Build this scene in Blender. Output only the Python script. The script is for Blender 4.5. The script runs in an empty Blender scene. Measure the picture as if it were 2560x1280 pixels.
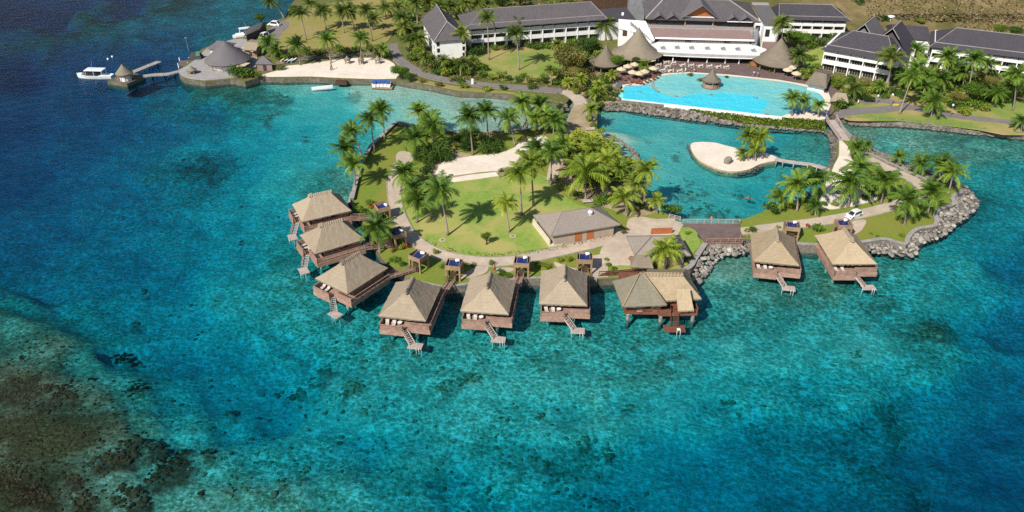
import bpy, math, random
import numpy as np
from mathutils import Vector, Matrix

# ------------------------------------------------------------------ camera, sky, sun, exposure
SC = bpy.context.scene
COL = SC.collection
CAM_H, CAM_F, TILT = 88.0, 2000.0, math.radians(32.6)      # metres, focal length in photo pixels, downward tilt
cd = bpy.data.cameras.new('camera'); cam = bpy.data.objects.new('camera', cd); COL.objects.link(cam)
cd.sensor_width = 36.0; cd.lens = 36.0 * CAM_F / 2560.0; cd.clip_start = 1.0; cd.clip_end = 6000.0
cam.location = (0, 0, CAM_H); cam.rotation_euler = (math.pi / 2 - TILT, 0, 0)
SC.camera = cam

SUN_EL, SUN_AZ = math.radians(41), math.radians(36)        # elevation; direction the light travels, east of north
w = bpy.data.worlds.new('World'); SC.world = w; w.use_nodes = True
wn = w.node_tree.nodes; bg = wn['Background']
sky = wn.new('ShaderNodeTexSky'); sky.sky_type = 'NISHITA'; sky.sun_disc = False
sky.sun_elevation = SUN_EL; sky.sun_rotation = math.pi + SUN_AZ
sky.air_density = 1.0; sky.dust_density = 0.6; sky.ozone_density = 1.2
w.node_tree.links.new(sky.outputs[0], bg.inputs[0]); bg.inputs[1].default_value = 0.085
sl = bpy.data.lights.new('sun', 'SUN'); sl.energy = 5.0; sl.angle = math.radians(0.5); sl.color = (1.0, 0.95, 0.86)
sun = bpy.data.objects.new('sun', sl); COL.objects.link(sun)
_ld = Vector((math.sin(SUN_AZ) * math.cos(SUN_EL), math.cos(SUN_AZ) * math.cos(SUN_EL), -math.sin(SUN_EL)))
sun.rotation_euler = _ld.to_track_quat('-Z', 'Y').to_euler()
SC.view_settings.view_transform = 'Standard'; SC.view_settings.look = 'None'
SC.view_settings.exposure = 0.25; SC.view_settings.gamma = 1.0
SC.render.engine = 'CYCLES'; SC.cycles.use_denoising = False
SC.cycles.max_bounces = 6; SC.cycles.diffuse_bounces = 2; SC.cycles.glossy_bounces = 2
SC.cycles.transmission_bounces = 4; SC.cycles.transparent_max_bounces = 12; SC.cycles.volume_bounces = 0

# ------------------------------------------------------------------ measuring: a photo pixel to a place on a level plane
_c, _s = math.cos(TILT), math.sin(TILT)
def _ray(u, v):
    a, b = (u - 1280.0) / CAM_F, (640.0 - v) / CAM_F
    return a, _c + b * _s, -_s + b * _c
def G(u, v, z=0.0):
    dx, dy, dz = _ray(u, v); t = (z - CAM_H) / dz
    return Vector((dx * t, dy * t, z))
def at_depth(u, v, Y):
    dx, dy, dz = _ray(u, v); t = Y / dy
    return Vector((dx * t, Y, CAM_H + dz * t))
def to_px(x, y, z=0.0):
    zz = z - CAM_H
    d = y * _c - zz * _s; up = y * _s + zz * _c
    return 1280 + CAM_F * x / d, 640 - CAM_F * up / d
Z_ISLE, Z_MAIN, Z_POOL, Z_ISLET = 1.5, 1.5, 2.4, 0.4

# ------------------------------------------------------------------ mesh builder
rnd = random.Random(7)
class MB:
    def __init__(s): s.v = []; s.f = []; s.m = []; s.uv = {}; s.t = {}
    def add(s, vs, fs, m=0, uvs=None, tint=None):
        o = len(s.v); s.v += [tuple(p) for p in vs]
        for i, f in enumerate(fs):
            k = len(s.f); s.f.append([o + j for j in f]); s.m.append(m)
            if uvs: s.uv[k] = uvs[i]
            if tint is not None: s.t[k] = tint
        return o
    def quad(s, a, b, c, d, m=0, uv=None, tint=None): s.add([a, b, c, d], [(0, 1, 2, 3)], m, [uv] if uv else None, tint)
    def box(s, x0, y0, z0, x1, y1, z1, m=0, rot=0.0, piv=None):
        vs = [(x, y, z) for z in (z0, z1) for y in (y0, y1) for x in (x0, x1)]
        if rot:
            px, py = piv or ((x0 + x1) / 2, (y0 + y1) / 2); c, q = math.cos(rot), math.sin(rot)
            vs = [(px + (x - px) * c - (y - py) * q, py + (x - px) * q + (y - py) * c, z) for x, y, z in vs]
        s.add(vs, [(0, 2, 3, 1), (4, 5, 7, 6), (0, 1, 5, 4), (1, 3, 7, 5), (3, 2, 6, 7), (2, 0, 4, 6)], m)
    def bar(s, p, q, w, h=None, m=0):
        # a rectangular bar from p to q
        p, q = Vector(p), Vector(q); d = (q - p).normalized(); h = h or w
        sx = d.cross(Vector((0, 0, 1)))
        sx = Vector((1, 0, 0)) if sx.length < 1e-4 else sx.normalized()
        uz = sx.cross(d).normalized(); a, b = sx * w / 2, uz * h / 2
        vs = [p - a - b, p + a - b, p + a + b, p - a + b, q - a - b, q + a - b, q + a + b, q - a + b]
        s.add(vs, [(0, 1, 2, 3), (7, 6, 5, 4), (0, 4, 5, 1), (1, 5, 6, 2), (2, 6, 7, 3), (3, 7, 4, 0)], m)
    def tube(s, pts, rad, n=7, m=0, cap=True):
        rings = []; pts = [Vector(p) for p in pts]
        for i, p in enumerate(pts):
            d = (pts[min(i + 1, len(pts) - 1)] - pts[max(i - 1, 0)]).normalized()
            e = Vector((1, 0, 0)) if abs(d.x) < .9 else Vector((0, 1, 0))
            a = d.cross(e).normalized(); b = d.cross(a).normalized(); r = rad[i] if hasattr(rad, '__len__') else rad
            rings.append([p + (a * math.cos(2 * math.pi * k / n) + b * math.sin(2 * math.pi * k / n)) * r for k in range(n)])
        vs = [q for r in rings for q in r]; fs = []
        for i in range(len(pts) - 1):
            for k in range(n): fs.append((i * n + k, (i + 1) * n + k, (i + 1) * n + (k + 1) % n, i * n + (k + 1) % n))
        if cap: fs += [tuple(range(n)), tuple(reversed(range((len(pts) - 1) * n, len(pts) * n)))]
        s.add(vs, fs, m)
    def lathe(s, prof, n=12, m=0, c=(0, 0, 0), jit=0.0):
        vs = []; fs = []
        for r, z in prof:
            for k in range(n):
                q = r * (1 + (rnd.random() - .5) * jit); a = 2 * math.pi * k / n
                vs.append((c[0] + q * math.cos(a), c[1] + q * math.sin(a), c[2] + z))
        for i in range(len(prof) - 1):
            for k in range(n): fs.append((i * n + k, i * n + (k + 1) % n, (i + 1) * n + (k + 1) % n, (i + 1) * n + k))
        uvs = [[(vs[j][0] * .0 + j % n, vs[j][2]) for j in f] for f in fs]
        s.add(vs, fs, m, uvs)
    def prism(s, pts, z0, z1, m=0, ms=None, bottom=False):
        n = len(pts); ms = m if ms is None else ms
        s.add([(p[0], p[1], z1) for p in pts], [tuple(range(n))], m)
        s.add([(p[0], p[1], z) for z in (z0, z1) for p in pts], [(i, (i + 1) % n, n + (i + 1) % n, n + i) for i in range(n)], ms)
        if bottom: s.add([(p[0], p[1], z0) for p in pts], [tuple(reversed(range(n)))], ms)
    def mesh(s, name, mats):
        me = bpy.data.meshes.new(name); me.from_pydata(s.v, [], s.f)
        for mt in (mats if isinstance(mats, (list, tuple)) else [mats]): me.materials.append(mt)
        if any(s.m): me.polygons.foreach_set('material_index', s.m)
        if s.uv:
            ul = me.uv_layers.new(name='UVMap')
            for k, uv in s.uv.items():
                p = me.polygons[k]
                for j, li in enumerate(p.loop_indices): ul.data[li].uv = uv[j]
        if s.t:
            at = me.attributes.new('tint', 'FLOAT', 'FACE')
            at.data.foreach_set('value', [s.t.get(k, .5) for k in range(len(s.f))])
        me.update(); return me
    def build(s, name, mats, parent=None, smooth=False):
        me = s.mesh(name, mats)
        if smooth: me.polygons.foreach_set('use_smooth', [True] * len(me.polygons))
        return link(name, me, parent)
def link(name, data, parent=None, loc=None, rz=0.0, scale=None):
    o = bpy.data.objects.new(name, data); COL.objects.link(o)
    if parent: o.parent = parent
    if loc is not None: o.location = loc
    if rz: o.rotation_euler = (0, 0, rz)
    if scale is not None: o.scale = (scale,) * 3 if not hasattr(scale, '__len__') else scale
    return o
def tag(o, label, cat, group=None):
    o['label'] = label; o['category'] = cat
    if group: o['group'] = group
    return o
def thing(name, label, cat, loc=(0, 0, 0), rz=0.0, group=None): return tag(link(name, None, None, loc, rz), label, cat, group)
def setting(o, kind='structure'): o['kind'] = kind; return o
def dup(root, loc, rz=0.0, label=None, scale=None):
    r = root.copy(); COL.objects.link(r); r.location = loc; r.rotation_euler = (0, 0, rz)
    if scale is not None: r.scale = (scale,) * 3
    if label: r['label'] = label
    for ch in list(root.children):
        c = ch.copy(); COL.objects.link(c); c.parent = r
        for g in list(ch.children):
            d = g.copy(); COL.objects.link(d); d.parent = c
    return r
ORD = ['leftmost', 'second from the left', 'third from the left', 'fourth from the left', 'fifth from the left', 'sixth from the left', 'seventh from the left',
       'eighth from the left', 'ninth from the left', 'tenth from the left', 'eleventh from the left', 'twelfth from the left', 'thirteenth from the left', 'fourteenth from the left',
       'fifteenth from the left', 'sixteenth from the left', 'seventeenth from the left', 'eighteenth from the left']
NUM = ['zero', 'one', 'two', 'three', 'four', 'five', 'six', 'seven', 'eight', 'nine', 'ten', 'eleven', 'twelve', 'thirteen', 'fourteen', 'fifteen', 'sixteen', 'seventeen', 'eighteen']
def rank(n, k):
    if n == 1: return ''
    if n == 2: return (', the left one', ', the right one')[k]
    if k == n - 1: return ', rightmost of the ' + NUM[n]
    if k == n - 2 and n > 4: return ', second from the right'
    return ', ' + ORD[k]
def smooth_line(pts, n=4, closed=False):
    P = [Vector(p) for p in pts]; out = []; N = len(P)
    for i in range(N if closed else N - 1):
        a, b, c, d = (P[(i - 1) % N], P[i], P[(i + 1) % N], P[(i + 2) % N]) if closed else (P[max(i - 1, 0)], P[i], P[i + 1], P[min(i + 2, N - 1)])
        for k in range(n):
            t = k / n
            out.append(.5 * ((2 * b) + (c - a) * t + (2 * a - 5 * b + 4 * c - d) * t * t + (3 * b - a - 3 * c + d) * t ** 3))
    if not closed: out.append(P[-1])
    return out
def outline(px, z, n=4, closed=True): return smooth_line([G(u, v, z) for u, v in px], n, closed)
def path_band(px, width, z, n=5):
    L = smooth_line([G(u, v, z) for u, v in px], n); a, b = [], []
    for i, p in enumerate(L):
        d = (L[min(i + 1, len(L) - 1)] - L[max(i - 1, 0)]); d.z = 0; d.normalize()
        q = Vector((-d.y, d.x, 0)); wd = width[0] + (width[1] - width[0]) * i / (len(L) - 1) if hasattr(width, '__len__') else width
        a.append(p + q * wd / 2); b.append(p - q * wd / 2)
    return a, b
# ------------------------------------------------------------------ materials
def nodes_of(name):
    m = bpy.data.materials.new(name); m.use_nodes = True; nt = m.node_tree
    return m, nt, nt.nodes, nt.links, nt.nodes['Principled BSDF'], nt.nodes['Material Output']
def ramp(nt, fac, stops):
    r = nt.nodes.new('ShaderNodeValToRGB'); e = r.color_ramp.elements
    while len(e) < len(stops): e.new(.5)
    for i, (p, c) in enumerate(stops): e[i].position = p; e[i].color = (*c, 1)
    nt.links.new(fac, r.inputs[0]); return r.outputs[0]
def noise_tex(nt, vec, scale, detail=3, rough=.6, dist=0.0, four=None):
    n = nt.nodes.new('ShaderNodeTexNoise'); n.inputs['Scale'].default_value = scale; n.inputs['Detail'].default_value = detail
    n.inputs['Roughness'].default_value = rough; n.inputs['Distortion'].default_value = dist
    if four is not None: n.noise_dimensions = '4D'; nt.links.new(four, n.inputs['W'])
    if vec is not None: nt.links.new(vec, n.inputs['Vector'])
    return n.outputs[0]
def mixc(nt, fac, a, b, mode='MIX'):
    m = nt.nodes.new('ShaderNodeMix'); m.data_type = 'RGBA'; m.blend_type = mode
    for sock, val in ((m.inputs[0], fac), (m.inputs[6], a), (m.inputs[7], b)):
        if isinstance(val, (int, float)): sock.default_value = val
        elif isinstance(val, tuple): sock.default_value = (*val, 1)
        else: nt.links.new(val, sock)
    return m.outputs[2]
def math_n(nt, op, a, b=0.0, clamp=False):
    m = nt.nodes.new('ShaderNodeMath'); m.operation = op; m.use_clamp = clamp
    for i, x in enumerate((a, b)):
        if isinstance(x, (int, float)): m.inputs[i].default_value = x
        else: nt.links.new(x, m.inputs[i])
    return m.outputs[0]
def bump(nt, h, strength, dist, bsdf):
    b = nt.nodes.new('ShaderNodeBump'); b.inputs['Strength'].default_value = strength; b.inputs['Distance'].default_value = dist
    nt.links.new(h, b.inputs['Height']); nt.links.new(b.outputs[0], bsdf.inputs['Normal'])
def coords(nt, kind='Object', scale=(1, 1, 1)):
    t = nt.nodes.new('ShaderNodeTexCoord'); mp = nt.nodes.new('ShaderNodeMapping'); mp.inputs['Scale'].default_value = scale
    nt.links.new(t.outputs[kind], mp.inputs[0]); return mp.outputs[0]
def mat(name, c1, c2=None, scale=3.0, rough=.8, c3=None, scale3=.3, amt3=.5, kind='Object', stretch=(1, 1, 1), bmp=0.0, spec=.3, lo=.35, hi=.65, detail=4, metal=0.0, vary=0.0):
    m, nt, N, L, B, O = nodes_of(name)
    B.inputs['Roughness'].default_value = rough; B.inputs['Specular IOR Level'].default_value = spec; B.inputs['Metallic'].default_value = metal
    oi = N.new('ShaderNodeObjectInfo'); wv = math_n(nt, 'MULTIPLY', oi.outputs['Random'], 40.0)
    v = coords(nt, kind, stretch)
    c2 = c2 or tuple(x * .82 for x in c1)
    f = noise_tex(nt, v, scale, detail, .6, 0, wv)
    col = ramp(nt, f, [(lo, c2), (hi, c1)])
    if c3:
        g = noise_tex(nt, coords(nt, 'Object'), scale3, 3, .6, .5, wv)
        fac = math_n(nt, 'MULTIPLY', math_n(nt, 'MULTIPLY_ADD', g, 4.0, True), 1.0)
        s = N.new('ShaderNodeMapRange'); L.new(g, s.inputs[0]); s.inputs[1].default_value = .42; s.inputs[2].default_value = .62; s.inputs[3].default_value = 0; s.inputs[4].default_value = amt3
        col = mixc(nt, s.outputs[0], col, c3)
    if vary:
        h = N.new('ShaderNodeMapRange'); L.new(oi.outputs['Random'], h.inputs[0]); h.inputs[3].default_value = 1 - vary; h.inputs[4].default_value = 1 + vary
        cb = N.new('ShaderNodeCombineColor')
        for i in range(3): L.new(h.outputs[0], cb.inputs[i])
        col = mixc(nt, 1.0, col, cb.outputs[0], 'MULTIPLY')
    L.new(col, B.inputs['Base Color'])
    if bmp: bump(nt, f, bmp, .08, B)
    return m
def leaf_mat(name, dark, mid, light, trans=.22, vary=.22):
    m, nt, N, L, B, O = nodes_of(name)
    at = N.new('ShaderNodeAttribute'); at.attribute_name = 'tint'
    oi = N.new('ShaderNodeObjectInfo')
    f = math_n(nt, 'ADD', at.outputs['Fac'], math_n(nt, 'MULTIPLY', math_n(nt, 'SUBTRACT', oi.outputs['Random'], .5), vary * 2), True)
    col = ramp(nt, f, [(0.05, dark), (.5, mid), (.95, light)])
    L.new(col, B.inputs['Base Color']); B.inputs['Roughness'].default_value = .55; B.inputs['Specular IOR Level'].default_value = .25
    tr = N.new('ShaderNodeBsdfTranslucent'); L.new(mixc(nt, .5, col, light), tr.inputs[0])
    mx = N.new('ShaderNodeMixShader'); mx.inputs[0].default_value = trans
    L.new(B.outputs[0], mx.inputs[1]); L.new(tr.outputs[0], mx.inputs[2]); L.new(mx.outputs[0], O.inputs[0])
    return m

M = {}
M['grass'] = mat('lawn grass', (.250, .340, .070), (.175, .265, .048), 1.2, .95, (.40, .345, .12), .085, .85, spec=.1, detail=6, bmp=.15)
M['grass_olive'] = mat('tended olive grass', (.190, .245, .040), (.14, .19, .030), 2.0, .95, (.25, .22, .05), .15, .5, spec=.1, detail=6, bmp=.15)
M['grass_dry'] = mat('dry grass', (.33, .26, .105), (.26, .215, .08), 1.6, .95, (.22, .22, .05), .07, .8, spec=.1, detail=6)
M['grass_hotel'] = mat('hotel lawn', (.205, .285, .058), (.15, .22, .042), 1.8, .95, (.38, .29, .12), .07, .95, spec=.1, detail=6)
M['planting'] = mat('planting bed soil', (.16, .165, .05), (.09, .115, .025), .9, .95, (.16, .12, .07), .2, .6, spec=.1, detail=6)
M['sand'] = mat('pale sand', (.78, .69, .585), (.68, .59, .49), 1.1, .95, (.60, .50, .40), .22, .45, spec=.1, detail=7)
M['sand_dirt'] = mat('sandy soil', (.45, .345, .23), (.34, .26, .165), 1.2, .95, (.25, .2, .11), .3, .6, spec=.1, detail=6)
M['path'] = mat('pale concrete path', (.57, .46, .355), (.45, .36, .275), 1.0, .9, (.38, .31, .245), .16, .6, spec=.2, detail=6)
M['road'] = mat('grey tarmac path', (.21, .185, .175), (.165, .15, .14), 1.2, .9, (.25, .215, .19), .2, .5, spec=.2, detail=6)
M['stone'] = mat('dark wall stone', (.24, .215, .185), (.10, .09, .08), 1.6, .9, (.17, .155, .12), .3, .6, bmp=.5, detail=7)
M['earth_side'] = mat('waterside masonry', (.19, .165, .135), (.085, .075, .06), 1.1, .9, (.08, .085, .045), .35, .7, bmp=.5, detail=7)
M['wall_cap'] = mat('weathered wall coping', (.37, .335, .315), (.25, .225, .21), 1.4, .9, detail=6)
M['rock_pale'] = mat('pale boulder', (.42, .385, .34), (.17, .152, .13), 1.3, .9, (.11, .10, .08), .6, .7, bmp=.6, detail=6, vary=.35)
M['rock_dark'] = mat('dark rubble', (.20, .175, .15), (.07, .062, .055), 1.1, .9, (.28, .25, .21), .7, .6, bmp=.6, detail=6, vary=.3)
M['rock_mid'] = mat('grey rubble', (.27, .235, .20), (.095, .083, .07), 1.1, .9, (.06, .053, .046), .6, .7, bmp=.6, detail=6, vary=.3)
def wood(name, c1, c2, sc=(1.2, 7, 1.2)): return mat(name, c1, c2, 1.6, .8, tuple(x * .6 for x in c2), .7, .4, stretch=sc, detail=5)
M['wood'] = wood('weathered pinkish timber', (.41, .265, .20), (.27, .165, .125))
M['wood_grey'] = wood('sun bleached timber', (.54, .445, .395), (.40, .325, .29))
M['wood_red'] = wood('red brown timber', (.25, .095, .055), (.155, .06, .036))
M['wood_dark'] = wood('dark timber', (.10, .055, .035), (.06, .034, .022))
M['wood_tan'] = wood('tan timber cladding', (.38, .25, .15), (.29, .185, .11))
M['deck_dark'] = wood('dark purple brown planks', (.20, .14, .125), (.135, .095, .088))
M['white'] = mat('white render', (.80, .79, .77), (.72, .71, .69), .5, .7, (.60, .58, .54), .4, .35)
M['cream'] = mat('cream render', (.66, .58, .46), (.58, .50, .39), .6, .8)
M['awning'] = mat('cream awning cloth', (.58, .475, .325), (.50, .41, .275), 1, .8)
M['beige_wall'] = mat('beige wall', (.40, .32, .25), (.33, .265, .205), .8, .8)
M['orange'] = mat('orange brown door', (.42, .14, .05), (.33, .11, .04), 2, .6)
M['glass'] = mat('dark window glass', (.030, .034, .042), (.018, .02, .026), .4, .12, spec=.6)
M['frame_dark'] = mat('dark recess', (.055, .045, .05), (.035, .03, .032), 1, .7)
M['white_gloss'] = mat('white painted metal', (.80, .80, .80), (.74, .74, .75), .3, .3, spec=.5)
M['blue_panel'] = mat('blue solar panel', (.018, .030, .115), (.012, .02, .08), .6, .18, spec=.6)
M['blue_boat'] = mat('blue hull paint', (.05, .11, .38), (.04, .09, .3), .5, .4)
M['yellow'] = mat('yellow hull', (.70, .52, .04), (.6, .44, .03), .5, .5)
M['teal'] = mat('teal hull', (.05, .32, .36), (.04, .26, .3), .5, .5)
M['dark'] = mat('dark cloth', (.035, .035, .04), (.02, .02, .024), 1, .7)
M['green_tarp'] = mat('green tarpaulin', (.03, .16, .08), (.02, .11, .06), 1, .6)
M['red'] = mat('red blossom', (.50, .03, .03), (.36, .02, .02), 3, .6)
M['metal'] = mat('galvanised metal', (.36, .36, .38), (.27, .27, .29), .8, .45, metal=.4)
M['roof_pink'] = mat('brown pink roofing', (.29, .195, .175), (.25, .17, .155), .5, .8, (.22, .15, .135), .25, .5)
M['floor_grey'] = mat('grey terrace tiles', (.37, .345, .33), (.28, .26, .25), .8, .8)
M['cushion'] = mat('pale cushion', (.56, .49, .44), (.48, .42, .37), 2, .8)
M['skin'] = mat('skin', (.42, .24, .165), (.36, .2, .135), 4, .6)
M['bark'] = mat('palm bark', (.31, .255, .205), (.17, .135, .105), 3, .9, stretch=(1, 1, 5), vary=.25)
M['bark_dark'] = mat('brown bark', (.17, .12, .085), (.09, .065, .045), 3, .9, stretch=(1, 1, .6))
M['coconut'] = mat('coconut husk', (.22, .16, .04), (.14, .12, .03), 3, .7)
M['hill'] = mat('dry hillside scrub', (.25, .185, .095), (.12, .095, .04), .22, .95, (.085, .085, .025), .05, .8, detail=9, spec=.1, bmp=.8)

def thatch_mat(name, a, b, c, blotch):
    # strands run down the slope (v), courses cross it
    m, nt, N, L, B, O = nodes_of(name)
    uv = N.new('ShaderNodeTexCoord'); mp = N.new('ShaderNodeMapping'); mp.inputs['Scale'].default_value = (5.0, .8, 1); L.new(uv.outputs['UV'], mp.inputs[0])
    oi = N.new('ShaderNodeObjectInfo'); wv = math_n(nt, 'MULTIPLY', oi.outputs['Random'], 30.0)
    n1 = noise_tex(nt, mp.outputs[0], 1.6, 5, .7, 0, wv)
    n2 = noise_tex(nt, coords(nt), .55, 4, .65, .6, wv)
    n3 = noise_tex(nt, coords(nt), 4.5, 3, .6, 0, wv)
    col = ramp(nt, n1, [(.28, b), (.52, a), (.75, c)])
    s = N.new('ShaderNodeMapRange'); L.new(n2, s.inputs[0]); s.inputs[1].default_value = .4; s.inputs[2].default_value = .66; s.inputs[4].default_value = .8
    col = mixc(nt, s.outputs[0], col, blotch)
    hv = N.new('ShaderNodeMapRange'); L.new(oi.outputs['Random'], hv.inputs[0]); hv.inputs[3].default_value = .80; hv.inputs[4].default_value = 1.12
    cb = N.new('ShaderNodeCombineColor')
    for i in range(3): L.new(hv.outputs[0], cb.inputs[i])
    col = mixc(nt, 1.0, col, cb.outputs[0], 'MULTIPLY')
    mp2 = N.new('ShaderNodeMapping'); mp2.inputs['Scale'].default_value = (.25, 1.5, 1); L.new(uv.outputs['UV'], mp2.inputs[0])
    wt = N.new('ShaderNodeTexWave'); wt.bands_direction = 'Y'; wt.wave_profile = 'SAW'; wt.inputs['Scale'].default_value = .32; wt.inputs['Distortion'].default_value = 2.2; wt.inputs['Detail Scale'].default_value = 1.6
    L.new(mp2.outputs[0], wt.inputs[0])
    h = math_n(nt, 'ADD', math_n(nt, 'ADD', n1, math_n(nt, 'MULTIPLY', n3, .8)), math_n(nt, 'MULTIPLY', wt.outputs['Fac'], 1.1))
    L.new(col, B.inputs['Base Color']); B.inputs['Roughness'].default_value = .95; B.inputs['Specular IOR Level'].default_value = .1
    bump(nt, h, .6, .10, B); return m
M['thatch'] = thatch_mat('pandanus thatch', (.345, .28, .205), (.225, .18, .125), (.41, .34, .255), (.30, .235, .165))
M['thatch_gold'] = thatch_mat('golden thatch', (.405, .315, .205), (.28, .21, .13), (.465, .375, .255), (.34, .26, .17))
M['thatch_grey'] = thatch_mat('grey thatch', (.275, .245, .18), (.185, .165, .115), (.33, .295, .22), (.22, .205, .155))
M['thatch_tan'] = thatch_mat('faded thatch', (.235, .195, .145), (.155, .128, .095), (.285, .238, .18), (.18, .148, .115))
def shingle_mat(name, a, b):
    m, nt, N, L, B, O = nodes_of(name)
    v = coords(nt); oi = N.new('ShaderNodeObjectInfo'); wv = math_n(nt, 'MULTIPLY', oi.outputs['Random'], 30.0)
    n1 = noise_tex(nt, v, 2.2, 6, .75, 0, wv); n2 = noise_tex(nt, v, .35, 3, .6, .5, wv)
    col = ramp(nt, n1, [(.34, b), (.66, a)])
    col = mixc(nt, math_n(nt, 'MULTIPLY', n2, .55), col, tuple(x * .7 for x in b))
    uv = N.new('ShaderNodeTexCoord'); sp = N.new('ShaderNodeSeparateXYZ'); L.new(uv.outputs['UV'], sp.inputs[0])
    row = math_n(nt, 'FRACT', math_n(nt, 'MULTIPLY', sp.outputs[1], 1.3))
    L.new(col, B.inputs['Base Color']); B.inputs['Roughness'].default_value = .85; B.inputs['Specular IOR Level'].default_value = .2
    bump(nt, math_n(nt, 'ADD', row, n1), .5, .06, B); return m
M['shingle'] = shingle_mat('grey shingle roof', (.165, .145, .148), (.085, .075, .080))
M['shingle_dark'] = shingle_mat('dark shingle roof', (.098, .088, .100), (.05, .045, .054))
M['shingle_brown'] = shingle_mat('brown grey shingle roof', (.345, .29, .245), (.25, .21, .18))
M['shingle_mid'] = shingle_mat('slate grey shingle roof', (.19, .175, .18), (.125, .115, .12))
M['palm_leaf'] = leaf_mat('palm fronds', (.026, .070, .012), (.105, .190, .022), (.275, .365, .045))
M['palm_leaf_yellow'] = leaf_mat('yellow green palm fronds', (.048, .095, .012), (.180, .250, .024), (.405, .430, .050))
M['palm_leaf_grey'] = leaf_mat('dusty palm fronds', (.032, .060, .012), (.110, .155, .024), (.270, .285, .050))
M['banana_leaf'] = leaf_mat('banana leaves', (.055, .095, .010), (.165, .225, .018), (.330, .345, .030), .3)
M['leaf_green'] = leaf_mat('green leaves', (.022, .062, .008), (.085, .165, .016), (.200, .290, .030))
M['leaf_dark'] = leaf_mat('dark green leaves', (.014, .040, .008), (.048, .100, .015), (.110, .180, .026))
M['leaf_olive'] = leaf_mat('olive leaves', (.060, .064, .014), (.165, .155, .035), (.300, .265, .070))
M['leaf_lime'] = leaf_mat('lime leaves', (.055, .095, .012), (.175, .240, .024), (.360, .395, .045))

def seabed_mat():
    m, nt, N, L, B, O = nodes_of('seabed of sand, rubble and coral')
    v = coords(nt)
    at = N.new('ShaderNodeAttribute'); at.attribute_name = 'bed'
    sp = N.new('ShaderNodeSeparateColor'); L.new(at.outputs['Color'], sp.inputs[0])
    reef, coral, clean = sp.outputs[0], sp.outputs[1], sp.outputs[2]
    vo = N.new('ShaderNodeTexVoronoi'); vo.feature = 'F1'; vo.inputs['Scale'].default_value = 1.25
    wob = noise_tex(nt, v, .9, 2, .5)
    wv = N.new('ShaderNodeVectorMath'); wv.operation = 'ADD'; L.new(v, wv.inputs[0])
    cbn = N.new('ShaderNodeCombineXYZ'); L.new(math_n(nt, 'MULTIPLY', wob, 1.2), cbn.inputs[0]); L.new(math_n(nt, 'MULTIPLY', wob, -1.0), cbn.inputs[1]); L.new(cbn.outputs[0], wv.inputs[1])
    L.new(wv.outputs[0], vo.inputs['Vector'])
    fine = noise_tex(nt, v, 1.75, 6, .78, .25)
    big = noise_tex(nt, v, .11, 4, .6, .4)
    med = noise_tex(nt, v, .33, 3, .6, .3)
    grit_sparkle = noise_tex(nt, v, 5.0, 3, .8, .2)
    base = ramp(nt, math_n(nt, 'ADD', math_n(nt, 'MULTIPLY', vo.outputs['Distance'], .22), math_n(nt, 'ADD', math_n(nt, 'MULTIPLY', fine, .62), math_n(nt, 'ADD', math_n(nt, 'MULTIPLY', med, .2), math_n(nt, 'MULTIPLY', grit_sparkle, .2)))), [(.43, (.075, .095, .05)), (.54, (.27, .31, .20)), (.63, (.52, .56, .39)), (.71, (1.0, 1.0, .82))])  # rubble tones; the brightest grains paint caustic light and sparkle into the colour
    sand = ramp(nt, fine, [(.3, (.56, .56, .43)), (.7, (.74, .74, .60))])
    col = mixc(nt, clean, base, sand)
    col = mixc(nt, math_n(nt, 'MULTIPLY', math_n(nt, 'MULTIPLY', math_n(nt, 'SUBTRACT', big, .46, True), 2.4, True), math_n(nt, 'SUBTRACT', 1.0, clean, True)), col, mixc(nt, fine, (.14, .17, .12), (.42, .45, .34)))
    rf = ramp(nt, math_n(nt, 'ADD', math_n(nt, 'MULTIPLY', fine, .6), math_n(nt, 'MULTIPLY', grit_sparkle, .4)), [(.38, (.028, .020, .008)), (.54, (.105, .080, .036)), (.72, (.30, .255, .14))])
    col = mixc(nt, reef, col, rf)
    cf = ramp(nt, math_n(nt, 'ADD', math_n(nt, 'MULTIPLY', fine, .6), math_n(nt, 'MULTIPLY', grit_sparkle, .4)), [(.40, (.010, .006, .003)), (.70, (.075, .042, .018))])
    col = mixc(nt, coral, col, cf)
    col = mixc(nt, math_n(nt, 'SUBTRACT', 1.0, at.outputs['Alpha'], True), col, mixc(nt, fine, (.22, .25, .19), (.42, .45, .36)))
    L.new(col, B.inputs['Base Color']); B.inputs['Roughness'].default_value = 1.0; B.inputs['Specular IOR Level'].default_value = 0
    bump(nt, fine, .5, .5, B); return m
M['seabed'] = seabed_mat()
def water_mat(name, absorb, density, rip, refl=.55):
    m, nt, N, L, B, O = nodes_of(name); N.remove(B)
    v = coords(nt, 'Object', (1, 1.5, 1))
    n = math_n(nt, 'ADD', noise_tex(nt, v, .9, 4, .6, .6), math_n(nt, 'MULTIPLY', noise_tex(nt, v, .22, 2, .5, .5), 1.4))
    bp = N.new('ShaderNodeBump'); bp.inputs['Strength'].default_value = rip; bp.inputs['Distance'].default_value = .25; L.new(n, bp.inputs['Height'])
    gl = N.new('ShaderNodeBsdfGlossy'); gl.inputs['Roughness'].default_value = .08; L.new(bp.outputs[0], gl.inputs['Normal'])
    tr = N.new('ShaderNodeBsdfTransparent')
    fr = N.new('ShaderNodeFresnel'); fr.inputs['IOR'].default_value = 1.33; L.new(bp.outputs[0], fr.inputs['Normal'])
    mx = N.new('ShaderNodeMixShader'); L.new(math_n(nt, 'MULTIPLY', fr.outputs[0], refl), mx.inputs[0]); L.new(tr.outputs[0], mx.inputs[1]); L.new(gl.outputs[0], mx.inputs[2])
    L.new(mx.outputs[0], O.inputs['Surface'])
    va = N.new('ShaderNodeVolumeAbsorption'); va.inputs['Color'].default_value = (*absorb, 1); va.inputs['Density'].default_value = density
    L.new(va.outputs[0], O.inputs['Volume']); return m
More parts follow.
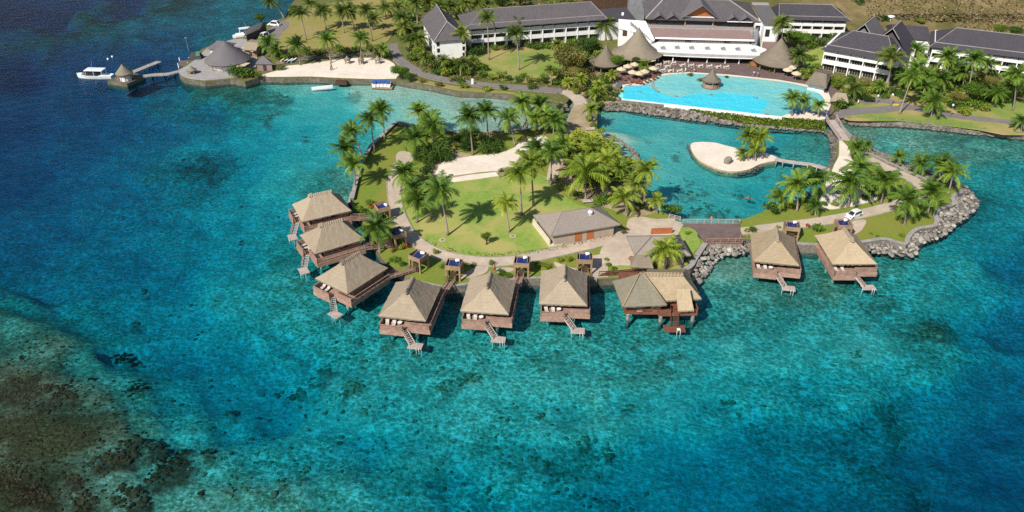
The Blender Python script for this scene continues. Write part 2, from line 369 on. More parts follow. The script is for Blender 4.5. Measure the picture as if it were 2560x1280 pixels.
# Volume Absorption: extinction = density * (1 - colour)
M['sea'] = water_mat('sea water', (.03, .826, .918), .50, .45)
M['pool_water'] = water_mat('pool water', (.10, .93, .965), .9, .3, .5)
M['tile_deep'] = mat('cyan pool floor paint', (.12, .80, .93), (.06, .70, .88), 2.2, .8, detail=4, lo=.3, hi=.7)
M['tile_shallow'] = mat('pale green pool floor', (.28, .70, .69), (.24, .64, .65), .5, .8, (.45, .72, .63), .06, .7)

M['tile_mid'] = mat('blue green pool shelf', (.20, .78, .88), (.15, .72, .84), 1.0, .8)

M['leaf_brown'] = leaf_mat('dry brown scrub', (.075, .055, .022), (.175, .130, .058), (.300, .235, .115), .1)
M['coral'] = mat('dark coral', (.23, .225, .135), (.065, .070, .040), 2.6, 1.0, (.34, .34, .22), .35, .6, bmp=.6, spec=0, detail=6)
M['coral_brown'] = mat('brown reef coral', (.085, .052, .026), (.018, .012, .006), 2.6, 1.0, (.14, .105, .055), .5, .5, bmp=.6, spec=0, detail=6)
# ------------------------------------------------------------------ seabed and water
def vnoise(x, y, s, seed):
    r = np.random.RandomState(seed); T = r.rand(256, 256)
    X, Y = x / s + 64, y / s + 64
    i, j = np.floor(X).astype(int), np.floor(Y).astype(int); f, g = X - i, Y - j
    f = f * f * (3 - 2 * f); g = g * g * (3 - 2 * g)
    i0, j0, i1, j1 = i % 256, j % 256, (i + 1) % 256, (j + 1) % 256
    return (T[i0, j0] * (1 - f) + T[i1, j0] * f) * (1 - g) + (T[i0, j1] * (1 - f) + T[i1, j1] * f) * g - .5
# photo pixel u, v, water depth in metres, reef share (brown growth), clean sand share
DEPTH = [
 (20,10,15,0,.3),(150,20,15,0,.3),(320,5,12,0,.3),(60,140,12,0,.3),(20,250,9,0,.4),(150,330,7.5,0,.4),(30,400,9,0,.4),(250,250,7,0,.4),
 (20,90,7,.7,0),(110,75,4.5,.9,0),(180,60,3.6,1,0),(240,45,3.4,1,0),(330,25,3.2,1,0),(420,8,3.2,1,0),(330,55,3.4,.55,0),(450,40,3,.5,0),(540,30,2.8,.5,0),(620,20,2.6,.5,0),
 (560,70,3,.5,0),(480,90,4.5,.3,0),(400,78,4.5,.3,0),(200,110,7,.1,0),(300,100,7.5,.1,.3),(400,115,9,0,.3),(450,130,8,0,.3),(250,150,8.5,0,.3),(180,170,8,0,.3),
 (300,240,6.5,0,.3),(430,205,4,.3,0),(510,218,1.8,.85,0),(590,210,1.3,.8,0),(420,165,5,.3,.2),
 (100,500,6.6,0,.4),(250,420,5.2,0,.4),(400,330,5,0,.2),(520,270,3.6,.2,.2),(570,235,1.7,.7,0),(660,230,1.3,.6,.2),(640,280,2.2,.3,.4),(720,300,1.7,0,.9),(820,250,1.2,0,.9),(930,240,1.0,0,.8),
 (700,210,.9,.3,.4),(800,207,.8,.1,.7),(1000,225,.8,.1,.8),(1100,240,.75,.12,.8),(1200,250,.6,.2,.8),(1300,270,.5,.3,.7),(1370,290,.5,.4,.6),(1200,290,.8,.15,.8),(1090,285,1.0,.05,.9),(960,280,1.5,0,.9),(860,300,1.6,0,.9),
 (760,350,2.0,0,.6),(650,340,2.4,0,.6),(560,340,3.0,0,.4),(480,400,3.6,.1,.2),(600,430,2.7,0,.5),(700,440,2.1,0,.6),(800,400,1.7,0,.7),(900,340,1.4,.1,.6),(830,460,1.6,.35,.2),(880,470,1.0,.4,.2),
 (480,410,3.2,.5,0),(540,395,3.2,.4,0),(350,500,4.6,.05,.2),(450,560,4.0,0,.3),(580,520,3.2,0,.4),(680,520,2.6,0,.4),(600,620,3.3,0,.4),(700,620,2.4,.2,.1),
 (50,600,6.5,0,.2),(120,690,5.2,0,.2),(300,620,5.5,0,.3),(430,680,5.2,0,.3),(60,740,3.0,.4,.0),(200,760,3.8,.2,.1),(330,760,4.4,0,.3),(480,760,4.3,0,.4),(580,720,3.0,0,.3),(680,720,2.4,.15,.1),(740,690,2,.3,0),
 (30,800,1.5,.62,0),(110,850,1.25,.7,0),(200,880,2.0,.5,.0),(280,860,4.2,.1,.2),(420,850,4.4,0,.4),(560,850,4.0,0,.4),(680,830,3.0,.1,.2),(780,800,2.4,.1,0),(900,830,2.4,.1,0),(1000,800,2.2,.2,0),
 (30,950,.9,.95,0),(120,960,.9,.9,0),(200,970,1.2,.75,0),(280,960,2.2,.4,.0),(400,950,3.4,.05,.2),(520,940,4.2,0,.5),(640,940,4.4,0,.5),(730,900,3.4,0,.3),(850,920,2.5,.1,0),(1000,920,2.2,.05,.1),(1150,900,2.1,.1,0),
 (30,1080,.8,1,0),(150,1080,.85,1,0),(250,1060,1.1,.85,0),(330,1040,1.8,.5,0),(450,1030,2.8,.1,.1),(560,1010,3.8,0,.4),(680,1000,4.6,0,.6),(800,1010,3.2,0,.5),(940,1000,2.4,0,.2),(1100,1010,2.1,0,.2),
 (50,1200,.9,1,0),(180,1200,1.0,.8,0),(300,1180,1.3,.7,0),(420,1150,1.6,.5,0),(520,1130,2.0,.2,0),(640,1120,2.6,.1,.1),(780,1090,3.0,.1,.2),(900,1090,3.4,.05,.4),(1050,1100,2.7,.1,.2),
 (100,1270,1.0,1,0),(260,1260,1.2,.8,0),(420,1260,1.4,.5,0),(560,1230,1.4,.3,0),(700,1230,1.6,.25,0),(850,1220,2.2,.2,0),(1000,1210,3.0,.1,.1),(1150,1200,4.2,.15,.1),(1250,1260,4.8,.15,.1),
 (1200,960,2.0,0,.2),(1350,950,1.9,0,.2),(1500,940,1.9,.05,.1),(1250,850,2.0,.15,0),(1400,850,1.9,.15,0),(1550,830,1.9,.15,0),(1650,900,2.1,.25,0),(1350,1030,2.2,0,.2),(1300,1130,3.0,.2,0),(1450,1030,2.6,.05,.2),(1480,1120,3.8,.2,0),
 (1720,870,2.1,0,.35),(1850,860,2.0,0,.3),(2000,850,2.0,0,.25),(2150,850,1.95,0,.4),(1800,780,1.9,.3,0),(1850,720,1.5,.45,0),(1830,670,.8,.35,.3),(1900,700,1.3,.4,0),(2000,720,1.6,.5,0),(2050,690,1.3,.55,0),(2150,720,1.9,.25,0),(1950,790,1.9,.2,.1),(2100,800,1.9,.15,.1),
 (2300,690,1.9,.1,.1),(2240,660,1.4,.3,0),(2400,640,2.1,.05,.2),(2480,560,2.8,.05,.2),(2540,620,4.5,0,.2),(2450,700,2.8,0,.2),(2250,780,2.2,.1,.1),(2350,810,2.6,.5,0),(2300,880,2.9,.1,.1),(2480,800,3.8,0,.2),(2550,760,6,0,.2),
 (1600,980,3.0,0,.3),(1720,960,3.0,0,.5),(1800,1000,3.6,.1,.3),(1950,940,3.0,.1,.2),(2050,960,3.6,.2,.1),(2150,940,3.0,.1,.2),(2230,1010,4.8,.3,0),(2350,960,4.8,0,.3),(2480,930,6.5,0,.3),(2550,1000,9,0,.3),
 (1500,1220,5.2,.1,.2),(1600,1150,5.8,0,.4),(1720,1080,6.0,0,.5),(1850,1080,6.2,0,.4),(1980,1050,5.5,.2,.2),(2100,1090,6.0,.3,.1),(2200,1130,6.0,.35,0),(2300,1100,8,0,.3),(2430,1080,8,0,.3),(2550,1150,10,0,.3),
 (1650,1250,6.5,0,.3),(1800,1180,7,0,.3),(1900,1260,7,.1,.2),(2000,1180,7.2,.1,.2),(2120,1250,7.5,.2,.1),(2280,1210,7.5,.25,0),(2420,1240,11,0,.3),(2550,1270,14,0,.3),
 (1520,300,.9,.1,.7),(1600,310,1.3,.0,.95),(1750,330,1.35,.0,.95),(1900,340,1.6,.05,.85),(2050,360,1.2,.3,.3),(1620,380,1.25,.0,.95),(1660,440,1.35,.0,.9),(1800,450,1.4,.05,.8),(1900,470,1.8,.0,.8),(2000,450,1.4,.1,.7),(1750,520,1.6,.05,.7),(1850,530,1.6,.05,.7),(1540,360,.35,0,1),(1560,390,.35,0,1),
 (2160,330,.7,.5,0),(2300,350,.8,.45,.1),(2450,370,1.0,.45,.1),(2550,370,1.1,.5,0),(2250,380,1.1,.25,.3),(2350,410,1.3,.2,.3),(2450,430,1.8,.2,.2),(2550,440,2.3,.2,.2),(2500,500,2.5,.1,.3),(2420,470,2.2,.6,0),(2470,490,2.6,.5,0),
]
# dark coral heads: u, v, radius in photo px, how dark
CORAL = [(262,1170,40,1),(300,1150,36,.9),(345,1120,44,.9),(390,1110,30,.8),(420,1170,44,1),(445,1145,40,1),(395,1195,34,.9),(180,1205,26,.8),(60,1240,60,.8),(20,1200,40,.6),(330,1250,52,.8),(215,1262,36,.9),(110,1255,36,.8),(525,1128,22,.8),(500,1235,0,0),
 (150,985,34,.6),(60,980,50,.5),(110,1010,60,.5),(20,1000,40,.5),(180,1000,20,.5),(340,960,30,.5),(300,870,26,.4),(320,880,22,.4),(790,930,26,.55),(810,905,22,.45),(855,965,30,.6),(885,950,22,.5),(570,1005,24,.5),(740,960,20,.4),(700,955,18,.35),(640,935,14,.3),(645,1120,16,.5),(702,1198,16,.8),(580,1222,18,.6),(676,1240,16,.6),(502,1236,14,.6),(755,1168,14,.5),(1040,880,12,.4),(905,895,10,.35),
 (480,395,36,.5),(520,405,34,.45),(455,410,26,.4),(672,282,16,.6),(690,272,12,.5),(662,296,14,.55),(655,248,22,.4),(690,245,22,.4),(720,250,20,.35),(885,240,20,.35),(760,340,7,.6),(600,590,8,.4),(530,742,12,.5),(357,700,12,.4),(330,785,14,.5),(750,870,14,.3),(1110,960,22,.4),(1140,950,24,.4),(1180,940,22,.35),
 (2330,805,46,.5),(2365,815,42,.55),(2290,815,32,.4),(2250,808,26,.3),(2210,750,34,.35),(2185,765,24,.3),(2300,970,0,0),(1690,880,14,.5),(2140,880,16,.4),(2430,880,0,0),
 (1780,520,16,.4),(1740,520,14,.5),(1730,490,16,.5),(1700,480,14,.4),(1760,470,14,.35),(1850,485,14,.4),(1720,450,12,.45),(1810,528,14,.6),(1690,530,20,.5),(1690,505,14,.45),(1655,500,14,.4),(1780,545,14,.5),(1840,550,16,.4),(1690,390,12,.5),(1880,505,10,.4),(1960,440,14,.35),(1910,430,12,.3),(2040,520,0,0),(1620,350,9,.3),(1700,350,10,.25),(1990,340,10,.3),(2050,345,12,.35),
 (1570,1010,14,.4),(2225,1000,28,.45),(2250,1040,28,.4),(2270,1080,30,.4),(2210,970,20,.35),(2180,1140,26,.4),(2300,1180,26,.4),(2320,1210,24,.4),(2050,980,18,.3),(1820,985,16,.35),(1350,1030,14,.35),(1365,1140,16,.4),(1510,1120,20,.4),(1460,1090,18,.35)]
def build_seabed():
    xs = np.arange(-230, 215.1, .8); ys = np.arange(46, 430, .8)
    X, Y = np.meshgrid(xs, ys)
    zz = -CAM_H; d = Y * _c + CAM_H * _s; up = Y * _s - CAM_H * _c
    U = 1280 + CAM_F * X / d; V = 640 - CAM_F * up / d
    P = np.array(DEPTH, float)
    wsum = np.zeros_like(X); acc = np.zeros(X.shape + (3,))
    wx, wy = U + vnoise(X, Y, 9, 5) * 60 + vnoise(X, Y, 25, 6) * 50, V + vnoise(X, Y, 9, 7) * 34 + vnoise(X, Y, 25, 8) * 28
    for u, v, dep, rf, cl in P:
        if 880 < u < 1400 and 200 < v < 300: dep *= .5
        k = .62                                            # pixels are squeezed in v by the slanted view
        q = (wx - u) ** 2 + ((wy - v) / k) ** 2
        g = 1.0 / (q + 500.0) ** 2
        wsum += g; acc[..., 0] += g * np.log(dep); acc[..., 1] += g * rf; acc[..., 2] += g * cl
    acc /= wsum[..., None]
    dep = np.exp(acc[..., 0]); reef = acc[..., 1]; clean = acc[..., 2]
    dep = np.where(dep > 4.5, 4.5 + (dep - 4.5) * .47, dep) * (1 - .36 * np.clip((reef - .35) * 1.6, 0, 1)); dep = np.where(dep < 1.3, dep * (.62 + .29 * dep), dep)
    cor = np.zeros_like(X)
    for u, v, r, k in CORAL:
        if r == 0: continue
        a = (U + vnoise(X, Y, 2.2, 11) * r * 1.5 + vnoise(X, Y, .9, 12) * r * .5 - u) / r; b = (V + vnoise(X, Y, 2.2, 13) * r * 1.2 - v) / (r * .62)
        cor = np.maximum(cor, min(.85, k * 1.2) * np.clip(2.3 - 2.1 * np.sqrt(a * a + b * b), 0, 1))
    # loose small heads over the shallower bottom
    sp = vnoise(X, Y, 2.0, 21) + .5 * vnoise(X, Y, 1.0, 22) + .55 * vnoise(X, Y, 11, 23)
    cor = np.maximum(cor, np.clip((sp - .46) * 5, 0, .45) * np.clip(1.25 - clean * 1.5, 0, 1) * np.clip(1.5 - dep * .3, 0, 1))
    bumpy = vnoise(X, Y, 5, 31) * .35 + vnoise(X, Y, 2.1, 32) * .28 + vnoise(X, Y, 1.0, 33) * .14
    amp = np.clip(dep * .28, .05, 1.0)
    z = -dep + bumpy * amp * 1.6 + vnoise(X, Y, 18, 34) * dep * .22 + cor * np.clip(dep * .3, .1, .6)
    z = np.minimum(z, -.12)
    reef = np.clip(reef + vnoise(X, Y, 6, 41) * .35 * (reef > .1) + vnoise(X, Y, 2, 42) * .2 * (reef > .15), 0, 1)
    ny, nx = X.shape
    co = np.stack([X, Y, z], -1).reshape(-1, 3)
    idx = np.arange(nx * ny).reshape(ny, nx)
    F = np.stack([idx[:-1, :-1], idx[:-1, 1:], idx[1:, 1:], idx[1:, :-1]], -1).reshape(-1, 4)
    me = bpy.data.meshes.new('seabed')
    me.vertices.add(len(co)); me.vertices.foreach_set('co', co.ravel())
    me.loops.add(F.size); me.loops.foreach_set('vertex_index', F.ravel())
    me.polygons.add(len(F)); me.polygons.foreach_set('loop_start', np.arange(0, F.size, 4))
    me.polygons.foreach_set('use_smooth', np.ones(len(F), bool))
    at = me.attributes.new('bed', 'FLOAT_COLOR', 'POINT')
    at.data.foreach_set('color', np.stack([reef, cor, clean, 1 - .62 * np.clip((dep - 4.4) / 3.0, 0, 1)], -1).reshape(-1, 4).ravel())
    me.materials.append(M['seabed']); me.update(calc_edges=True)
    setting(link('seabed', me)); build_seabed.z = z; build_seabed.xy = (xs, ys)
    mb = MB(); mb.quad((-1500, -400, -14), (1500, -400, -14), (1500, 2500, -14), (-1500, 2500, -14)); mb2 = mb.build('deep_seabed', mat('deep silt', (.26, .27, .22), (.2, .21, .17), .2, 1.0)); setting(mb2)
build_seabed()
mb = MB(); mb.quad((-1500, -400, 0), (1500, -400, 0), (1500, 2500, 0), (-1500, 2500, 0)); setting(mb.build('sea', M['sea']))

# ------------------------------------------------------------------ land
def ground(name, pts, z0, z1, top, side=None):
    mb = MB(); mb.prism(pts, z0, z1, 0, 1); return setting(mb.build(name, [top, side or M['earth_side']]))
ISLE_PX = [(1440,250),(1432,262),(1421,292),(1412,312),(1382,314),(1340,321),(1310,322),(1247,326),(1160,330),(1115,326),(1065,319),(1027,312),(994,304),(972,320),(962,330),(930,360),(922,372),(902,412),(892,447),(882,478),(878,500),
 (884,525),(903,548),(916,575),(928,600),(943,628),(956,648),(978,664),(1000,684),(1050,706),(1098,716),(1135,714),(1167,709),(1230,702),(1312,695),(1353,694),(1420,694),(1493,697),(1560,694),(1640,688),(1675,682),(1722,667),(1737,645),(1757,617),(1765,607),(1750,596),(1739,585),(1700,562),(1690,548),(1676,541),(1660,530),
 (1632,528),(1610,500),(1598,470),(1588,440),(1570,408),(1552,388),(1528,365),(1508,345),(1494,322),(1492,296),(1490,272),(1500,258)]
isle = [G(u, v, Z_ISLE) for u, v in ISLE_PX]
ground('main_island_ground', isle, -3, Z_ISLE, M['grass_olive'])
EAST_PX = [(2096,352),(2120,344),(2146,352),(2167,377),(2220,400),(2270,424),(2330,448),(2370,462),(2405,478),(2387,487),(2381,496),(2385,509),(2349,522),(2338,536),(2340,545),(2338,563),(2301,569),(2282,579),(2269,596),(2263,610),(2218,597),(2186,599),(2152,605),(2100,609),(2044,611),(1995,608),(1930,603),(1886,599),(1853,597),
 (1850,560),(1846,551),(1875,542),(1905,530),(1930,512),(1985,503),(2015,487),(2050,470),(2062,452),(2074,432),(2082,415),(2092,395),(2094,372)]
east = [G(u, v, Z_ISLE) for u, v in EAST_PX]
ground('east_island_ground', east, -3, Z_ISLE, M['grass_olive'])
MAIN_PX = [(446,176),(447,185),(462,197),(512,204),(575,198),(612,204),(650,193),(712,195),(775,194),(835,197),(887,199),(990,200),(1025,207),(1075,215),(1150,230),(1220,232),(1270,237),(1325,247),(1375,256),(1412,262),(1425,245),(1438,238),(1452,240),(1490,248),(1508,260),(1556,252),
 (1640,261),(1720,270),(1800,279),(1880,288),(1960,297),(2058,305),(2070,300),(2080,293),(2100,294),(2118,295),(2145,293),(2200,296),(2245,298),(2345,309),(2445,320),(2575,335)]
main = [G(u, v, Z_MAIN) for u, v in MAIN_PX] + [Vector((420, 190, 0)), Vector((900, 300, 0)), Vector((900, 2000, 0)), Vector((-500, 2000, 0)), Vector((-180, 480, 0))] + [G(u, v, Z_MAIN) for u, v in ((745, -12), (722, 20), (712, 42), (690, 52), (655, 64), (628, 72), (600, 88), (585, 98), (540, 108), (505, 122), (482, 146))]
ground('mainland_ground', main, -3, Z_MAIN, M['planting'])
_lay = {}
def patch(name, px, z, m, n=4, side=None, thick=.004):
    k = _lay.get(round(z, 2), 0) + 1; _lay[round(z, 2)] = k
    zt = z + .006 * k
    mb = MB(); mb.prism(smooth_line([G(u, v, z) for u, v in px], n, True) if n > 1 else [G(u, v, z) for u, v in px], z - .002, zt, 0, 0)
    return setting(mb.build(name, m))
def band(name, px, width, z, m, n=6):
    k = _lay.get(round(z, 2), 0) + 1; _lay[round(z, 2)] = k; zt = z + .006 * k
    a, b = path_band(px, width, z, n); mb = MB()
    for i in range(len(a) - 1): mb.quad((*b[i][:2], zt), (*b[i + 1][:2], zt), (*a[i + 1][:2], zt), (*a[i][:2], zt))
    return setting(mb.build(name, m))
# main island
patch('round_lawn', [(1005,470),(1040,462),(1095,462),(1135,452),(1180,448),(1250,440),(1290,425),(1330,430),(1372,445),(1400,480),(1440,508),(1480,520),(1520,530),(1545,560),(1530,592),(1440,612),(1350,630),(1250,640),(1150,636),(1090,618),(1050,590),(1022,545),(1008,505)], Z_ISLE, M['grass'])
patch('sandy_bed', [(1080,395),(1130,375),(1175,385),(1240,385),(1290,372),(1340,340),(1370,345),(1360,370),(1325,385),(1280,432),(1220,428),(1150,440),(1090,448),(1068,420)], Z_ISLE, M['sand_dirt'])
patch('palm_grove_soil', [(1410,335),(1450,330),(1505,345),(1540,375),(1575,415),(1600,450),(1612,490),(1640,528),(1580,540),(1520,520),(1450,500),(1400,470),(1385,420),(1395,370)], Z_ISLE, M['sand_dirt'])
patch('sand_court', [(1112,404),(1180,390),(1250,383),(1292,366),(1318,368),(1316,382),(1292,402),(1276,422),(1195,431),(1120,441),(1090,444),(1092,422)], Z_ISLE, M['sand'], 2)
patch('lower_sand_court', [(1122,446),(1180,436),(1240,430),(1246,440),(1190,448),(1130,456)], Z_ISLE, M['sand'], 1)
patch('sand_clearing', [(1290,362),(1330,345),(1365,342),(1362,362),(1325,375),(1296,385)], Z_ISLE, M['sand'], 3)
patch('round_clearing', [(992,385),(1003,378),(1025,382),(1034,398),(1020,412),(1000,415),(990,400)], Z_ISLE, M['path'], 4)
band('garden_path', [(1003,408),(990,430),(984,455),(986,490),(990,520),(1003,555),(1025,590),(1060,618),(1110,640),(1180,652),(1250,654),(1320,645),(1400,628),(1480,610),(1560,588),(1640,560),(1690,556)], (2.8, 3.3), Z_ISLE, M['path'], 8)
band('court_path', [(1380,455),(1385,420),(1398,392),(1420,365),(1432,340)], 2.6, Z_ISLE, M['path'])
patch('entrance_court', [(1530,595),(1562,572),(1572,548),(1600,542),(1640,548),(1705,556),(1702,572),(1690,590),(1640,610),(1600,640),(1585,662),(1530,664),(1505,650),(1500,632),(1510,612)], Z_ISLE, M['path'], 3)
patch('chapel_terrace', [(1535,572),(1565,575),(1590,590),(1560,602),(1535,596)], Z_ISLE, M['path'], 2)
patch('jetty_apron', [(1476,640),(1502,636),(1520,664),(1520,692),(1480,695)], Z_ISLE, M['path'], 1)
for i, q in enumerate([[(1195,664),(1215,656),(1222,668),(1212,684),(1170,695),(1150,692)], [(1385,655),(1400,660),(1420,668),(1445,674),(1440,684),(1415,676),(1392,668)], [(1240,672),(1278,670),(1282,678),(1248,684)]]):
    patch('side_path', q, Z_ISLE, M['path'], 3)
patch('lawn_strip', [(1700,572),(1738,572),(1744,592),(1752,612),(1738,628),(1725,640),(1708,604)], Z_ISLE, M['grass'], 2)
patch('planted_strip', [(1545,664),(1600,668),(1660,676),(1700,660),(1720,648),(1728,652),(1700,672),(1640,684),(1545,676)], Z_ISLE, M['grass'], 2)
patch('lagoon_lawn', [(1462,318),(1490,322),(1510,348),(1500,356),(1470,342),(1455,332)], Z_ISLE, M['grass'], 2)
patch('causeway_verge', [(1418,300),(1432,270),(1455,262),(1490,270),(1490,320),(1455,330),(1418,318)], Z_ISLE, M['sand_dirt'], 2)
band('causeway_path', [(1405,226),(1435,240),(1452,258),(1448,282),(1438,310),(1434,342)], (3.6, 4.4), Z_ISLE + .02, M['path'])
# east island
band('east_path', [(1850,580),(1900,574),(1960,566),(2050,554),(2130,540),(2200,524),(2260,506),(2300,486),(2300,462),(2262,440),(2215,420),(2175,398),(2150,378)], (3.0, 3.0), Z_ISLE, M['path'], 8)
patch('east_sand', [(2100,350),(2122,372),(2130,400),(2140,425),(2130,450),(2170,470),(2180,500),(2110,520),(2040,520),(2060,480),(2066,455),(2078,432),(2086,412),(2097,390),(2098,365)], Z_ISLE, M['sand'], 3)
patch('east_sand_spur', [(2135,470),(2180,480),(2195,498),(2160,508),(2130,500)], Z_ISLE, M['sand'], 3)
patch('parking_spur', [(2095,585),(2130,555),(2165,552),(2155,575),(2135,588),(2110,592)], Z_ISLE, M['path'], 3)
patch('turning_circle', [(2275,505),(2300,490),(2320,485),(2326,496),(2310,508),(2285,516)], Z_ISLE, M['path'], 3)
def kerb(name, px, width, z, n=8, m='wall_cap'):
    a, b = path_band(px, width, z, n); mb = MB()
    for L in (a, b):
        c = sum(L, Vector()) / len(L)
        for i in range(len(L) - 1):
            p, q = L[i], L[i + 1]; d = (q - p).normalized(); k = Vector((-d.y, d.x, 0)) * .11
            mb.add([(*(p - k)[:2], z), (*(q - k)[:2], z), (*(q + k)[:2], z), (*(p + k)[:2], z)] + [(*(p - k)[:2], z + .10), (*(q - k)[:2], z + .10), (*(q + k)[:2], z + .10), (*(p + k)[:2], z + .10)], [(4, 5, 6, 7), (0, 1, 5, 4), (2, 3, 7, 6)])
    return setting(mb.build(name, M[m]))
kerb('garden_path_kerb', [(1003,408),(990,430),(984,455),(986,490),(990,520),(1003,555),(1025,590),(1060,618),(1110,640),(1180,652),(1250,654),(1320,645),(1400,628),(1480,610)], (3.0, 3.4), Z_ISLE)
kerb('east_path_kerb', [(1900,574),(1960,566),(2050,554),(2130,540),(2200,524),(2260,506),(2300,486),(2300,462),(2262,440),(2215,420),(2175,398)], 3.2, Z_ISLE)
kerb('causeway_kerb', [(1405,226),(1435,240),(1452,258),(1448,282),(1438,310)], (3.9, 4.5), Z_ISLE + .02)
kerb('shore_path_kerb', [(980,110),(985,130),(1000,152),(1030,172),(1080,192),(1150,205),(1230,215),(1320,221),(1395,227)], (3.4, 4.0), Z_MAIN)
# sand islet in the lagoon
ISLET_PX = [(1727,360),(1745,355),(1785,356),(1808,362),(1840,370),(1880,385),(1910,382),(1940,392),(1944,400),(1925,404),(1900,410),(1875,422),(1845,428),(1810,426),(1775,415),(1745,398),(1730,378)]
isl = outline(ISLET_PX, Z_ISLET, 3); ground('sand_islet', isl, -3, Z_ISLET, M['sand'], M['sand_dirt'])
# mainland surfaces
patch('dry_lawn', [(700,60),(760,30),(820,10),(900,0),(1000,-20),(1010,40),(985,80),(960,110),(900,118),(830,118),(760,125),(705,130),(690,100)], Z_MAIN, M['grass_dry'])
patch('boathouse_track', [(640,100),(672,74),(705,52),(725,62),(700,90),(690,112),(655,125)], Z_MAIN, M['road'], 3)
patch('beach', [(650,190),(700,176),(720,165),(760,162),(840,150),(900,146),(955,147),(985,160),(992,178),(990,197),(887,196),(835,194),(775,191),(712,192)], Z_MAIN, M['sand'], 2)
patch('dive_platform', [(448,176),(470,164),(500,140),(520,120),(580,100),(620,100),(640,120),(640,170),(600,192),(575,195),(512,201),(464,194),(449,184)], Z_MAIN, M['floor_grey'], 2)
patch('hotel_lawn', [(1165,135),(1230,126),(1330,118),(1400,115),(1420,140),(1400,180),(1380,205),(1300,206),(1230,198),(1180,180),(1160,155)], Z_MAIN, M['grass_hotel'])
patch('shore_lawn', [(1030,196),(1080,206),(1150,218),(1230,226),(1290,232),(1330,236),(1330,244),(1270,234),(1150,227),(1075,212),(1030,204)], Z_MAIN, M['grass_dry'], 2)
band('shore_path', [(980,110),(985,130),(1000,152),(1030,172),(1080,192),(1150,205),(1230,215),(1320,221),(1405,228)], (3.2, 3.8), Z_MAIN, M['road'], 7)
band('lawn_road', [(690,160),(760,148),(850,140),(940,135),(985,132)], 3, Z_MAIN, M['road'])
patch('poolside_garden', [(1410,205),(1450,180),(1490,175),(1520,185),(1550,200),(1560,235),(1530,262),(1500,252),(1450,235)], Z_MAIN, M['sand_dirt'], 3)
patch('east_lawn', [(2110,270),(2160,250),(2230,232),(2330,230),(2420,232),(2500,250),(2560,262),(2560,338),(2445,325),(2345,312),(2245,303),(2150,303),(2110,297)], Z_MAIN, M['grass_hotel'], 2)
patch('block_lawn', [(2110,205),(2200,215),(2260,220),(2290,232),(2230,240),(2160,250),(2100,262)], Z_MAIN, M['grass_hotel'], 2)
patch('green_bank', [(2010,130),(2060,118),(2060,150),(2050,175),(2010,180),(2000,160)], Z_MAIN, M['grass'], 2)
band('east_walk', [(2085,290),(2130,280),(2200,276),(2270,270),(2330,282),(2420,296),(2500,304),(2570,312)], (5.0, 3.0), Z_MAIN, M['road'], 6)
band('block_walk', [(2150,258),(2200,252),(2250,262),(2275,272)], 4, Z_MAIN, M['road'], 6)
# hillside behind the hotel
def build_hill():
    xs = np.arange(-60, 420, 5.0); ys = np.arange(240, 760, 5.0); X, Y = np.meshgrid(xs, ys)
    base = 300 - (X - 90) * .22 + vnoise(X, Y, 60, 51) * 16
    rise = np.clip(Y - base, 0, None) * np.clip((X - 15) / 120, 0.05, 1)
    z = Z_MAIN - .05 + rise * .34 + vnoise(X, Y, 22, 52) * np.clip(rise * .12, 0, 3) + vnoise(X, Y, 9, 53) * np.clip(rise * .08, 0, 1.4)
    z = np.where(rise > 0, z + .08, Z_MAIN - .3)
    co = np.stack([X, Y, z], -1).reshape(-1, 3); ny, nx = X.shape; idx = np.arange(nx * ny).reshape(ny, nx)
    F = np.stack([idx[:-1, :-1], idx[:-1, 1:], idx[1:, 1:], idx[1:, :-1]], -1).reshape(-1, 4)
    me = bpy.data.meshes.new('hillside'); me.from_pydata(co.tolist(), [], F.tolist()); me.materials.append(M['hill'])
    me.polygons.foreach_set('use_smooth', [True] * len(F)); me.update(); setting(link('hillside', me))
build_hill()
# ------------------------------------------------------------------ roofs
def slope(mb, a, b, c, d, nu, nv, jit, m=0, sag=0.0, drop=0.0):
    # a-b eave, d-c ridge; strands run eave to ridge
    a, b, c, d = map(Vector, (a, b, c, d)); N = (b - a).cross(d - a).normalized()
    if N.z < 0: N = -N
    vs, uvs = [], []; el = (b - a).length; hl = ((d + c) / 2 - (a + b) / 2).length
    for j in range(nv + 1):
        t = j / nv
        for i in range(nu + 1):
            s = i / nu; p = (a.lerp(b, s)).lerp(d.lerp(c, s), t)
            edge = i in (0, nu)
            k = jit * (rnd.random() - .5) * (.3 if edge else 1)
            p = p + N * k + Vector((0, 0, -sag * math.sin(math.pi * t)))
            vs.append(p); uvs.append((s * el * (1 - t) + (.5 * el) * t * 0 + s * (c - d).length * t, t * hl))
    fs, fu = [], []
    for j in range(nv):
        for i in range(nu):
            q = (j * (nu + 1) + i, j * (nu + 1) + i + 1, (j + 1) * (nu + 1) + i + 1, (j + 1) * (nu + 1) + i)
            fs.append(q); fu.append([uvs[k] for k in q])
    mb.add(vs, fs, m, fu)
    if drop:
        cen = (a + b + c + d) / 4; inw = Vector((cen.x - (a.x + b.x) / 2, cen.y - (a.y + b.y) / 2, 0)).normalized()
        lo = [vs[i] + Vector((0, 0, -drop * (.8 + .5 * rnd.random()))) + inw * drop * .35 for i in range(nu + 1)]
        mb.add(list(vs[:nu + 1]) + lo, [(i + 1, i, nu + 1 + i, nu + 2 + i) for i in range(nu)], m, [[(uvs[i + 1][0], 0), (uvs[i][0], 0), (uvs[i][0], -.4), (uvs[i + 1][0], -.4)] for i in range(nu)])
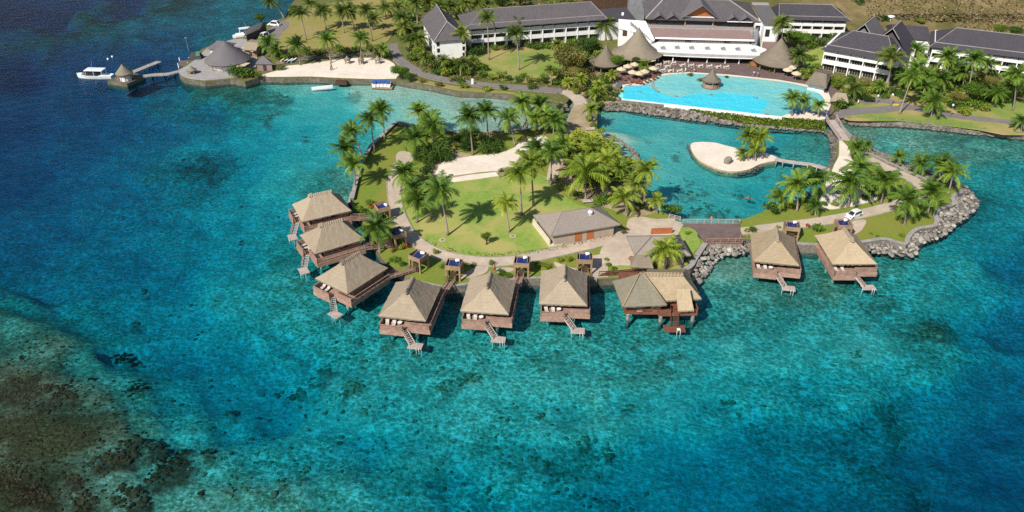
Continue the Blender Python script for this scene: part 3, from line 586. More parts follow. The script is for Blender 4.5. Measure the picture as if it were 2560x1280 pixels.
def hip(mb, FL, FR, BR, BL, RL, RR, m=0, th=.22, nu=10, nv=6, jit=0.0, sag=0.0, drop=0.0):
    FL, FR, BR, BL, RL, RR = map(Vector, (FL, FR, BR, BL, RL, RR))
    for a, b, c, d in ((FL, FR, RR, RL), (FR, BR, RR, RR), (BR, BL, RL, RR), (BL, FL, RL, RL)):
        slope(mb, a, b, c, d, nu, nv, jit, m, sag, drop)
    dz = Vector((0, 0, -th)); q = [FL, FR, BR, BL]
    if not drop:
        for i in range(4):
            a, b = q[i], q[(i + 1) % 4]; mb.quad(a + dz, b + dz, b, a, m)
    mb.quad(*[p + dz * .9 for p in reversed(q)], m)
def rect_corners(x0, y0, x1, y1, z): return (x0, y0, z), (x1, y0, z), (x1, y1, z), (x0, y1, z)
def rail(mb, p, q, z, h=.95, slats=5, post=1.3, m=0, sw=.13):
    p, q = Vector((*p[:2], z)), Vector((*q[:2], z)); n = max(1, round((q - p).length / post))
    for i in range(n + 1):
        c = p.lerp(q, i / n); mb.bar(c, c + Vector((0, 0, h)), .10, .10, m)
    for k in range(slats):
        zz = Vector((0, 0, .08 + (h - .12) * k / (slats - 1))); mb.bar(p + zz, q + zz, .05, sw if k < slats - 1 else .08, m)
    zz = Vector((0, 0, h + .03)); mb.bar(p + zz, q + zz, .16, .06, m)

# ------------------------------------------------------------------ overwater bungalows
BW, BL_, EZ, RZ, DZ = 4.3, 5.3, 4.3, 7.8, 2.25
def lounger_mesh():
    mb = MB()
    mb.box(-.33, -.95, .22, .33, .35, .30, 0); mb.box(-.31, -.93, .30, .31, .36, .40, 1)
    mb.add([(-.31, .36, .30), (.31, .36, .30), (.31, .95, .68), (-.31, .95, .68), (-.31, .36, .41), (.31, .36, .41), (.31, .90, .78), (-.31, .90, .78)],
           [(0, 1, 2, 3), (7, 6, 5, 4), (0, 4, 5, 1), (2, 6, 7, 3), (1, 5, 6, 2), (0, 3, 7, 4)], 1)
    for x in (-.27, .27):
        for y in (-.85, .3): mb.box(x - .03, y - .03, 0, x + .03, y + .03, .22, 0)
    return mb.mesh('sun_lounger', [M['wood_dark'], M['cushion']])
LOUNGER = lounger_mesh()
def bungalow_proto():
    root = thing('overwater_bungalow', '', 'bungalow', group='thatched bungalows standing over the water')
    mb = MB()
    hip(mb, *rect_corners(-BW, -BL_, BW, BL_, EZ), (0, -1.5, RZ), (0, 2.1, RZ), 0, .22, 22, 16, .10, .18, .34) if False else None
    FL, FR, BR, BL = rect_corners(-BW, -BL_, BW, BL_, EZ); RF, RB = (0, -1.5, RZ), (0, 2.1, RZ)
    for a, b, c, d in ((FL, FR, RF, RF), (FR, BR, RB, RF), (BR, BL, RB, RB), (BL, FL, RF, RB)):
        slope(mb, a, b, c, d, 22, 14, .11, 0, .16, .36)
    mb.quad((-BW + .1, -BL_ + .1, EZ - .2), (-BW + .1, BL_ - .1, EZ - .2), (BW - .1, BL_ - .1, EZ - .2), (BW - .1, -BL_ + .1, EZ - .2), 0)
    roof = mb.build('roof', M['thatch'], root, True)
    mb = MB()                                                          # scalloped ridge and its small gable mouths
    for k in range(11):
        y = -2.15 + k * .46; mb.lathe([(.01, .16), (.16, .13), (.32, -.05), (.42, -.34)], 10, 0, (0, y, RZ + .02), .08)
    mb.build('ridge_cap', M['thatch'], roof, True)
    mb = MB(); mb.add([(-.42, -2.02, RZ - .55), (.42, -2.02, RZ - .55), (0, -2.30, RZ + .10)], [(0, 1, 2)]); mb.add([(-.55, -1.7, RZ - .45), (-.05, -2.55, RZ + .22), (.05, -2.55, RZ + .22), (.55, -1.7, RZ - .45), (-.05, -1.6, RZ + .42), (.05, -1.6, RZ + .42)], [(0, 1, 4), (2, 3, 5), (1, 2, 5, 4)], 1)
    mb.build('gable_mouth', [M['dark'], M['thatch']], roof)
    mb = MB(); mb.box(-3.35, -3.0, DZ, 3.35, 4.6, 4.75); 
    for x in (-3.38, 3.38):
        for y in (-3, -.5, 2, 4.6): mb.box(x - .1, y - .1, DZ, x + .1, y + .1, 4.8)
    wall = mb.build('wall', M['wood'], root)
    for x, y0 in ((3.36, -2.4), (3.36, .1), (-3.36, -2.4), (-3.36, .1)):
        mb = MB(); mb.box(x - .04, y0, DZ + .9, x + .04, y0 + 1.7, DZ + 2.1); mb.build('window', M['glass'], root)
    mb = MB(); mb.box(-2.9, -3.07, DZ + .05, 2.6, -2.98, DZ + 2.2)
    for x in (-1.5, 0, 1.3): mb.box(x - .05, -3.1, DZ, x + .05, -3.0, DZ + 2.25, 1)
    mb.build('glass_doors', [M['glass'], M['wood']], root)
    mb = MB()
    mb.box(-3.9, -5.15, DZ - .25, 3.9, 5.0, DZ); mb.box(-3.9, -6.35, DZ - .25, .3, -5.15, DZ - .003); mb.box(3.9, -4.9, DZ - .25, 4.8, 5.0, DZ - .004)
    mb.box(-3.95, -6.43, DZ - .95, .35, -6.35, DZ + .02); mb.box(-3.98, -6.35, DZ - .95, -3.9, 5, DZ + .02); mb.box(.352, -5.24, DZ - .9, 4.8, -5.152, DZ + .02); mb.box(4.8, -5.24, DZ - .9, 4.88, 5, DZ + .02)
    for x in (-3.2, 0, 3.2): mb.box(x - .12, -5.0, DZ - .5, x + .12, 5, DZ - .25)
    mb.build('deck', M['wood'], root)
    mb = MB(); rail(mb, (-3.85, -3.0), (-3.85, -6.3), DZ, 1.05, sw=.17); rail(mb, (-3.85, -6.3), (.25, -6.3), DZ, 1.05, sw=.17); rail(mb, (.25, -6.3), (.25, -5.95), DZ, post=.5); mb.build('sundeck_railing', M['wood'], root)
    mb = MB(); rail(mb, (.35, -5.1), (4.78, -5.1), DZ, 1.05, sw=.17); rail(mb, (4.78, -5.1), (4.78, 5.0), DZ, 1.0, slats=4); mb.build('walkway_railing', M['wood'], root)
    mb = MB(); A, B = Vector((.35, -5.72, DZ - .05)), Vector((2.1, -7.1, .42)); n = Vector((B.y - A.y, -(B.x - A.x), 0)).normalized() * .55
    for sg in (-1, 1): mb.bar(A + n * sg, B + n * sg, .07, .26, 0)
    for k in range(8):
        c = A.lerp(B, (k + .5) / 8); mb.bar(c - n, c + n, .24, .05, 0)
    st = mb.build('stair', M['wood_grey'], root)
    mb = MB(); off = n
    mb.bar(A + off + Vector((0, 0, .95)), B + off + Vector((0, 0, .95)), .07, .08); mb.bar(A + off + Vector((0, 0, .5)), B + off + Vector((0, 0, .5)), .05, .05)
    for k in range(5):
        c = A.lerp(B, k / 4) + off; mb.bar(c, c + Vector((0, 0, .95)), .07, .07)
    mb.build('handrail', M['wood'], st)
    mb = MB()
    for k in range(9): mb.box(1.5 + k * .28, -8.35, .32, 1.5 + k * .28 + .25, -6.65, .40)
    for y in (-8.2, -6.85): mb.box(1.5, y, .18, 3.99, y + .14, .32)
    mb.bar((3.6, -8.4, -.8), (3.6, -8.4, .75), .06, .06, 1); mb.bar((3.15, -8.4, -.8), (3.15, -8.4, .75), .06, .06, 1); mb.tube([(1.7, -7.5, -3), (1.7, -7.5, .32)], .09, 6, 1); mb.tube([(3.8, -7.5, -3), (3.8, -7.5, .32)], .09, 6, 1)
    mb.build('swim_platform', [M['wood_grey'], M['white']], root)
    for x in (-2.6, 2.0):
        for y in (-3.7, .2, 4.2):
            mb = MB(); mb.tube([(x, y, -3.2), (x, y, DZ - .25)], .30, 10); mb.build('pile', M['cream'], root, True)
    return root
BUNG = [((728,510),(757,555),63,'thatched overwater bungalow at the upper left end of the row, beside the sea wall ramp'),
        ((751,585),(784,638),58,'thatched bungalow with two pale loungers on its deck, second down the left of the row'),
        ((787,691),(869,740),36,'thatched bungalow turned to the lower left, third in the row, with a long side walkway'),
        ((946,790),(1064,803),10,'thatched bungalow nearest the camera, lowest in the photo, stairs reaching the water'),
        ((1150,777),(1272,787),7,'thatched bungalow just right of the lowest one, second from the double bungalow'),
        ((1347,756),(1469,768),4,'thatched bungalow just left of the double roofed bungalow, pale chairs on its deck'),
        ((1884,652),(1998,665),11,'golden thatched bungalow beside the stony cove, left of the two on the east island'),
        ((2087,661),(2187,659),0,'golden thatched bungalow in front of the white car, rightmost over the water')]
FOOT = []
proto = bungalow_proto()
for i, (fl, fr, ang, label) in enumerate(BUNG):
    mid = (G(*fl, EZ) + G(*fr, EZ)) / 2; a = math.radians(ang); ax = Vector((math.sin(a), math.cos(a), 0))
    c = mid + ax * BL_; c.z = 0
    o = proto if i == 0 else dup(proto, c, -a, label)
    o.location = c; o.rotation_euler = (0, 0, -a); o['label'] = label
    if i >= 6:
        for ch in o.children:
            if ch.name.startswith('roof'):
                me = ch.data.copy(); me.materials[0] = M['thatch_gold']; ch.data = me
    FOOT.append((c, a))
    if i in (1, 3, 4, 5, 6):
        q = Matrix.Translation(c) @ Matrix.Rotation(-a, 4, 'Z') @ Vector((-.7, -4.6, DZ)); t_ = thing('deck_table', 'small round table on the deck of the ' + ['uppermost left bungalow', 'second bungalow down the left side', 'third bungalow down the left side', 'lowest bungalow', 'bungalow right of the lowest one', 'bungalow beside the double bungalow', 'bungalow by the stony cove'][i], 'table', q, 0, 'deck tables')
        mb = MB(); mb.lathe([(.42, .62), (.42, .66), (.01, .67)], 12); mb.build('table_top', M['white'], t_); mb = MB(); mb.tube([(0, 0, 0), (0, 0, .62)], .05, 6); mb.build('leg', M['wood_dark'], t_)
    mtx = Matrix.Translation(c) @ Matrix.Rotation(-a, 4, 'Z')
    for k, (lx, ly, lr) in enumerate(((-2.9, -4.9, .25), (-1.7, -5.0, .1))):
        l = tag(link('sun_lounger', LOUNGER), ('left' if k == 0 else 'right') + ' of two cushioned loungers on the deck of the ' + ['uppermost left bungalow', 'second bungalow down the left side', 'third bungalow down the left side', 'lowest bungalow', 'bungalow right of the lowest one', 'bungalow beside the double bungalow', 'bungalow by the stony cove', 'bungalow below the white car'][i], 'sun lounger', 'loungers on the bungalow decks')
        l.location = mtx @ Vector((lx, ly, DZ)); l.rotation_euler = (0, 0, -a + lr)

# footbridges from the shore to the bungalows, and the water heater towers they pass under
def local_pt(c, a, x, y): return c + Vector((x * math.cos(a) + y * math.sin(a), -x * math.sin(a) + y * math.cos(a), 0))
TOW = [(955,513),(993,578),(1046,636),(1135,657),(1305,650),(1462,641),(1981,561),(2110,556)]
WHERE = ['uppermost left bungalow', 'second bungalow down the left side', 'third bungalow down the left side', 'lowest bungalow', 'bungalow right of the lowest one', 'bungalow beside the double bungalow', 'bungalow by the stony cove', 'bungalow in front of the white car']
def tower_proto():
    root = thing('heater_tower', '', 'solar tower', group='timber towers carrying solar water heaters')
    mb = MB(); zt = 3.5
    for x0, y0, x1, y1 in ((-1.5, -1.35, 1.5, -1.25), (-1.5, 1.25, 1.5, 1.35), (-1.5, -1.25, -1.4, 1.25), (1.4, -1.25, 1.5, 1.25)): mb.box(x0, y0, 2.55, x1, y1, zt)
    mb.box(-1.4, -1.25, 2.6, 1.4, 1.25, 2.72, 1)
    mb.build('tray', [M['wood_tan'], M['frame_dark']], root)
    for x in (-1.32, 1.32):
        for y in (-1.15, 1.15):
            mb = MB(); mb.box(x - .16, y - .16, -.3, x + .16, y + .16, 2.55); mb.build('leg', M['wood_tan'], root)
    mb = MB(); mb.add([(-1.0, -1.0, 2.85), (1.0, -1.0, 2.85), (1.0, .9, 3.35), (-1.0, .9, 3.35), (-1.0, -1.0, 2.78), (1.0, -1.0, 2.78), (1.0, .9, 3.28), (-1.0, .9, 3.28)], [(0, 1, 2, 3), (7, 6, 5, 4), (0, 4, 5, 1), (1, 5, 6, 2), (2, 6, 7, 3), (3, 7, 4, 0)])
    mb.add([(-1.06, -1.05, 2.87), (-.96, -1.05, 2.87), (-.96, .95, 3.38), (-1.06, .95, 3.38)], [(0, 1, 2, 3)], 1); mb.add([(.96, -1.05, 2.87), (1.06, -1.05, 2.87), (1.06, .95, 3.38), (.96, .95, 3.38)], [(0, 1, 2, 3)], 1)
    mb.build('solar_panel', [M['blue_panel'], M['metal']], root)
    mb = MB(); mb.tube([(.15, .55, 3.62), (.95, .80, 3.62)], .30, 10); mb.build('water_tank', M['white_gloss'], root, True)
    mb = MB(); mb.box(-.62, -1.05, 0, .62, -.95, 1.9); mb.box(-1.1, -.5, 0, -1.0, .5, 1.6); mb.build('inner_screen', M['wood_dark'], root)
    return root
tp = tower_proto()
for i, (u, v) in enumerate(TOW):
    p = G(u, v, Z_ISLE + 3.4); p.z = Z_ISLE; a = FOOT[i][1]
    lab = 'timber tower with tank and solar panel, serving the ' + WHERE[i]
    o = tp if i == 0 else dup(tp, p, -a, lab); o.location = p; o.rotation_euler = (0, 0, -a); o['label'] = lab
    c, ang = FOOT[i]; s0 = local_pt(c, ang, 4.25, 5.02); s1 = Vector((p.x, p.y, 0))
    fb = thing('footbridge', 'railed timber footbridge from the shore to the ' + WHERE[i], 'footbridge', group='footbridges to the bungalows')
    d = (s1 - s0); d.z = 0; L = d.length; d.normalize(); n = Vector((-d.y, d.x, 0)) * .6
    z0, z1 = DZ - .02, Z_ISLE + .25; mb = MB(); K = max(3, int(L / .35))
    for k in range(K):
        t0, t1 = k / K, (k + .86) / K; q0, q1 = s0.lerp(s1, t0), s0.lerp(s1, t1); za, zb = z0 + (z1 - z0) * t0, z0 + (z1 - z0) * t1
        mb.add([(*(q0 - n)[:2], za), (*(q0 + n)[:2], za), (*(q1 + n)[:2], zb), (*(q1 - n)[:2], zb), (*(q0 - n)[:2], za - .1), (*(q0 + n)[:2], za - .1), (*(q1 + n)[:2], zb - .1), (*(q1 - n)[:2], zb - .1)], [(3, 2, 1, 0), (4, 5, 6, 7), (0, 1, 5, 4), (1, 2, 6, 5), (2, 3, 7, 6), (3, 0, 4, 7)])
    mb.build('deck', M['wood'], fb)
    for sg in (-1, 1):
        mb = MB(); A = s0 + n * sg; B = s0.lerp(s1, .82) + n * sg; zb = z0 + (z1 - z0) * .82
        for h in (.35, .65, .95): mb.bar((A.x, A.y, z0 + h), (B.x, B.y, zb + h), .06, .07)
        K = max(2, int((B - A).length / 1.4))
        for k in range(K + 1):
            q = A.lerp(B, k / K); zz = z0 + (zb - z0) * k / K; mb.box(q.x - .05, q.y - .05, zz - .1, q.x + .05, q.y + .05, zz + 1.0)
        mb.build('railing', M['wood'], fb)

# the double bungalow with two joined roofs
def double_bungalow():
    root = thing('double_bungalow', 'wide overwater bungalow with two joined thatched roofs, grey and golden, and a red brown jetty', 'bungalow', G(1645, 745, 0))
    R = root.location.copy(); R.z = 0
    def P(u, v, z): return G(u, v, z) - R
    def nrm(mb, q, ridge, m):                                                   # roof over a quadrilateral
        pass
    FL, FR, BL = P(1556, 768, 4.2), P(1667, 763, 4.2), P(1531, 702, 4.2); BR = BL + (FR - FL) * 1.02; BR.y += .2
    mb = MB(); RL, RR = P(1599, 684, 8.6), P(1608, 684, 8.6)
    for a, b, c, d in ((FL, FR, RR, RL), (FR, BR, RR, RR), (BR, BL, RL, RR), (BL, FL, RL, RL)): slope(mb, a, b, c, d, 22, 14, .11, 0, .1, .34)
    r1 = mb.build('roof', M['thatch_grey'], root, True)
    mb = MB()
    for p, q in ((FL, RL), (FR, RR), (RL, RR)): mb.tube([Vector(p) + Vector((0, 0, .06)), Vector(q) + Vector((0, 0, .08))], .16, 6)
    mb.build('ridge_cap', M['thatch_gold'], r1, True)
    # golden roof: ridge runs to the right, front slope carried down over the porch
    fL, fR = P(1655, 752, 4.2), P(1754, 746, 4.2); rL, rR = P(1612, 684, 8.3), P(1704, 684, 8.3)
    bL, bR = fL + Vector((-1.2, 10.2, 0)), fR + Vector((-1.0, 9.6, 0))
    mb = MB()
    for a, b, c, d in ((fL, fR, rR, rL), (fR, bR, rR, rR), (bR, bL, rL, rR)): slope(mb, a, b, c, d, 24, 14, .11, 0, .1, .34)
    r2 = mb.build('roof', M['thatch_gold'], root, True)
    mb = MB(); mb.tube([rL + Vector((0, 0, .08)), rR + Vector((0, 0, .08))], .22, 6)
    for k in range(12): q = rL.lerp(rR, k / 11); mb.lathe([(.01, .3), (.25, .2), (.45, -.3)], 8, 0, q, .1)
    mb.build('ridge_cap', M['thatch_gold'], r2, True)
    pL, pR = P(1696, 777, 3.5), P(1735, 776, 3.5); tL, tR = P(1690, 722, 6.6), P(1724, 722, 6.6)
    mb = MB(); slope(mb, pL, pR, tR, tL, 12, 12, .1, 0, 0, .34)
    for e0, e1 in ((pL, tL), (pR, tR)): mb.quad(e0, e1, e1 + Vector((0, 0, -.5)), e0 + Vector((0, 0, -.5)))
    mb.build('porch_roof', M['thatch_gold'], root, True)
    dz = Vector((0, 0, 0))
    f0, f1 = P(1562, 780, 2.0), P(1650, 781, 2.0); b0 = f0 + Vector((-1, 9, 0)); b1 = f1 + Vector((0, 9, 0))
    g0, g1 = P(1646, 786, 2.0), P(1744, 784, 2.0); h0 = g0 + Vector((0, 9.5, 0)); h1 = g1 + Vector((-.5, 9, 0))
    mb = MB(); mb.prism([(p.x, p.y) for p in (f0, f1, b1, b0)], 1.5, 2.0, bottom=True); mb.prism([(p.x, p.y) for p in (g0, g1, h1, h0)], 1.55, 2.05, bottom=True); mb.build('deck', M['wood_red'], root)
    mb = MB(); mb.prism([(p.x, p.y) for p in (f0 + Vector((.8, 1.8, 0)), f1 + Vector((0, 1.8, 0)), b1, b0 + Vector((.8, 0, 0)))], 2.0, 4.6); mb.prism([(p.x, p.y) for p in (g0 + Vector((.4, 2.6, 0)), g1 + Vector((-.6, 2.6, 0)), h1, h0)], 2.05, 4.7); mb.build('wall', M['wood_red'], root)
    mb = MB(); rail(mb, f0, f1, 2.0, .9, 4, 1.5); mb.build('railing', M['wood_red'], root)
    m0, m1 = P(1676, 787, 2.0), P(1694, 787, 2.0)
    mb = MB(); rail(mb, g0, (m0.x, g0.y - .05), 2.05, .9, 5, 1.2, sw=.2); rail(mb, (m1.x, g1.y), g1, 2.05, .9, 5, 1.2, sw=.2); rail(mb, g1, h1, 2.05, .9, 5, 1.2); mb.build('railing', M['wood_red'], root)
    s0, s1 = P(1685, 772, 2.1), P(1686, 816, .5)
    mb = MB()
    for sg in (-1, 1): mb.bar(s0 + Vector((sg * .65, 0, 0)), s1 + Vector((sg * .65, 0, 0)), .09, .25)
    for k in range(11): c = s0.lerp(s1, (k + .5) / 11); mb.bar(c - Vector((.65, 0, 0)), c + Vector((.65, 0, 0)), .28, .06)
    st = mb.build('stair', M['wood_dark'], root)
    mb = MB()
    for sg in (-1, 1):
        o = Vector((sg * .7, 0, 0)); mb.bar(s0 + o + Vector((0, 0, .95)), s1 + o + Vector((0, 0, .95)), .08, .08)
        for k in range(6): c = s0.lerp(s1, k / 5) + o; mb.bar(c, c + Vector((0, 0, .95)), .08, .08)
    mb.build('handrail', M['wood_dark'], st)
    q0, q1 = P(1657, 812, .5), P(1711, 812, .5); q2, q3 = P(1715, 829, .5), P(1662, 829, .5)
    mb = MB(); n = 12
    for k in range(n):
        t0, t1 = k / n, (k + .9) / n; L = [q3.lerp(q2, t0), q3.lerp(q2, t1), q0.lerp(q1, t1), q0.lerp(q1, t0)]; mb.prism([(p.x, p.y) for p in L], .34, .48)
    mb.box(q3.x, q3.y + .3, .2, q2.x, q3.y + .5, .335); mb.bar((s1.x + .2, q2.y - .05, -1), (s1.x + .2, q2.y - .05, .9), .07, .07, 1); mb.bar((s1.x + .8, q2.y - .05, -1), (s1.x + .8, q2.y - .05, .9), .07, .07, 1); mb.box(s1.x + .2, q2.y - .1, .8, s1.x + .8, q2.y + .5, .88, 1)
    mb.build('swim_platform', [M['wood_red'], M['white']], root)
    for p, cap in ((f0 + Vector((.7, .5, 0)), True), (g0 + Vector((.6, .6, 0)), False), (g1 + Vector((-.6, .6, 0)), False), (b1, False), (h1, False)):
        mb = MB(); mb.tube([(p.x, p.y, -3), (p.x, p.y, 1.2)], .33, 10); mb.tube([(p.x, p.y, 1.2), (p.x, p.y, 1.5)], .42, 10, 1); mb.build('pile', [M['stone'], M['white']], root, True)
    for p in (P(1600, 777, 2.6), P(1640, 776, 2.6)):
        mb = MB(); mb.box(p.x - .5, p.y + .4, 2.0, p.x + .5, p.y + .9, 2.35); mb.box(p.x - .5, p.y + .8, 2.35, p.x + .5, p.y + .92, 2.8); mb.build('deck_bench', M['cushion'], root)
double_bungalow()

# ------------------------------------------------------------------ buildings on the main island
def from_px(root, pts, z): return [G(u, v, z) - Vector((root.location.x, root.location.y, 0)) for u, v in pts]
def chapel():
    root = thing('lawn_hall', 'long beige hall with hipped grey brown roof, round vent and orange doors, on the lawn', 'hall', (*G(1440, 575, Z_ISLE)[:2], 0))
    e = 4.4
    FL, FR, BR, BL = from_px(root, [(1377,590),(1551,561),(1500,515),(1333,538)], e); RL, RR = from_px(root, [(1404,530),(1474,519)], 6.6)
    mb = MB(); hip(mb, FL, FR, BR, BL, RL, RR, 0, .25); rf = mb.build('roof', M['shingle_brown'], root)
    mb = MB()
    for p, q in ((FL, RL), (FR, RR), (BL, RL), (BR, RR), (RL, RR)): mb.bar(p + Vector((0, 0, .03)), q + Vector((0, 0, .05)), .2, .1)
    mb.build('ridge_cap', M['shingle_brown'], rf)
    v = from_px(root, [(1476,531)], 6.3)[0]; mb = MB(); mb.lathe([(.45, -.6), (.45, .1), (.62, .12), (.4, .5), (.05, .62)], 12, 0, (v.x, v.y, 6.2)); mb.build('roof_vent', M['white_gloss'], rf, True)
    c = (FL + FR + BR + BL) / 4
    W = [c + (p - c) * k for p, k in ((FL, .86), (FR, .86), (BR, .84), (BL, .84))]
    mb = MB(); mb.prism([(p.x, p.y) for p in W], Z_ISLE, e + .1); mb.build('wall', M['beige_wall'], root)
    fx = (W[1] - W[0]); nx = Vector((fx.y, -fx.x, 0)).normalized()
    for t in (.40, .60):
        a, b = W[0] + fx * (t - .06), W[0] + fx * (t + .06); mb = MB()
        mb.add([(*(a + nx * .0)[:2], Z_ISLE + .25), (*(b)[:2], Z_ISLE + .25), (*(b + nx * .06)[:2], Z_ISLE + .25), (*(a + nx * .06)[:2], Z_ISLE + .25)] + [(*(p)[:2], e - .5) for p in (a, b, b + nx * .06, a + nx * .06)], [(3, 2, 6, 7), (0, 3, 7, 4), (2, 1, 5, 6), (4, 7, 6, 5)]); mb.build('door', M['orange'], root)
    Pl = from_px(root, [(1375,618),(1529,584),(1500,540),(1330,560)], Z_ISLE); mb = MB(); mb.prism([(p.x, p.y) for p in Pl], Z_ISLE - .3, Z_ISLE + .24); mb.build('plinth', M['cream'], root)
    lw = [Pl[0].lerp(Pl[3], .04), Pl[0].lerp(Pl[3], .96)]; d = (lw[1] - lw[0]).normalized(); n = Vector((-d.y, d.x, 0)) * -.2
    mb = MB(); mb.prism([(p.x, p.y) for p in (lw[0], lw[0] + n, lw[1] + n, lw[1])][::-1], Z_ISLE + .24, Z_ISLE + 1.5); mb.build('end_screen', M['cream'], root)
chapel()
def pavilion():
    root = thing('reception_pavilion', 'hip roofed pavilion with grey shingle roof, partly hidden by a palm, at the jetty', 'pavilion', (*G(1648, 625, Z_ISLE)[:2], 0))
    e = 4.3
    FL, FR, BR, BL = from_px(root, [(1587,639),(1728,638),(1700,589),(1566,591)], e); RL, RR = from_px(root, [(1630,590),(1676,590)], 7.0)
    mb = MB(); hip(mb, FL, FR, BR, BL, RL, RR, 0, .25); rf = mb.build('roof', M['shingle_brown'], root)
    mb = MB()
    for p, q in ((FL, RL), (FR, RR), (BL, RL), (BR, RR), (RL, RR)): mb.bar(p + Vector((0, 0, .03)), q + Vector((0, 0, .05)), .2, .1)
    mb.build('ridge_cap', M['shingle_mid'], rf)
    c = (FL + FR + BR + BL) / 4; W = [c + (p - c) * .8 for p in (FL, FR, BR, BL)]
    mb = MB(); mb.prism([(p.x, p.y) for p in W], Z_ISLE, e + .1); mb.build('wall', M['beige_wall'], root)
    fx = W[1] - W[0]; nx = Vector((fx.y, -fx.x, 0)).normalized()
    for t, w_ in ((.78, .09), (.45, .08)):
        a, b = W[0] + fx * (t - w_), W[0] + fx * (t + w_); mb = MB()
        mb.add([(*p[:2], z) for z in (Z_ISLE, e - .4) for p in (a, b, b + nx * .05, a + nx * .05)], [(3, 2, 6, 7), (0, 3, 7, 4), (2, 1, 5, 6), (4, 7, 6, 5)]); mb.build('door', M['wood_tan'], root)
    fL, fR = from_px(root, [(1577,668),(1634,671)], 3.3); tR, tL = from_px(root, [(1624,637),(1590,637)], 4.9)
    mb = MB(); slope(mb, fL, fR, tR, tL, 12, 8, .1, 0, 0, .3); 
    bx = [fL + Vector((.3, 3.4, 0)), fR + Vector((-.2, 3.4, 0))]
    slope(mb, fR, bx[1], tR, tR, 8, 8, .1, 0, 0, .3); slope(mb, bx[0], fL, tL, tL, 8, 8, .1, 0, 0, .3)
    mb.build('porch_roof', M['thatch_tan'], root, True)
    for p in (fL + Vector((.5, .4, 0)), fR + Vector((-.5, .4, 0))):
        mb = MB(); mb.tube([(p.x, p.y, Z_ISLE), (p.x, p.y, 3.3)], .1, 7); mb.build('post', M['wood_red'], root)
    B = from_px(root, [(1628,588),(1680,586)], Z_ISLE); mb = MB(); rail(mb, B[0] + Vector((0, .3, 0)), B[1] + Vector((0, .3, 0)), Z_ISLE, 1.4, 8, 1.4, sw=.2)
    mb.build('back_screen', M['orange'], root)
pavilion()
# boardwalk along the wall beside the double bungalow
def boardwalk():
    root = thing('railed_boardwalk', 'red brown boardwalk with dark railing along the sea wall beside the double bungalow', 'boardwalk')
    q = [G(1497, 692, Z_ISLE), G(1610, 684, Z_ISLE), G(1600, 673, Z_ISLE), G(1518, 680, Z_ISLE)]
    mb = MB(); mb.prism([(p.x, p.y) for p in q], Z_ISLE, Z_ISLE + .16); mb.build('deck', M['wood_red'], root)
    mb = MB(); rail(mb, q[0], q[1], Z_ISLE + .15, 1.0, 3, 1.5, sw=.06); mb.build('railing', M['wood_dark'], root)
boardwalk()
# timber bridge over the lagoon mouth
def timber_bridge():
    root = thing('timber_bridge', 'wide purple brown plank bridge with railings, over the lagoon mouth', 'bridge')
    q = [G(1765, 608, 1.7), G(1856, 607, 1.7), G(1849, 559, 1.7), G(1703, 557, 1.7), G(1738, 575, 1.7)]
    mb = MB(); mb.prism([(p.x, p.y) for p in q], 1.35, 1.72, bottom=True); mb.build('deck', M['deck_dark'], root)
    mb = MB(); rail(mb, q[0], q[1], 1.72, 1.05, 3, 1.6, sw=.07); mb.build('railing', M['wood'], root)
    mb = MB(); rail(mb, (*(q[4].lerp(q[3], .9))[:2],), q[2], 1.72, 1.0, 4, 1.6, sw=.05); mb.build('railing', M['wood_grey'], root)
    mb = MB(); a = q[0]; b = q[1]; mb.box(a.x, a.y - .1, .9, b.x, a.y + .15, 1.35); mb.build('edge_beam', M['wood'], root)
    for t in (.1, .4, .7, .95):
        c = q[0].lerp(q[1], t); mb = MB(); mb.tube([(c.x, c.y + .3, -2.5), (c.x, c.y + .3, 1.35)], .18, 8); mb.build('pile', M['wood'], root)
timber_bridge()
def fence(name, label, px, z, h, m, slats=3, post=1.6, cat='fence'):
    root = thing(name, label, cat); L = [G(u, v, z) for u, v in px]
    for a, b in zip(L, L[1:]):
        mb = MB()
        for k in range(slats): zz = Vector((0, 0, h * (k + 1) / slats)); mb.bar(a + zz, b + zz, .06, .09)
        mb.build('rails', m, root)
        K = max(1, round((b - a).length / post))
        for k in range(K + 1):
            c = a.lerp(b, k / K); mb = MB(); mb.box(c.x - .06, c.y - .06, z - .1, c.x + .06, c.y + .06, z + h + .06); mb.build('post', m, root)
fence('rail_fence', 'bleached rail fence along the lagoon weir left of the timber bridge', [(1672,545),(1700,552)], Z_ISLE, 1.0, M['wood_grey'])
fence('rail_fence', 'pinkish rail fence on the stony bank, between timber bridge and bungalow', [(1850,597),(1886,594)], Z_ISLE, 1.0, M['wood'])
fence('court_fence', 'low white and grey railing at the corner of the sand court', [(1244,432),(1262,426),(1262,440),(1246,446)], Z_ISLE, .9, M['wood_grey'])

# ------------------------------------------------------------------ sea walls
def wall_along(name, label, px, width, z0, z1, m, cap=None, n=3, cat='sea wall'):
    a, b = path_band(px, width, z1, n); root = thing(name, label, cat); mb = MB()
    for i in range(len(a) - 1):
        A, B, C, D = a[i], a[i + 1], b[i + 1], b[i]
        for p, q in ((A, B), (C, D)): mb.quad((*q[:2], z0), (*p[:2], z0), (*p[:2], z1), (*q[:2], z1))
    for e in ((a[0], b[0]), (b[-1], a[-1])): mb.quad((*e[0][:2], z0), (*e[1][:2], z0), (*e[1][:2], z1), (*e[0][:2], z1))
    mb.build('wall_face', m, root)
    mb = MB()
    a, b = path_band(px, width + .12, z1, n)
    for i in range(len(a) - 1):
        q = [(*b[i][:2], z1 + .06), (*b[i + 1][:2], z1 + .06), (*a[i + 1][:2], z1 + .06), (*a[i][:2], z1 + .06)]
        mb.quad(*q); 
        for j, k in ((0, 1), (2, 3)): mb.quad((*q[j][:2], z1), (*q[k][:2], z1), q[k], q[j])
    mb.build('coping', cap or M['wall_cap'], root)
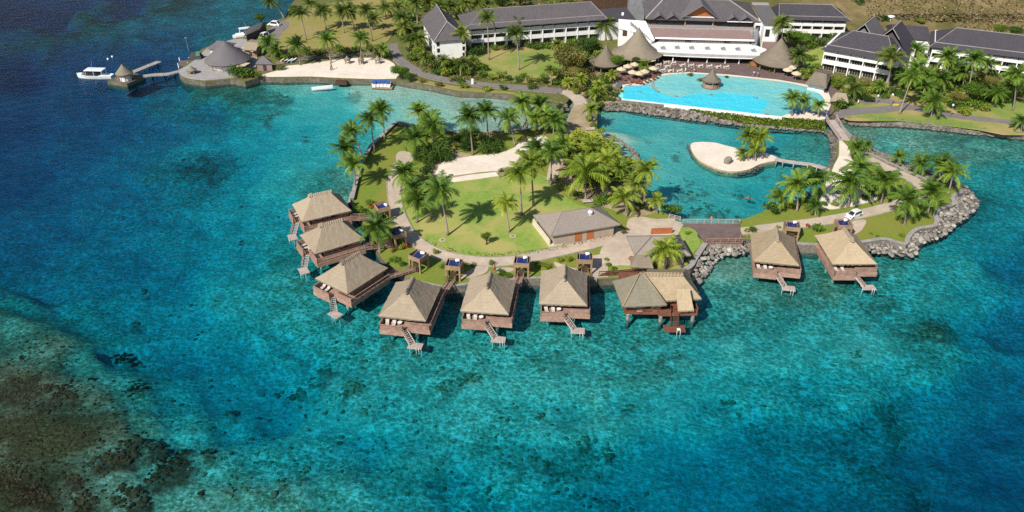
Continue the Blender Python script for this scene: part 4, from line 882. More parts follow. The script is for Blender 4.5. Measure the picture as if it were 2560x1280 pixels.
wall_along('sea_wall', 'curving sea wall with pale coping round the northwest lawn under leaning palms', [(1027,312),(994,305),(972,321),(962,331),(930,361),(922,373),(902,413),(892,447),(884,478),(880,496)], .8, -2, 2.15, M['stone'])
wall_along('sea_wall', 'straight sea wall along the north shore of the main island behind the palms', [(1110,326),(1160,331),(1247,327),(1310,323),(1368,321)], .6, -2, 2.0, M['stone'])
wall_along('sea_wall', 'grey retaining wall behind the bungalows along the south shore', [(1052,705),(1098,715),(1135,714),(1167,709),(1230,702),(1312,695),(1353,694),(1420,694),(1493,697)], .5, -2, 1.62, M['stone'], n=2)
wall_along('sea_wall', 'S shaped sea wall with wide coping round the palm bed above the stony cove', [(1640,689),(1675,682),(1722,668),(1738,645),(1757,617),(1764,608)], 1.0, -1.5, 1.9, M['stone'])
wall_along('sea_wall', 'scalloped sea wall of the east island above the pale boulders', [(1990,608),(2044,611),(2100,608),(2152,605),(2186,599),(2218,597),(2263,610),(2269,596),(2282,579),(2301,569),(2338,563),(2340,545),(2338,536),(2349,522),(2385,509),(2381,496),(2387,487),(2405,479)], .8, -1.5, 1.85, M['stone'], n=2)
wall_along('sea_wall', 'low stone wall between the east path and the pale rubble shore', [(2168,381),(2220,404),(2270,428),(2310,445),(2327,464)], .5, 1.2, 2.1, M['rock_mid'])
ramp = [G(u, v, .9) for u, v in ((892,455),(884,478),(876,500),(868,505),(874,480))]
mb = MB(); mb.prism([(p.x, p.y) for p in ramp], -2, .5); tag(mb.build('shore_ramp', M['wall_cap']), 'pale concrete ramp at the foot of the northwest sea wall', 'ramp')
# ------------------------------------------------------------------ the hotel
ZG = Z_MAIN
def frame_of(pl, pr, z=ZG):
    a, b = G(*pl, z), G(*pr, z); d = b - a
    return a, d.length, math.atan2(d.y, d.x)
def gable_roof(mb, x0, x1, y0, y1, ze, zr, hl, hr, m=0, ov=.9, th=.25, yr=None):
    yr = (y0 + y1) / 2 if yr is None else yr
    hip(mb, (x0 - ov, y0 - ov, ze), (x1 + ov, y0 - ov, ze), (x1 + ov, y1 + ov, ze), (x0 - ov, y1 + ov, ze), (x0 - ov + hl, yr, zr), (x1 + ov - hr, yr, zr), m, th, 6, 3)
def ridge_trim(mb, pts, m=0, w=.28):
    for p, q in zip(pts, pts[1:]): mb.bar(Vector(p) + Vector((0, 0, .06)), Vector(q) + Vector((0, 0, .06)), w, .14, m)
_win = {}
def win_mesh(wd, ht, n):
    k = (round(wd, 2), round(ht, 2), n)
    if k not in _win:
        mb = MB(); mb.box(0, 0, 0, wd, .06, ht, 0)
        for i in range(n + 1): x = wd * i / n; mb.box(x - .045, -.04, 0, x + .045, -.003, ht, 1)
        mb.box(-.045, -.045, ht, wd + .045, .03, ht + .08, 1); mb.box(-.045, -.045, -.08, wd + .045, .03, -.003, 1)
        _win[k] = mb.mesh('window', [M['glass'], M['beige_wall']])
    return _win[k]
_bal = {}
def balcony_mesh(wd, dp):
    k = (round(wd, 2), dp)
    if k not in _bal:
        mb = MB(); mb.box(0, 0, -.22, wd, dp, 0); mb.box(0, -.02, -.3, wd, .12, 1.02); mb.box(0, -.05, 1.02, wd, .16, 1.1)
        for i in range(7): x = wd * (i + .5) / 7; mb.box(x - .03, -.06, .1, x + .03, -.022, .85)
        _bal[k] = mb.mesh('balcony', M['white'])
    return _bal[k]
def wing(name, label, pl, pr, depth, floors, bays, fh, rise, hl, hr, dp=1.6, skip=(), roof=None, zbase=ZG, ed=.35, ov=1.7, ridge_y=.5):
    a, L, rz = frame_of(pl, pr, zbase); root = thing(name, label, 'hotel wing', a, rz); H = floors * fh; bw = L / bays
    mb = MB(); mb.box(0, dp, -.5, L, depth, H)
    for i in range(bays + 1): x = L * i / bays; mb.box(x - .14, -.12 if i not in (0, bays) else 0, -.5, x + .14, dp, H - fh * .15 if i in (0, bays) else H - fh + .55)
    mb.build('wall', M['white'], root)
    for f in range(floors):
        for i in range(bays):
            if (f, i) in skip: continue
            w_ = win_mesh(bw * .78, fh * .74, 4); o = link('window', w_, root, (bw * i + bw * .11, dp - .07, f * fh + .12))
            if f > 0: link('balcony', balcony_mesh(bw - .30, dp), root, (bw * i + .15, 0, f * fh))
    mb = MB(); yr = depth * ridge_y
    gable_roof(mb, 0, L, 0, depth, H - ed, H + rise, hl, hr, ov=ov, yr=yr); rf = mb.build('roof', roof or M['shingle'], root)
    q = .22; mb = MB(); ridge_trim(mb, [(-ov + hl * q, -ov + (yr + ov) * q, H - ed + (rise + ed) * q), (L + ov - hr * q, -ov + (yr + ov) * q, H - ed + (rise + ed) * q)], 0, .26); ridge_trim(mb, [(-ov, -ov, H - ed), (-ov + hl, yr, H + rise), (L + ov - hr, yr, H + rise), (L + ov, -ov, H - ed)], 0, .12)
    mb.build('trim', M['floor_grey'], rf)
    return root, L, H
def end_block():
    a, L, rz = frame_of((1092, 150), (1167, 148)); D = 24.0; H = 6.3
    root = thing('hotel_end_block', 'tall white end block with steep grey half hipped roof, left end of the hotel', 'hotel wing', a, .26)
    mb = MB(); mb.box(0, 0, -.5, L, D, H); mb.build('wall', M['white'], root)
    for y in range(4):
        for f in range(3):
            mb = MB(); mb.box(-.06, 3.0 + y * 5.4, .6 + f * 2.05, .02, 3.7 + y * 5.4, 1.7 + f * 2.05); mb.build('window', M['glass'], root)
    for f in range(3):
        for x in (.25, L - 1.15):
            mb = MB(); mb.box(x, -.06, .4 + f * 2.05, x + .9, .02, 1.7 + f * 2.05); mb.build('window', M['glass'], root)
    mb = MB(); ov = .8; zr = H + 4.4; yf = 5.0; xm = L / 2
    FL, FR, BR, BL = (-ov, -ov, H), (L + ov, -ov, H), (L + ov, D + ov, H), (-ov, D + ov, H); A, B = (xm, yf, zr), (xm - .4, D - 2.0, zr + 1.1)
    for p, q, r, s in ((FL, FR, A, A), (FR, BR, B, A), (BR, BL, B, B), (BL, FL, A, B)): slope(mb, p, q, r, s, 8, 6, .04, 0, .25)
    for p, q in ((FL, FR), (FR, BR), (BR, BL), (BL, FL)): p, q = Vector(p), Vector(q); mb.quad(p - Vector((0, 0, .25)), q - Vector((0, 0, .25)), q, p)
    rf = mb.build('roof', M['shingle'], root)
    mb = MB(); ridge_trim(mb, [FL, A, B], 0, .25); ridge_trim(mb, [A, FR], 0, .25); mb.build('trim', M['floor_grey'], rf)
end_block()
wing('hotel_wing', 'three storey white wing with open balconies and long grey roof, left of the central building', (1178, 126), (1500, 101), 13.5, 3, 11, 2.7, 3.5, 7.5, 3.5)
def white_end():
    a, L, rz = frame_of((1502, 100), (1580, 94)); root = thing('hotel_link_block', 'plain white block with flat dark roof between left wing and conical thatch', 'building', a, rz)
    mb = MB(); mb.box(0, -.6, -.5, L, 9, 6.6); mb.build('wall', M['white'], root)
    mb = MB(); mb.add([(-.5, -1.0, 6.6), (L + .5, -1.0, 6.6), (L + .5, 9, 8.1), (-.5, 9, 8.1)], [(0, 1, 2, 3)]); mb.box(-.5, -1.02, 6.45, L + .5, -.9, 6.62); mb.add([(-.5, -1, 6.58), (-.5, 9, 6.58), (-.5, 9, 8.08)], [(0, 1, 2)]); mb.add([(L + .5, -1, 6.58), (L + .5, 9, 8.08), (L + .5, 9, 6.58)], [(0, 1, 2)]); mb.build('roof', M['shingle_dark'], root)
    mb = MB(); mb.box(L * .62, -.66, 3.4, L * .62 + 2.1, -.58, 4.6); mb.build('window', M['orange'], root)
    mb = MB(); mb.lathe([(.5, 0), (.5, .6), (.3, .9), (.05, 1.0)], 10, 0, (L * .75, 3, 7.2)); mb.build('roof_vent', M['white_gloss'], root, True)
white_end()
def back_link():
    p = G(1475, 40, ZG); root = thing('rear_hotel_block', 'dark roofed rear block with white eave line behind the plain white block', 'building', (p.x, p.y + 2, ZG), math.radians(6))
    mb = MB(); mb.box(0, 0, -.5, 17, 14, 8.4); mb.build('wall', M['wood_dark'], root)
    mb = MB(); gable_roof(mb, 0, 17, 0, 14, 8.4, 12.4, 5, 1); rf = mb.build('roof', M['shingle'], root)
    mb = MB(); mb.box(-.9, -1.0, 8.1, 17.9, -.9, 8.45); mb.build('trim', M['white'], rf)
back_link()
def elevator_tower():
    p = G(1588, 62, ZG); root = thing('lift_tower', 'square grey metal clad tower with flat pale top beside the main roof', 'tower', (p.x, p.y, ZG), math.radians(-4))
    mb = MB(); mb.box(-3, 0, -.5, 3, 6, 14.6); mb.build('wall', M['metal'], root)
    for x in np.linspace(-2.7, 2.7, 10):
        mb = MB(); mb.box(x - .05, -.07, 4, x + .05, -.003, 14.4)
        mb.build('rib', M['metal'], root)
    mb = MB(); mb.box(-3.25, -.25, 14.6, 3.25, 6.25, 15.0); mb.build('flat_top', M['white_gloss'], root)
    q = G(1616, 58, ZG); s = thing('entrance_canopy', 'dark blue sail canopy beside the metal clad tower', 'canopy', (q.x, q.y, ZG)); mb = MB()
    mb.add([(-1.2, 0, 8.5), (1.6, -.5, 8.5), (-.6, 1.5, 13.8), (-1.2, 0, 8.4), (1.6, -.5, 8.4), (-.6, 1.5, 13.7)], [(0, 1, 2), (5, 4, 3), (0, 3, 4, 1), (1, 4, 5, 2), (2, 5, 3, 0)]); mb.build('sail', M['blue_boat'], s)
elevator_tower()
def central():
    o = G(1763, 158, Z_POOL); rz = math.radians(-5.0)
    root = thing('central_building', 'stepped central building with great gabled roof, pink brown roof band and white restaurant roof', 'building', o, rz)
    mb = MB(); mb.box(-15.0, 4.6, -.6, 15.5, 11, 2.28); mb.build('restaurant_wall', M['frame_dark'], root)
    mb = MB(); mb.box(14.0, -1.5, 0, 19.5, .2, 1.0); mb.build('side_wall', M['orange'], root)
    for i, x in enumerate((-14.8, -10.2, -5.3, .6, 6.3, 10.6, 15.0)):
        mb = MB(); mb.tube([(x, .6, -.3), (x, .6, .5), (x, .6, 2.3)], [.34, .2, .17], 9); mb.build('column', M['white'], root, True)
    N = 10; pts = []
    for i in range(N + 1):
        t = i / N; x = -18.5 + 38.5 * t; y = 1.2 - 1.7 * math.sin(math.pi * (.12 + .72 * t)) - 1.6 * max(0, t - .55); pts.append((x, y))
    mb = MB(); mb.prism(pts + [(19.4, 6.0), (16.0, 10.2), (-14.6, 10.2), (-18.6, 5.0)], 2.3, 3.3, bottom=True); mb.build('flat_roof', M['white'], root)
    mb = MB(); mb.prism([(p[0] * .86, p[1] - .5) for p in pts] + [(p[0] * .86, p[1] + .3) for p in reversed(pts)], 2.1, 2.27, bottom=True); mb.build('awning_edge', M['white_gloss'], root)
    mb = MB(); mb.prism([(p[0], p[1] - .04) for p in pts] + [(p[0], p[1] + .02) for p in reversed(pts)], 2.32, 3.12); mb.build('fascia', M['floor_grey'], root)
    for i, x in enumerate((-13.4, -8.8, -4.2, .8, 5.8, 10.4, 15.2)):
        mb = MB(); y = 4.2 + (0 if 0 < i < 6 else -.9)
        mb.box(x - .75, y - 1.2, 3.3, x + .75, y + 1.2, 3.46); mb.add([(x - .75, y - 1.2, 3.46), (x + .75, y - 1.2, 3.46), (x + .75, y + 1.2, 3.46), (x - .75, y + 1.2, 3.46), (x + .4, y + .5, 4.0), (x + .4, y - .5, 4.0)], [(0, 1, 5), (1, 2, 4, 5), (2, 3, 4), (3, 0, 5, 4)], 1)
        mb.build('skylight', [M['floor_grey'], M['metal']], root)
    mb = MB(); mb.box(-14.6, 10.4, 2.2, 15.2, 16, 4.6); mb.build('glazed_storey', M['frame_dark'], root)
    for i in range(14):
        if i not in (4, 10): link('window', win_mesh(1.75, .72, 3), root, (-14.0 + i * 2.08, 10.3, 3.5))
    mb = MB(); mb.add([(-15.4, 9.9, 4.85), (16.0, 9.9, 4.85), (15.4, 16.2, 6.05), (-16.8, 16.2, 6.05)], [(0, 1, 2, 3)]); mb.add([(16.0, 9.9, 4.5), (16.0, 16.2, 4.5), (15.4, 16.2, 6.05), (16.0, 9.9, 4.85)], [(0, 1, 2, 3)]); mb.add([(-15.4, 9.9, 4.5), (-15.4, 9.9, 4.85), (-16.8, 16.2, 6.05), (-16.8, 16.2, 4.5)], [(0, 1, 2, 3)]); mb.build('roof_band', M['roof_pink'], root)
    mb = MB(); mb.box(-15.7, 9.6, 4.45, 16.2, 9.9, 4.95); mb.build('white_fascia', M['white_gloss'], root)
    mb = MB(); mb.box(-17.6, 16.2, 3.5, 18.0, 21, 6.0); mb.box(-17.6, 16.25, 6.0, 18.0, 16.45, 6.3); mb.box(-5.5, 17, 6.003, 5.0, 21, 6.25); mb.build('upper_terrace', M['floor_grey'], root)
    mb = MB()
    for x in np.arange(-17, 17.6, 1.4): mb.box(x - .04, 16.5, 6, x + .04, 16.58, 6.9)
    mb.box(-17.2, 16.5, 6.9, 17.6, 16.58, 6.97); mb.build('glass_rail', M['metal'], root)
    mb = MB(); mb.box(-17.0, 20.2, 5.0, 17.2, 36, 8.6); mb.build('timber_storey', M['wood_dark'], root)
    for x in (-13.2, -10.2, -7.3, 8.2, 11.0, 14.2):
        mb = MB(); mb.box(x - 1.15, 20.08, 6.1, x + 1.15, 20.22, 8.0); mb.build('dark_opening', M['glass'], root)
    zE, zR = 8.4, 12.2; mb = MB(); x0, x1 = -18.6, 19.0; y0, y1, yr = 18.6, 41, 29.6
    hip(mb, (x0, y0, zE), (x1, y0 - .6, zE), (x1, y1, zE), (x0, y1, zE), (x0 + 6.5, yr, zR), (x1 - 9.0, yr, zR), 0, .3, 8, 5)
    rf = mb.build('main_roof', M['shingle'], root)
    mb = MB(); ridge_trim(mb, [(x0, y0, zE), (x0 + 6.5, yr, zR), (x1 - 9, yr, zR), (x1, y0 - .6, zE)], 0, .5); ridge_trim(mb, [(x1, y1, zE), (x1 - 9, yr, zR)], 0, .5); mb.build('ridge_trim', M['floor_grey'], rf)
    gx, gz, ge = -.7, 13.9, 8.6; hw = 6.6; gy = 16.6; mb = MB()
    for s in (-1, 1):
        A, B, C, D = Vector((gx + s * hw, gy + 2.2, ge)), Vector((gx, gy, gz)), Vector((gx, yr + 3, gz)), Vector((gx + s * hw, yr - 6, ge))
        q = (A, B, C, D) if s < 0 else (D, C, B, A)
        mb.quad(*q); dz = Vector((0, 0, -.4)); mb.quad(A + dz, B + dz, B, A); mb.quad(*[p + dz for p in reversed(q)])
    mb.build('gable_roof', M['shingle_mid'], rf)
    mb = MB(); mb.add([(gx - 4.6, gy + 3.0, 9.3), (gx + 4.6, gy + 3.0, 9.3), (gx, gy + 2.2, gz - .9)], [(0, 1, 2)]); mb.build('gable_panel', M['orange'], rf)
    mb = MB(); mb.box(gx - 4.8, gy + 2.6, 9.0, gx + 4.8, gy + 2.9, 9.3); mb.build('gable_beam', M['white'], rf)
    mb = MB(); mb.box(gx - 5.0, gy + 3.3, 6.0, gx + 5.0, gy + 5, 9.1); mb.build('gable_recess', M['frame_dark'], root)
    for s in (-1, 1): mb = MB(); mb.box(gx + s * 4.6 - .2, gy + 2.7, 6.0, gx + s * 4.6 + .2, gy + 3.1, 9.0); mb.build('gable_post', M['wood_tan'], root)
    for x in (-14.0, -9.6, 10.2, 14.4):
        mb = MB(); yb = 17.5; b = Vector((x, 23, 10.0)); a = Vector((x, yb, 9.9))
        for s in (-1, 1):
            e = Vector((x + s * 2.0, yb + .5, 8.4)); f = Vector((x + s * 2.0, 21, 8.7)); mb.quad(*((e, a, b, f) if s < 0 else (f, b, a, e)))
        mb.build('dormer_roof', M['shingle_mid'], rf)
        mb = MB(); mb.add([(x - 1.6, yb + .9, 8.45), (x + 1.6, yb + .9, 8.45), (x, yb + .7, 9.6)], [(0, 1, 2)]); mb.build('dormer_front', M['frame_dark'], rf)
        if x > 0: mb = MB(); mb.box(x - 2.0, yb + .5, 8.1, x + 2.0, yb + .75, 8.35); mb.build('dormer_sill', M['white'], rf)
    mb = MB()
    P0 = [(-27.5, 20, 7.6), (-18.4, 20, 7.2), (-15.6, 10.5, 3.8), (-17.2, 8.5, 3.3), (-22.0, 15, 5.6), (-27.5, 15.5, 6.6)]
    mb.add([Vector(p) for p in P0] + [Vector(p) + Vector((0, 0, -.9)) for p in P0], [tuple(range(6))[::-1]] + [(i, (i + 1) % 6, 6 + (i + 1) % 6, 6 + i) for i in range(6)])
    mb.box(-27.3, 15.8, -.5, -21.8, 19.9, 5.4); mb.box(-22.0, 5.2, -.5, -16, 12, 2.29)
    for k in range(9): t = k / 8; x = -24.6 + t * 7.4; y = 14.2 - t * 5.2; mb.box(x, y - 1.6, 1.0, x + 1.0, y, 5.6 - t * 2.6)
    mb.build('stair_wall', M['white'], root)
    mb = MB()
    for k in range(12): t = k / 11; x = -23.6 + t * 6.6; y = 17.6 - t * 7.0; z = 7.12 - t * 3.2; mb.box(x, y - 1.2, z - .5, x + .5, y + .9, z + .06 - .02 * k)
    mb.build('stair_treads', M['floor_grey'], root)
    mb = MB(); mb.box(-26.0, 15.72, 3.2, -22.4, 15.79, 5.2); mb.build('stair_opening', M['wood_dark'], root)
    mb = MB(); mb.box(-21.9, 5.12, .2, -17.2, 5.19, 1.9); mb.build('ground_opening', M['frame_dark'], root)
    mb = MB(); mb.box(20.2, 13.92, 4.8, 21.6, 13.99, 7.2); mb.build('tower_opening', M['glass'], root)
    mb = MB(); mb.box(17.6, 17.92, 5.4, 19.2, 17.99, 7.2); mb.build('tower_opening', M['glass'], root)
    mb = MB(); mb.box(19.6, 14, -.5, 24.4, 24, 8.7); mb.box(17.3, 18, -.5, 19.6, 24, 8.0); mb.build('side_tower', M['white'], root)
    mb = MB(); mb.box(19.9, 12.6, -.5, 24.1, 13.98, 3.2); mb.build('tower_base', M['roof_pink'], root)
    mb = MB(); mb.box(19.2, 13.4, 8.75, 24.9, 38, 9.1); mb.box(19.2, 36, 9.1, 24.9, 38.0, 9.5, 1); mb.build('lean_to_roof', [M['shingle_mid'], M['floor_grey']], root)
    mb = MB(); A, B = Vector((17.2, 19, 6.4)), Vector((15.6, 9.6, 3.4))
    for s in (0, 1.5): mb.bar(A + Vector((s, 0, 0)), B + Vector((s, 0, 0)), .2, .9)
    for k in range(14): c = A.lerp(B, k / 13); mb.box(c.x, c.y - .4, c.z - .3, c.x + 1.5, c.y + .4, c.z)
    mb.build('steel_stair', M['metal'], root)
central()
wing('hotel_wing', 'white wing with dark roof partly hidden by trees, right of the central building', (1945, 97), (2105, 101), 12, 3, 6, 2.5, 3.0, 1.0, 5.5, roof=M['shingle_dark'], ov=1.2)
r_, L_, H_ = wing('hotel_block', 'balconied white block with clustered dark steep roofs, behind the poolside thatch', (2051, 177), (2216, 208), 17, 3, 5, 2.75, 3.2, 6.5, 5.0, roof=M['shingle_dark'], ed=1.1, ov=1.0)
for k, (x, y, d, zr, m_) in enumerate(((L_ * .40, 15.5, 9.5, 13.2, 'shingle_mid'), (L_ * .82, 15.0, 9.0, 13.4, 'shingle_dark'))):
    mb = MB(); hw = 6.0; zb = 6.4
    A, B = Vector((x, y - 4.4, zr)), Vector((x, y + d, zr - .8))
    mb.quad((x - hw, y - 5.5, zb), A, B, (x - hw, y + d, zb)); mb.quad((x + hw, y + d, zb), B, A, (x + hw, y - 5.5, zb)); mb.add([(x - hw, y + d, zb), B, (x + hw, y + d, zb)], [(0, 1, 2)])
    mb.add([(x - hw, y - 5.5, zb), (x + hw, y - 5.5, zb), (x, y - 4.0, zr - 1.3)], [(0, 1, 2)])
    rf = mb.build('gable_roof', M[m_], r_); mb = MB(); ridge_trim(mb, [(x - 2.6, y - 4.75, zr - 2.9), A, (x + 2.6, y - 4.75, zr - 2.9)], 0, .3); ridge_trim(mb, [A, B], 0, .3); mb.build('trim', M['floor_grey'], rf)
mb = MB(); mb.box(L_ * .1, 17, -.5, L_ + 3.5, 26, 6.4); mb.build('rear_wall', M['white'], r_)
mb = MB(); mb.tube([(L_ * .66, 23, 12), (L_ * .66, 23, 13)], .1, 6); mb.lathe([(.05, 0), (.7, .25), (1.1, .8), (.9, .85), (.05, .4)], 12, 0, (L_ * .66, 23, 13.0)); mb.build('satellite_dish', M['white_gloss'], r_, True)
wing('hotel_wing', 'long white balconied wing under a dark roof at the right edge, behind palms', (2318, 172), (2640, 214), 15, 3, 9, 2.75, 3.4, 6.5, 1.0, roof=M['shingle_dark'], ed=.9, ov=1.1)
def link_building():
    a, L, rz = frame_of((2232, 165), (2318, 172)); root = thing('link_building', 'flat roofed white link between the clustered block and the rightmost wing', 'building', a, rz)
    mb = MB(); mb.box(0, 0, -.5, L, 8, 3.0); mb.box(1, 5, 3, L, 13, 5.8); mb.build('wall', M['white'], root)
    mb = MB(); mb.box(.3, .3, 3.0, L - .3, 5, 3.12); mb.build('roof_terrace', M['grass_olive'], root); mb = MB(); mb.box(1, 4.9, 3.6, L - 2, 5.0, 5.2); mb.build('window', M['glass'], root)
    mb = MB(); gable_roof(mb, 0, L, 10, 22, 6.4, 8.8, .5, .5); mb.build('roof', M['shingle_dark'], root); mb = MB(); mb.box(0, 10, 2, L, 21, 6.4); mb.build('wall', M['wood_dark'], root)
link_building()
# thatched conical roofs
def cone_hut(name, label, apex, left, right, ze, walls, thm, zb=ZG, conc=.75, post=8, flat=.0):
    l, r = G(*left, ze), G(*right, ze); c = (l + r) / 2; R = (r - l).length / 2; ap = at_depth(apex[0], apex[1], c.y); zr = ap.z
    root = thing(name, label, 'thatched hut', (c.x, c.y, 0)); prof = []
    for k in range(11): t = k / 10; prof.append((max(R * (1 - t), .02), ze + (zr - ze) * (t ** (1 / conc) if conc < 1 else t)))
    n = 30; mb = MB(); vs = []; uv = []
    for k, (rr, z) in enumerate(prof):
        for j in range(n + 1):
            a = 2 * math.pi * j / n; q = rr * (1 + .03 * (rnd.random() - .5)) if 0 < j < n else rr; vs.append((q * math.cos(a), q * math.sin(a), z + .06 * (rnd.random() - .5))); uv.append((j * R * .21, k * R * .12))
    fs = [(k * (n + 1) + j, k * (n + 1) + j + 1, (k + 1) * (n + 1) + j + 1, (k + 1) * (n + 1) + j) for k in range(10) for j in range(n)]
    mb.add(vs, fs, 0, [[uv[i] for i in f] for f in fs])
    mb.add([(R * math.cos(2 * math.pi * j / n), R * math.sin(2 * math.pi * j / n), ze) for j in range(n)] + [(R * .95 * math.cos(2 * math.pi * j / n), R * .95 * math.sin(2 * math.pi * j / n), ze - .4) for j in range(n)], [(j, (j + 1) % n, n + (j + 1) % n, n + j) for j in range(n)])
    mb.build('roof', thm, root, True)
    if walls: mb = MB(); mb.lathe([(R * .68, zb - .3), (R * .68, ze + .3)], 16); mb.build('wall', walls, root)
    for j in range(post):
        a = 2 * math.pi * (j + .5) / post; mb = MB(); mb.tube([(R * .85 * math.cos(a), R * .85 * math.sin(a), zb - .2), (R * .85 * math.cos(a), R * .85 * math.sin(a), ze + .2)], .13, 6); mb.build('post', M['wood'], root)
    return root, c, R
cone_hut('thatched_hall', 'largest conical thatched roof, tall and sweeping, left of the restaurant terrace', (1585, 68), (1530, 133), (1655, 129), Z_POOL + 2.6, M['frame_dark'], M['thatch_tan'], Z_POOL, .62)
cone_hut('thatched_hut', 'pointed conical thatched hut below the sweeping large one, above the garden', (1516, 110), (1474, 158), (1552, 152), Z_POOL + 2.2, None, M['thatch_tan'], Z_POOL, .55)
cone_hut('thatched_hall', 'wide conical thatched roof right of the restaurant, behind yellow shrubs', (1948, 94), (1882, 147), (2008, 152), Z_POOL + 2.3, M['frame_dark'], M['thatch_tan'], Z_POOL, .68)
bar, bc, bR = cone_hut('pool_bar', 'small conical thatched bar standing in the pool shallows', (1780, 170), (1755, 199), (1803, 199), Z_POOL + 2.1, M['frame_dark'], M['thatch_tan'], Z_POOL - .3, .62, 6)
mb = MB(); mb.lathe([(bR * .98, -.3), (bR * .98, .05), (.05, .051)], 20, 0, (0, 0, Z_POOL + .05)); mb.build('bar_floor', M['stone'], bar); mb = MB(); mb.lathe([(bR * .80, .05), (bR * .80, 1.05), (bR * .72, 1.06), (bR * .72, .05)], 20, 0, (0, 0, Z_POOL)); mb.build('counter', M['wood'], bar)
def pool_hut(name, label, FLp, FRp, BRp, BLp, ze, rise, m, wall, zb):
    R0 = G(*FLp, 0); root = thing(name, label, 'thatched hut', (R0.x, R0.y, 0)); q = [G(*p, ze) - Vector((R0.x, R0.y, 0)) for p in (FLp, FRp, BRp, BLp)]
    a, b = (q[0] + q[3]) / 2, (q[1] + q[2]) / 2; rl, rr = a.lerp(b, .2) + Vector((0, 0, rise)), a.lerp(b, .8) + Vector((0, 0, rise)); mb = MB()
    for A, B, C, D in ((q[0], q[1], rr, rl), (q[1], q[2], rr, rr), (q[2], q[3], rl, rr), (q[3], q[0], rl, rl)): slope(mb, A, B, C, D, 12, 8, .1, 0, .1, .3)
    mb.build('roof', m, root, True); c = sum(q, Vector()) / 4; mb = MB(); mb.prism([((c + (p - c) * .78).x, (c + (p - c) * .78).y) for p in q], zb - .2, ze); mb.build('wall', wall, root)
    return root
pool_hut('poolside_bar', 'thatched poolside bar with sloping brown roof and white base, right of the pool', (2013, 208), (2066, 220), (2080, 182), (2040, 172), Z_POOL + 2.2, 1.6, M['thatch_tan'], M['white'], Z_POOL)
pool_hut('garden_shelter', 'small pale thatched shelter with spire, behind the pool sand', (2075, 252), (2122, 256), (2120, 238), (2082, 236), ZG + 2.2, 1.6, M['thatch'], M['wood_dark'], ZG)
# ------------------------------------------------------------------ pool, terrace
POOL = [(1558,246),(1562,215),(1600,214),(1630,201),(1652,190),(1715,184),(1815,190),(1940,203),(2010,216),(2045,232),(2060,250),(2050,272),(2000,280),(1965,286),(1952,292)]
patch('pool_terrace', [(1552,250),(1548,212),(1530,190),(1520,165),(1560,135),(1650,120),(1760,118),(1880,125),(1960,140),(2010,165),(2060,200),(2100,230),(2095,268),(2062,300),(1952,292)], Z_POOL - .1, M['deck_dark'], 1)
patch('pool_beach', [(1553,246),(1556,212),(1600,206),(1635,194),(1660,184),(1720,180),(1820,186),(1945,199),(2015,211),(2070,228),(2080,255),(2062,298),(2040,301),(1952,293)], Z_POOL - .06, M['sand'], 1)
def skirt(name, px, z0, z1, m, closed=False):
    L = [G(u, v, z1) for u, v in px]; mb = MB()
    for a, b in zip(L, L[1:]): mb.quad((*a[:2], z0), (*b[:2], z0), (*b[:2], z1), (*a[:2], z1))
    return setting(mb.build(name, m))
skirt('terrace_edge', [(1520,165),(1530,190),(1548,212),(1552,250),(1952,292),(2062,300),(2095,268),(2100,230)], .2, Z_POOL - .055, M['stone'])
def ccw(L):
    a = sum(p.x * q.y - q.x * p.y for p, q in zip(L, L[1:] + L[:1])); return L if a > 0 else L[::-1]
P_ = ccw(smooth_line([G(u, v, Z_POOL) for u, v in POOL], 4, False))
mb = MB(); mb.add([(p.x, p.y, Z_POOL - .045) for p in P_], [tuple(range(len(P_)))]); setting(mb.build('pool_shallow_floor', M['tile_shallow']))
DEEP = [(1558,247),(1566,226),(1600,219),(1636,222),(1660,236),(1690,243),(1730,238),(1790,234),(1860,238),(1900,245),(1922,258),(1908,272),(1902,285),(1900,287)]
D_ = smooth_line([G(u, v, Z_POOL) for u, v in DEEP], 4, False)
_cd = sum(D_, Vector()) / len(D_)
MID = [_cd + (p - _cd) * 1.06 + Vector((0, .8, 0)) if p.y > _cd.y else p for p in D_]
mb = MB(); mb.add([(p.x, p.y, Z_POOL - .038) for p in MID], [tuple(range(len(MID)))]); setting(mb.build('pool_shelf', M['tile_mid']))
mb = MB(); mb.add([(p.x, p.y, Z_POOL - .03) for p in D_], [tuple(range(len(D_)))]); setting(mb.build('pool_deep_floor', M['tile_deep']))
mb = MB(); mb.add([(p.x, p.y, Z_POOL + .02) for p in P_], [tuple(range(len(P_)))]); setting(mb.build('pool_water', M['pool_water']))
wall_along('pool_edge', 'long white infinity edge of the pool above the rubble bank', [(1554,248),(1700,264),(1850,281),(1955,293)], .6, 1.0, Z_POOL + .03, M['white'], M['white'], 1, 'pool edge')
wall_along('pool_divider', 'short dark curved wall dividing the pool near the cream umbrellas', [(1631,201),(1632,212),(1638,222),(1647,229)], .5, Z_POOL - .2, Z_POOL + .25, M['stone'], M['floor_grey'], 4, 'low wall')

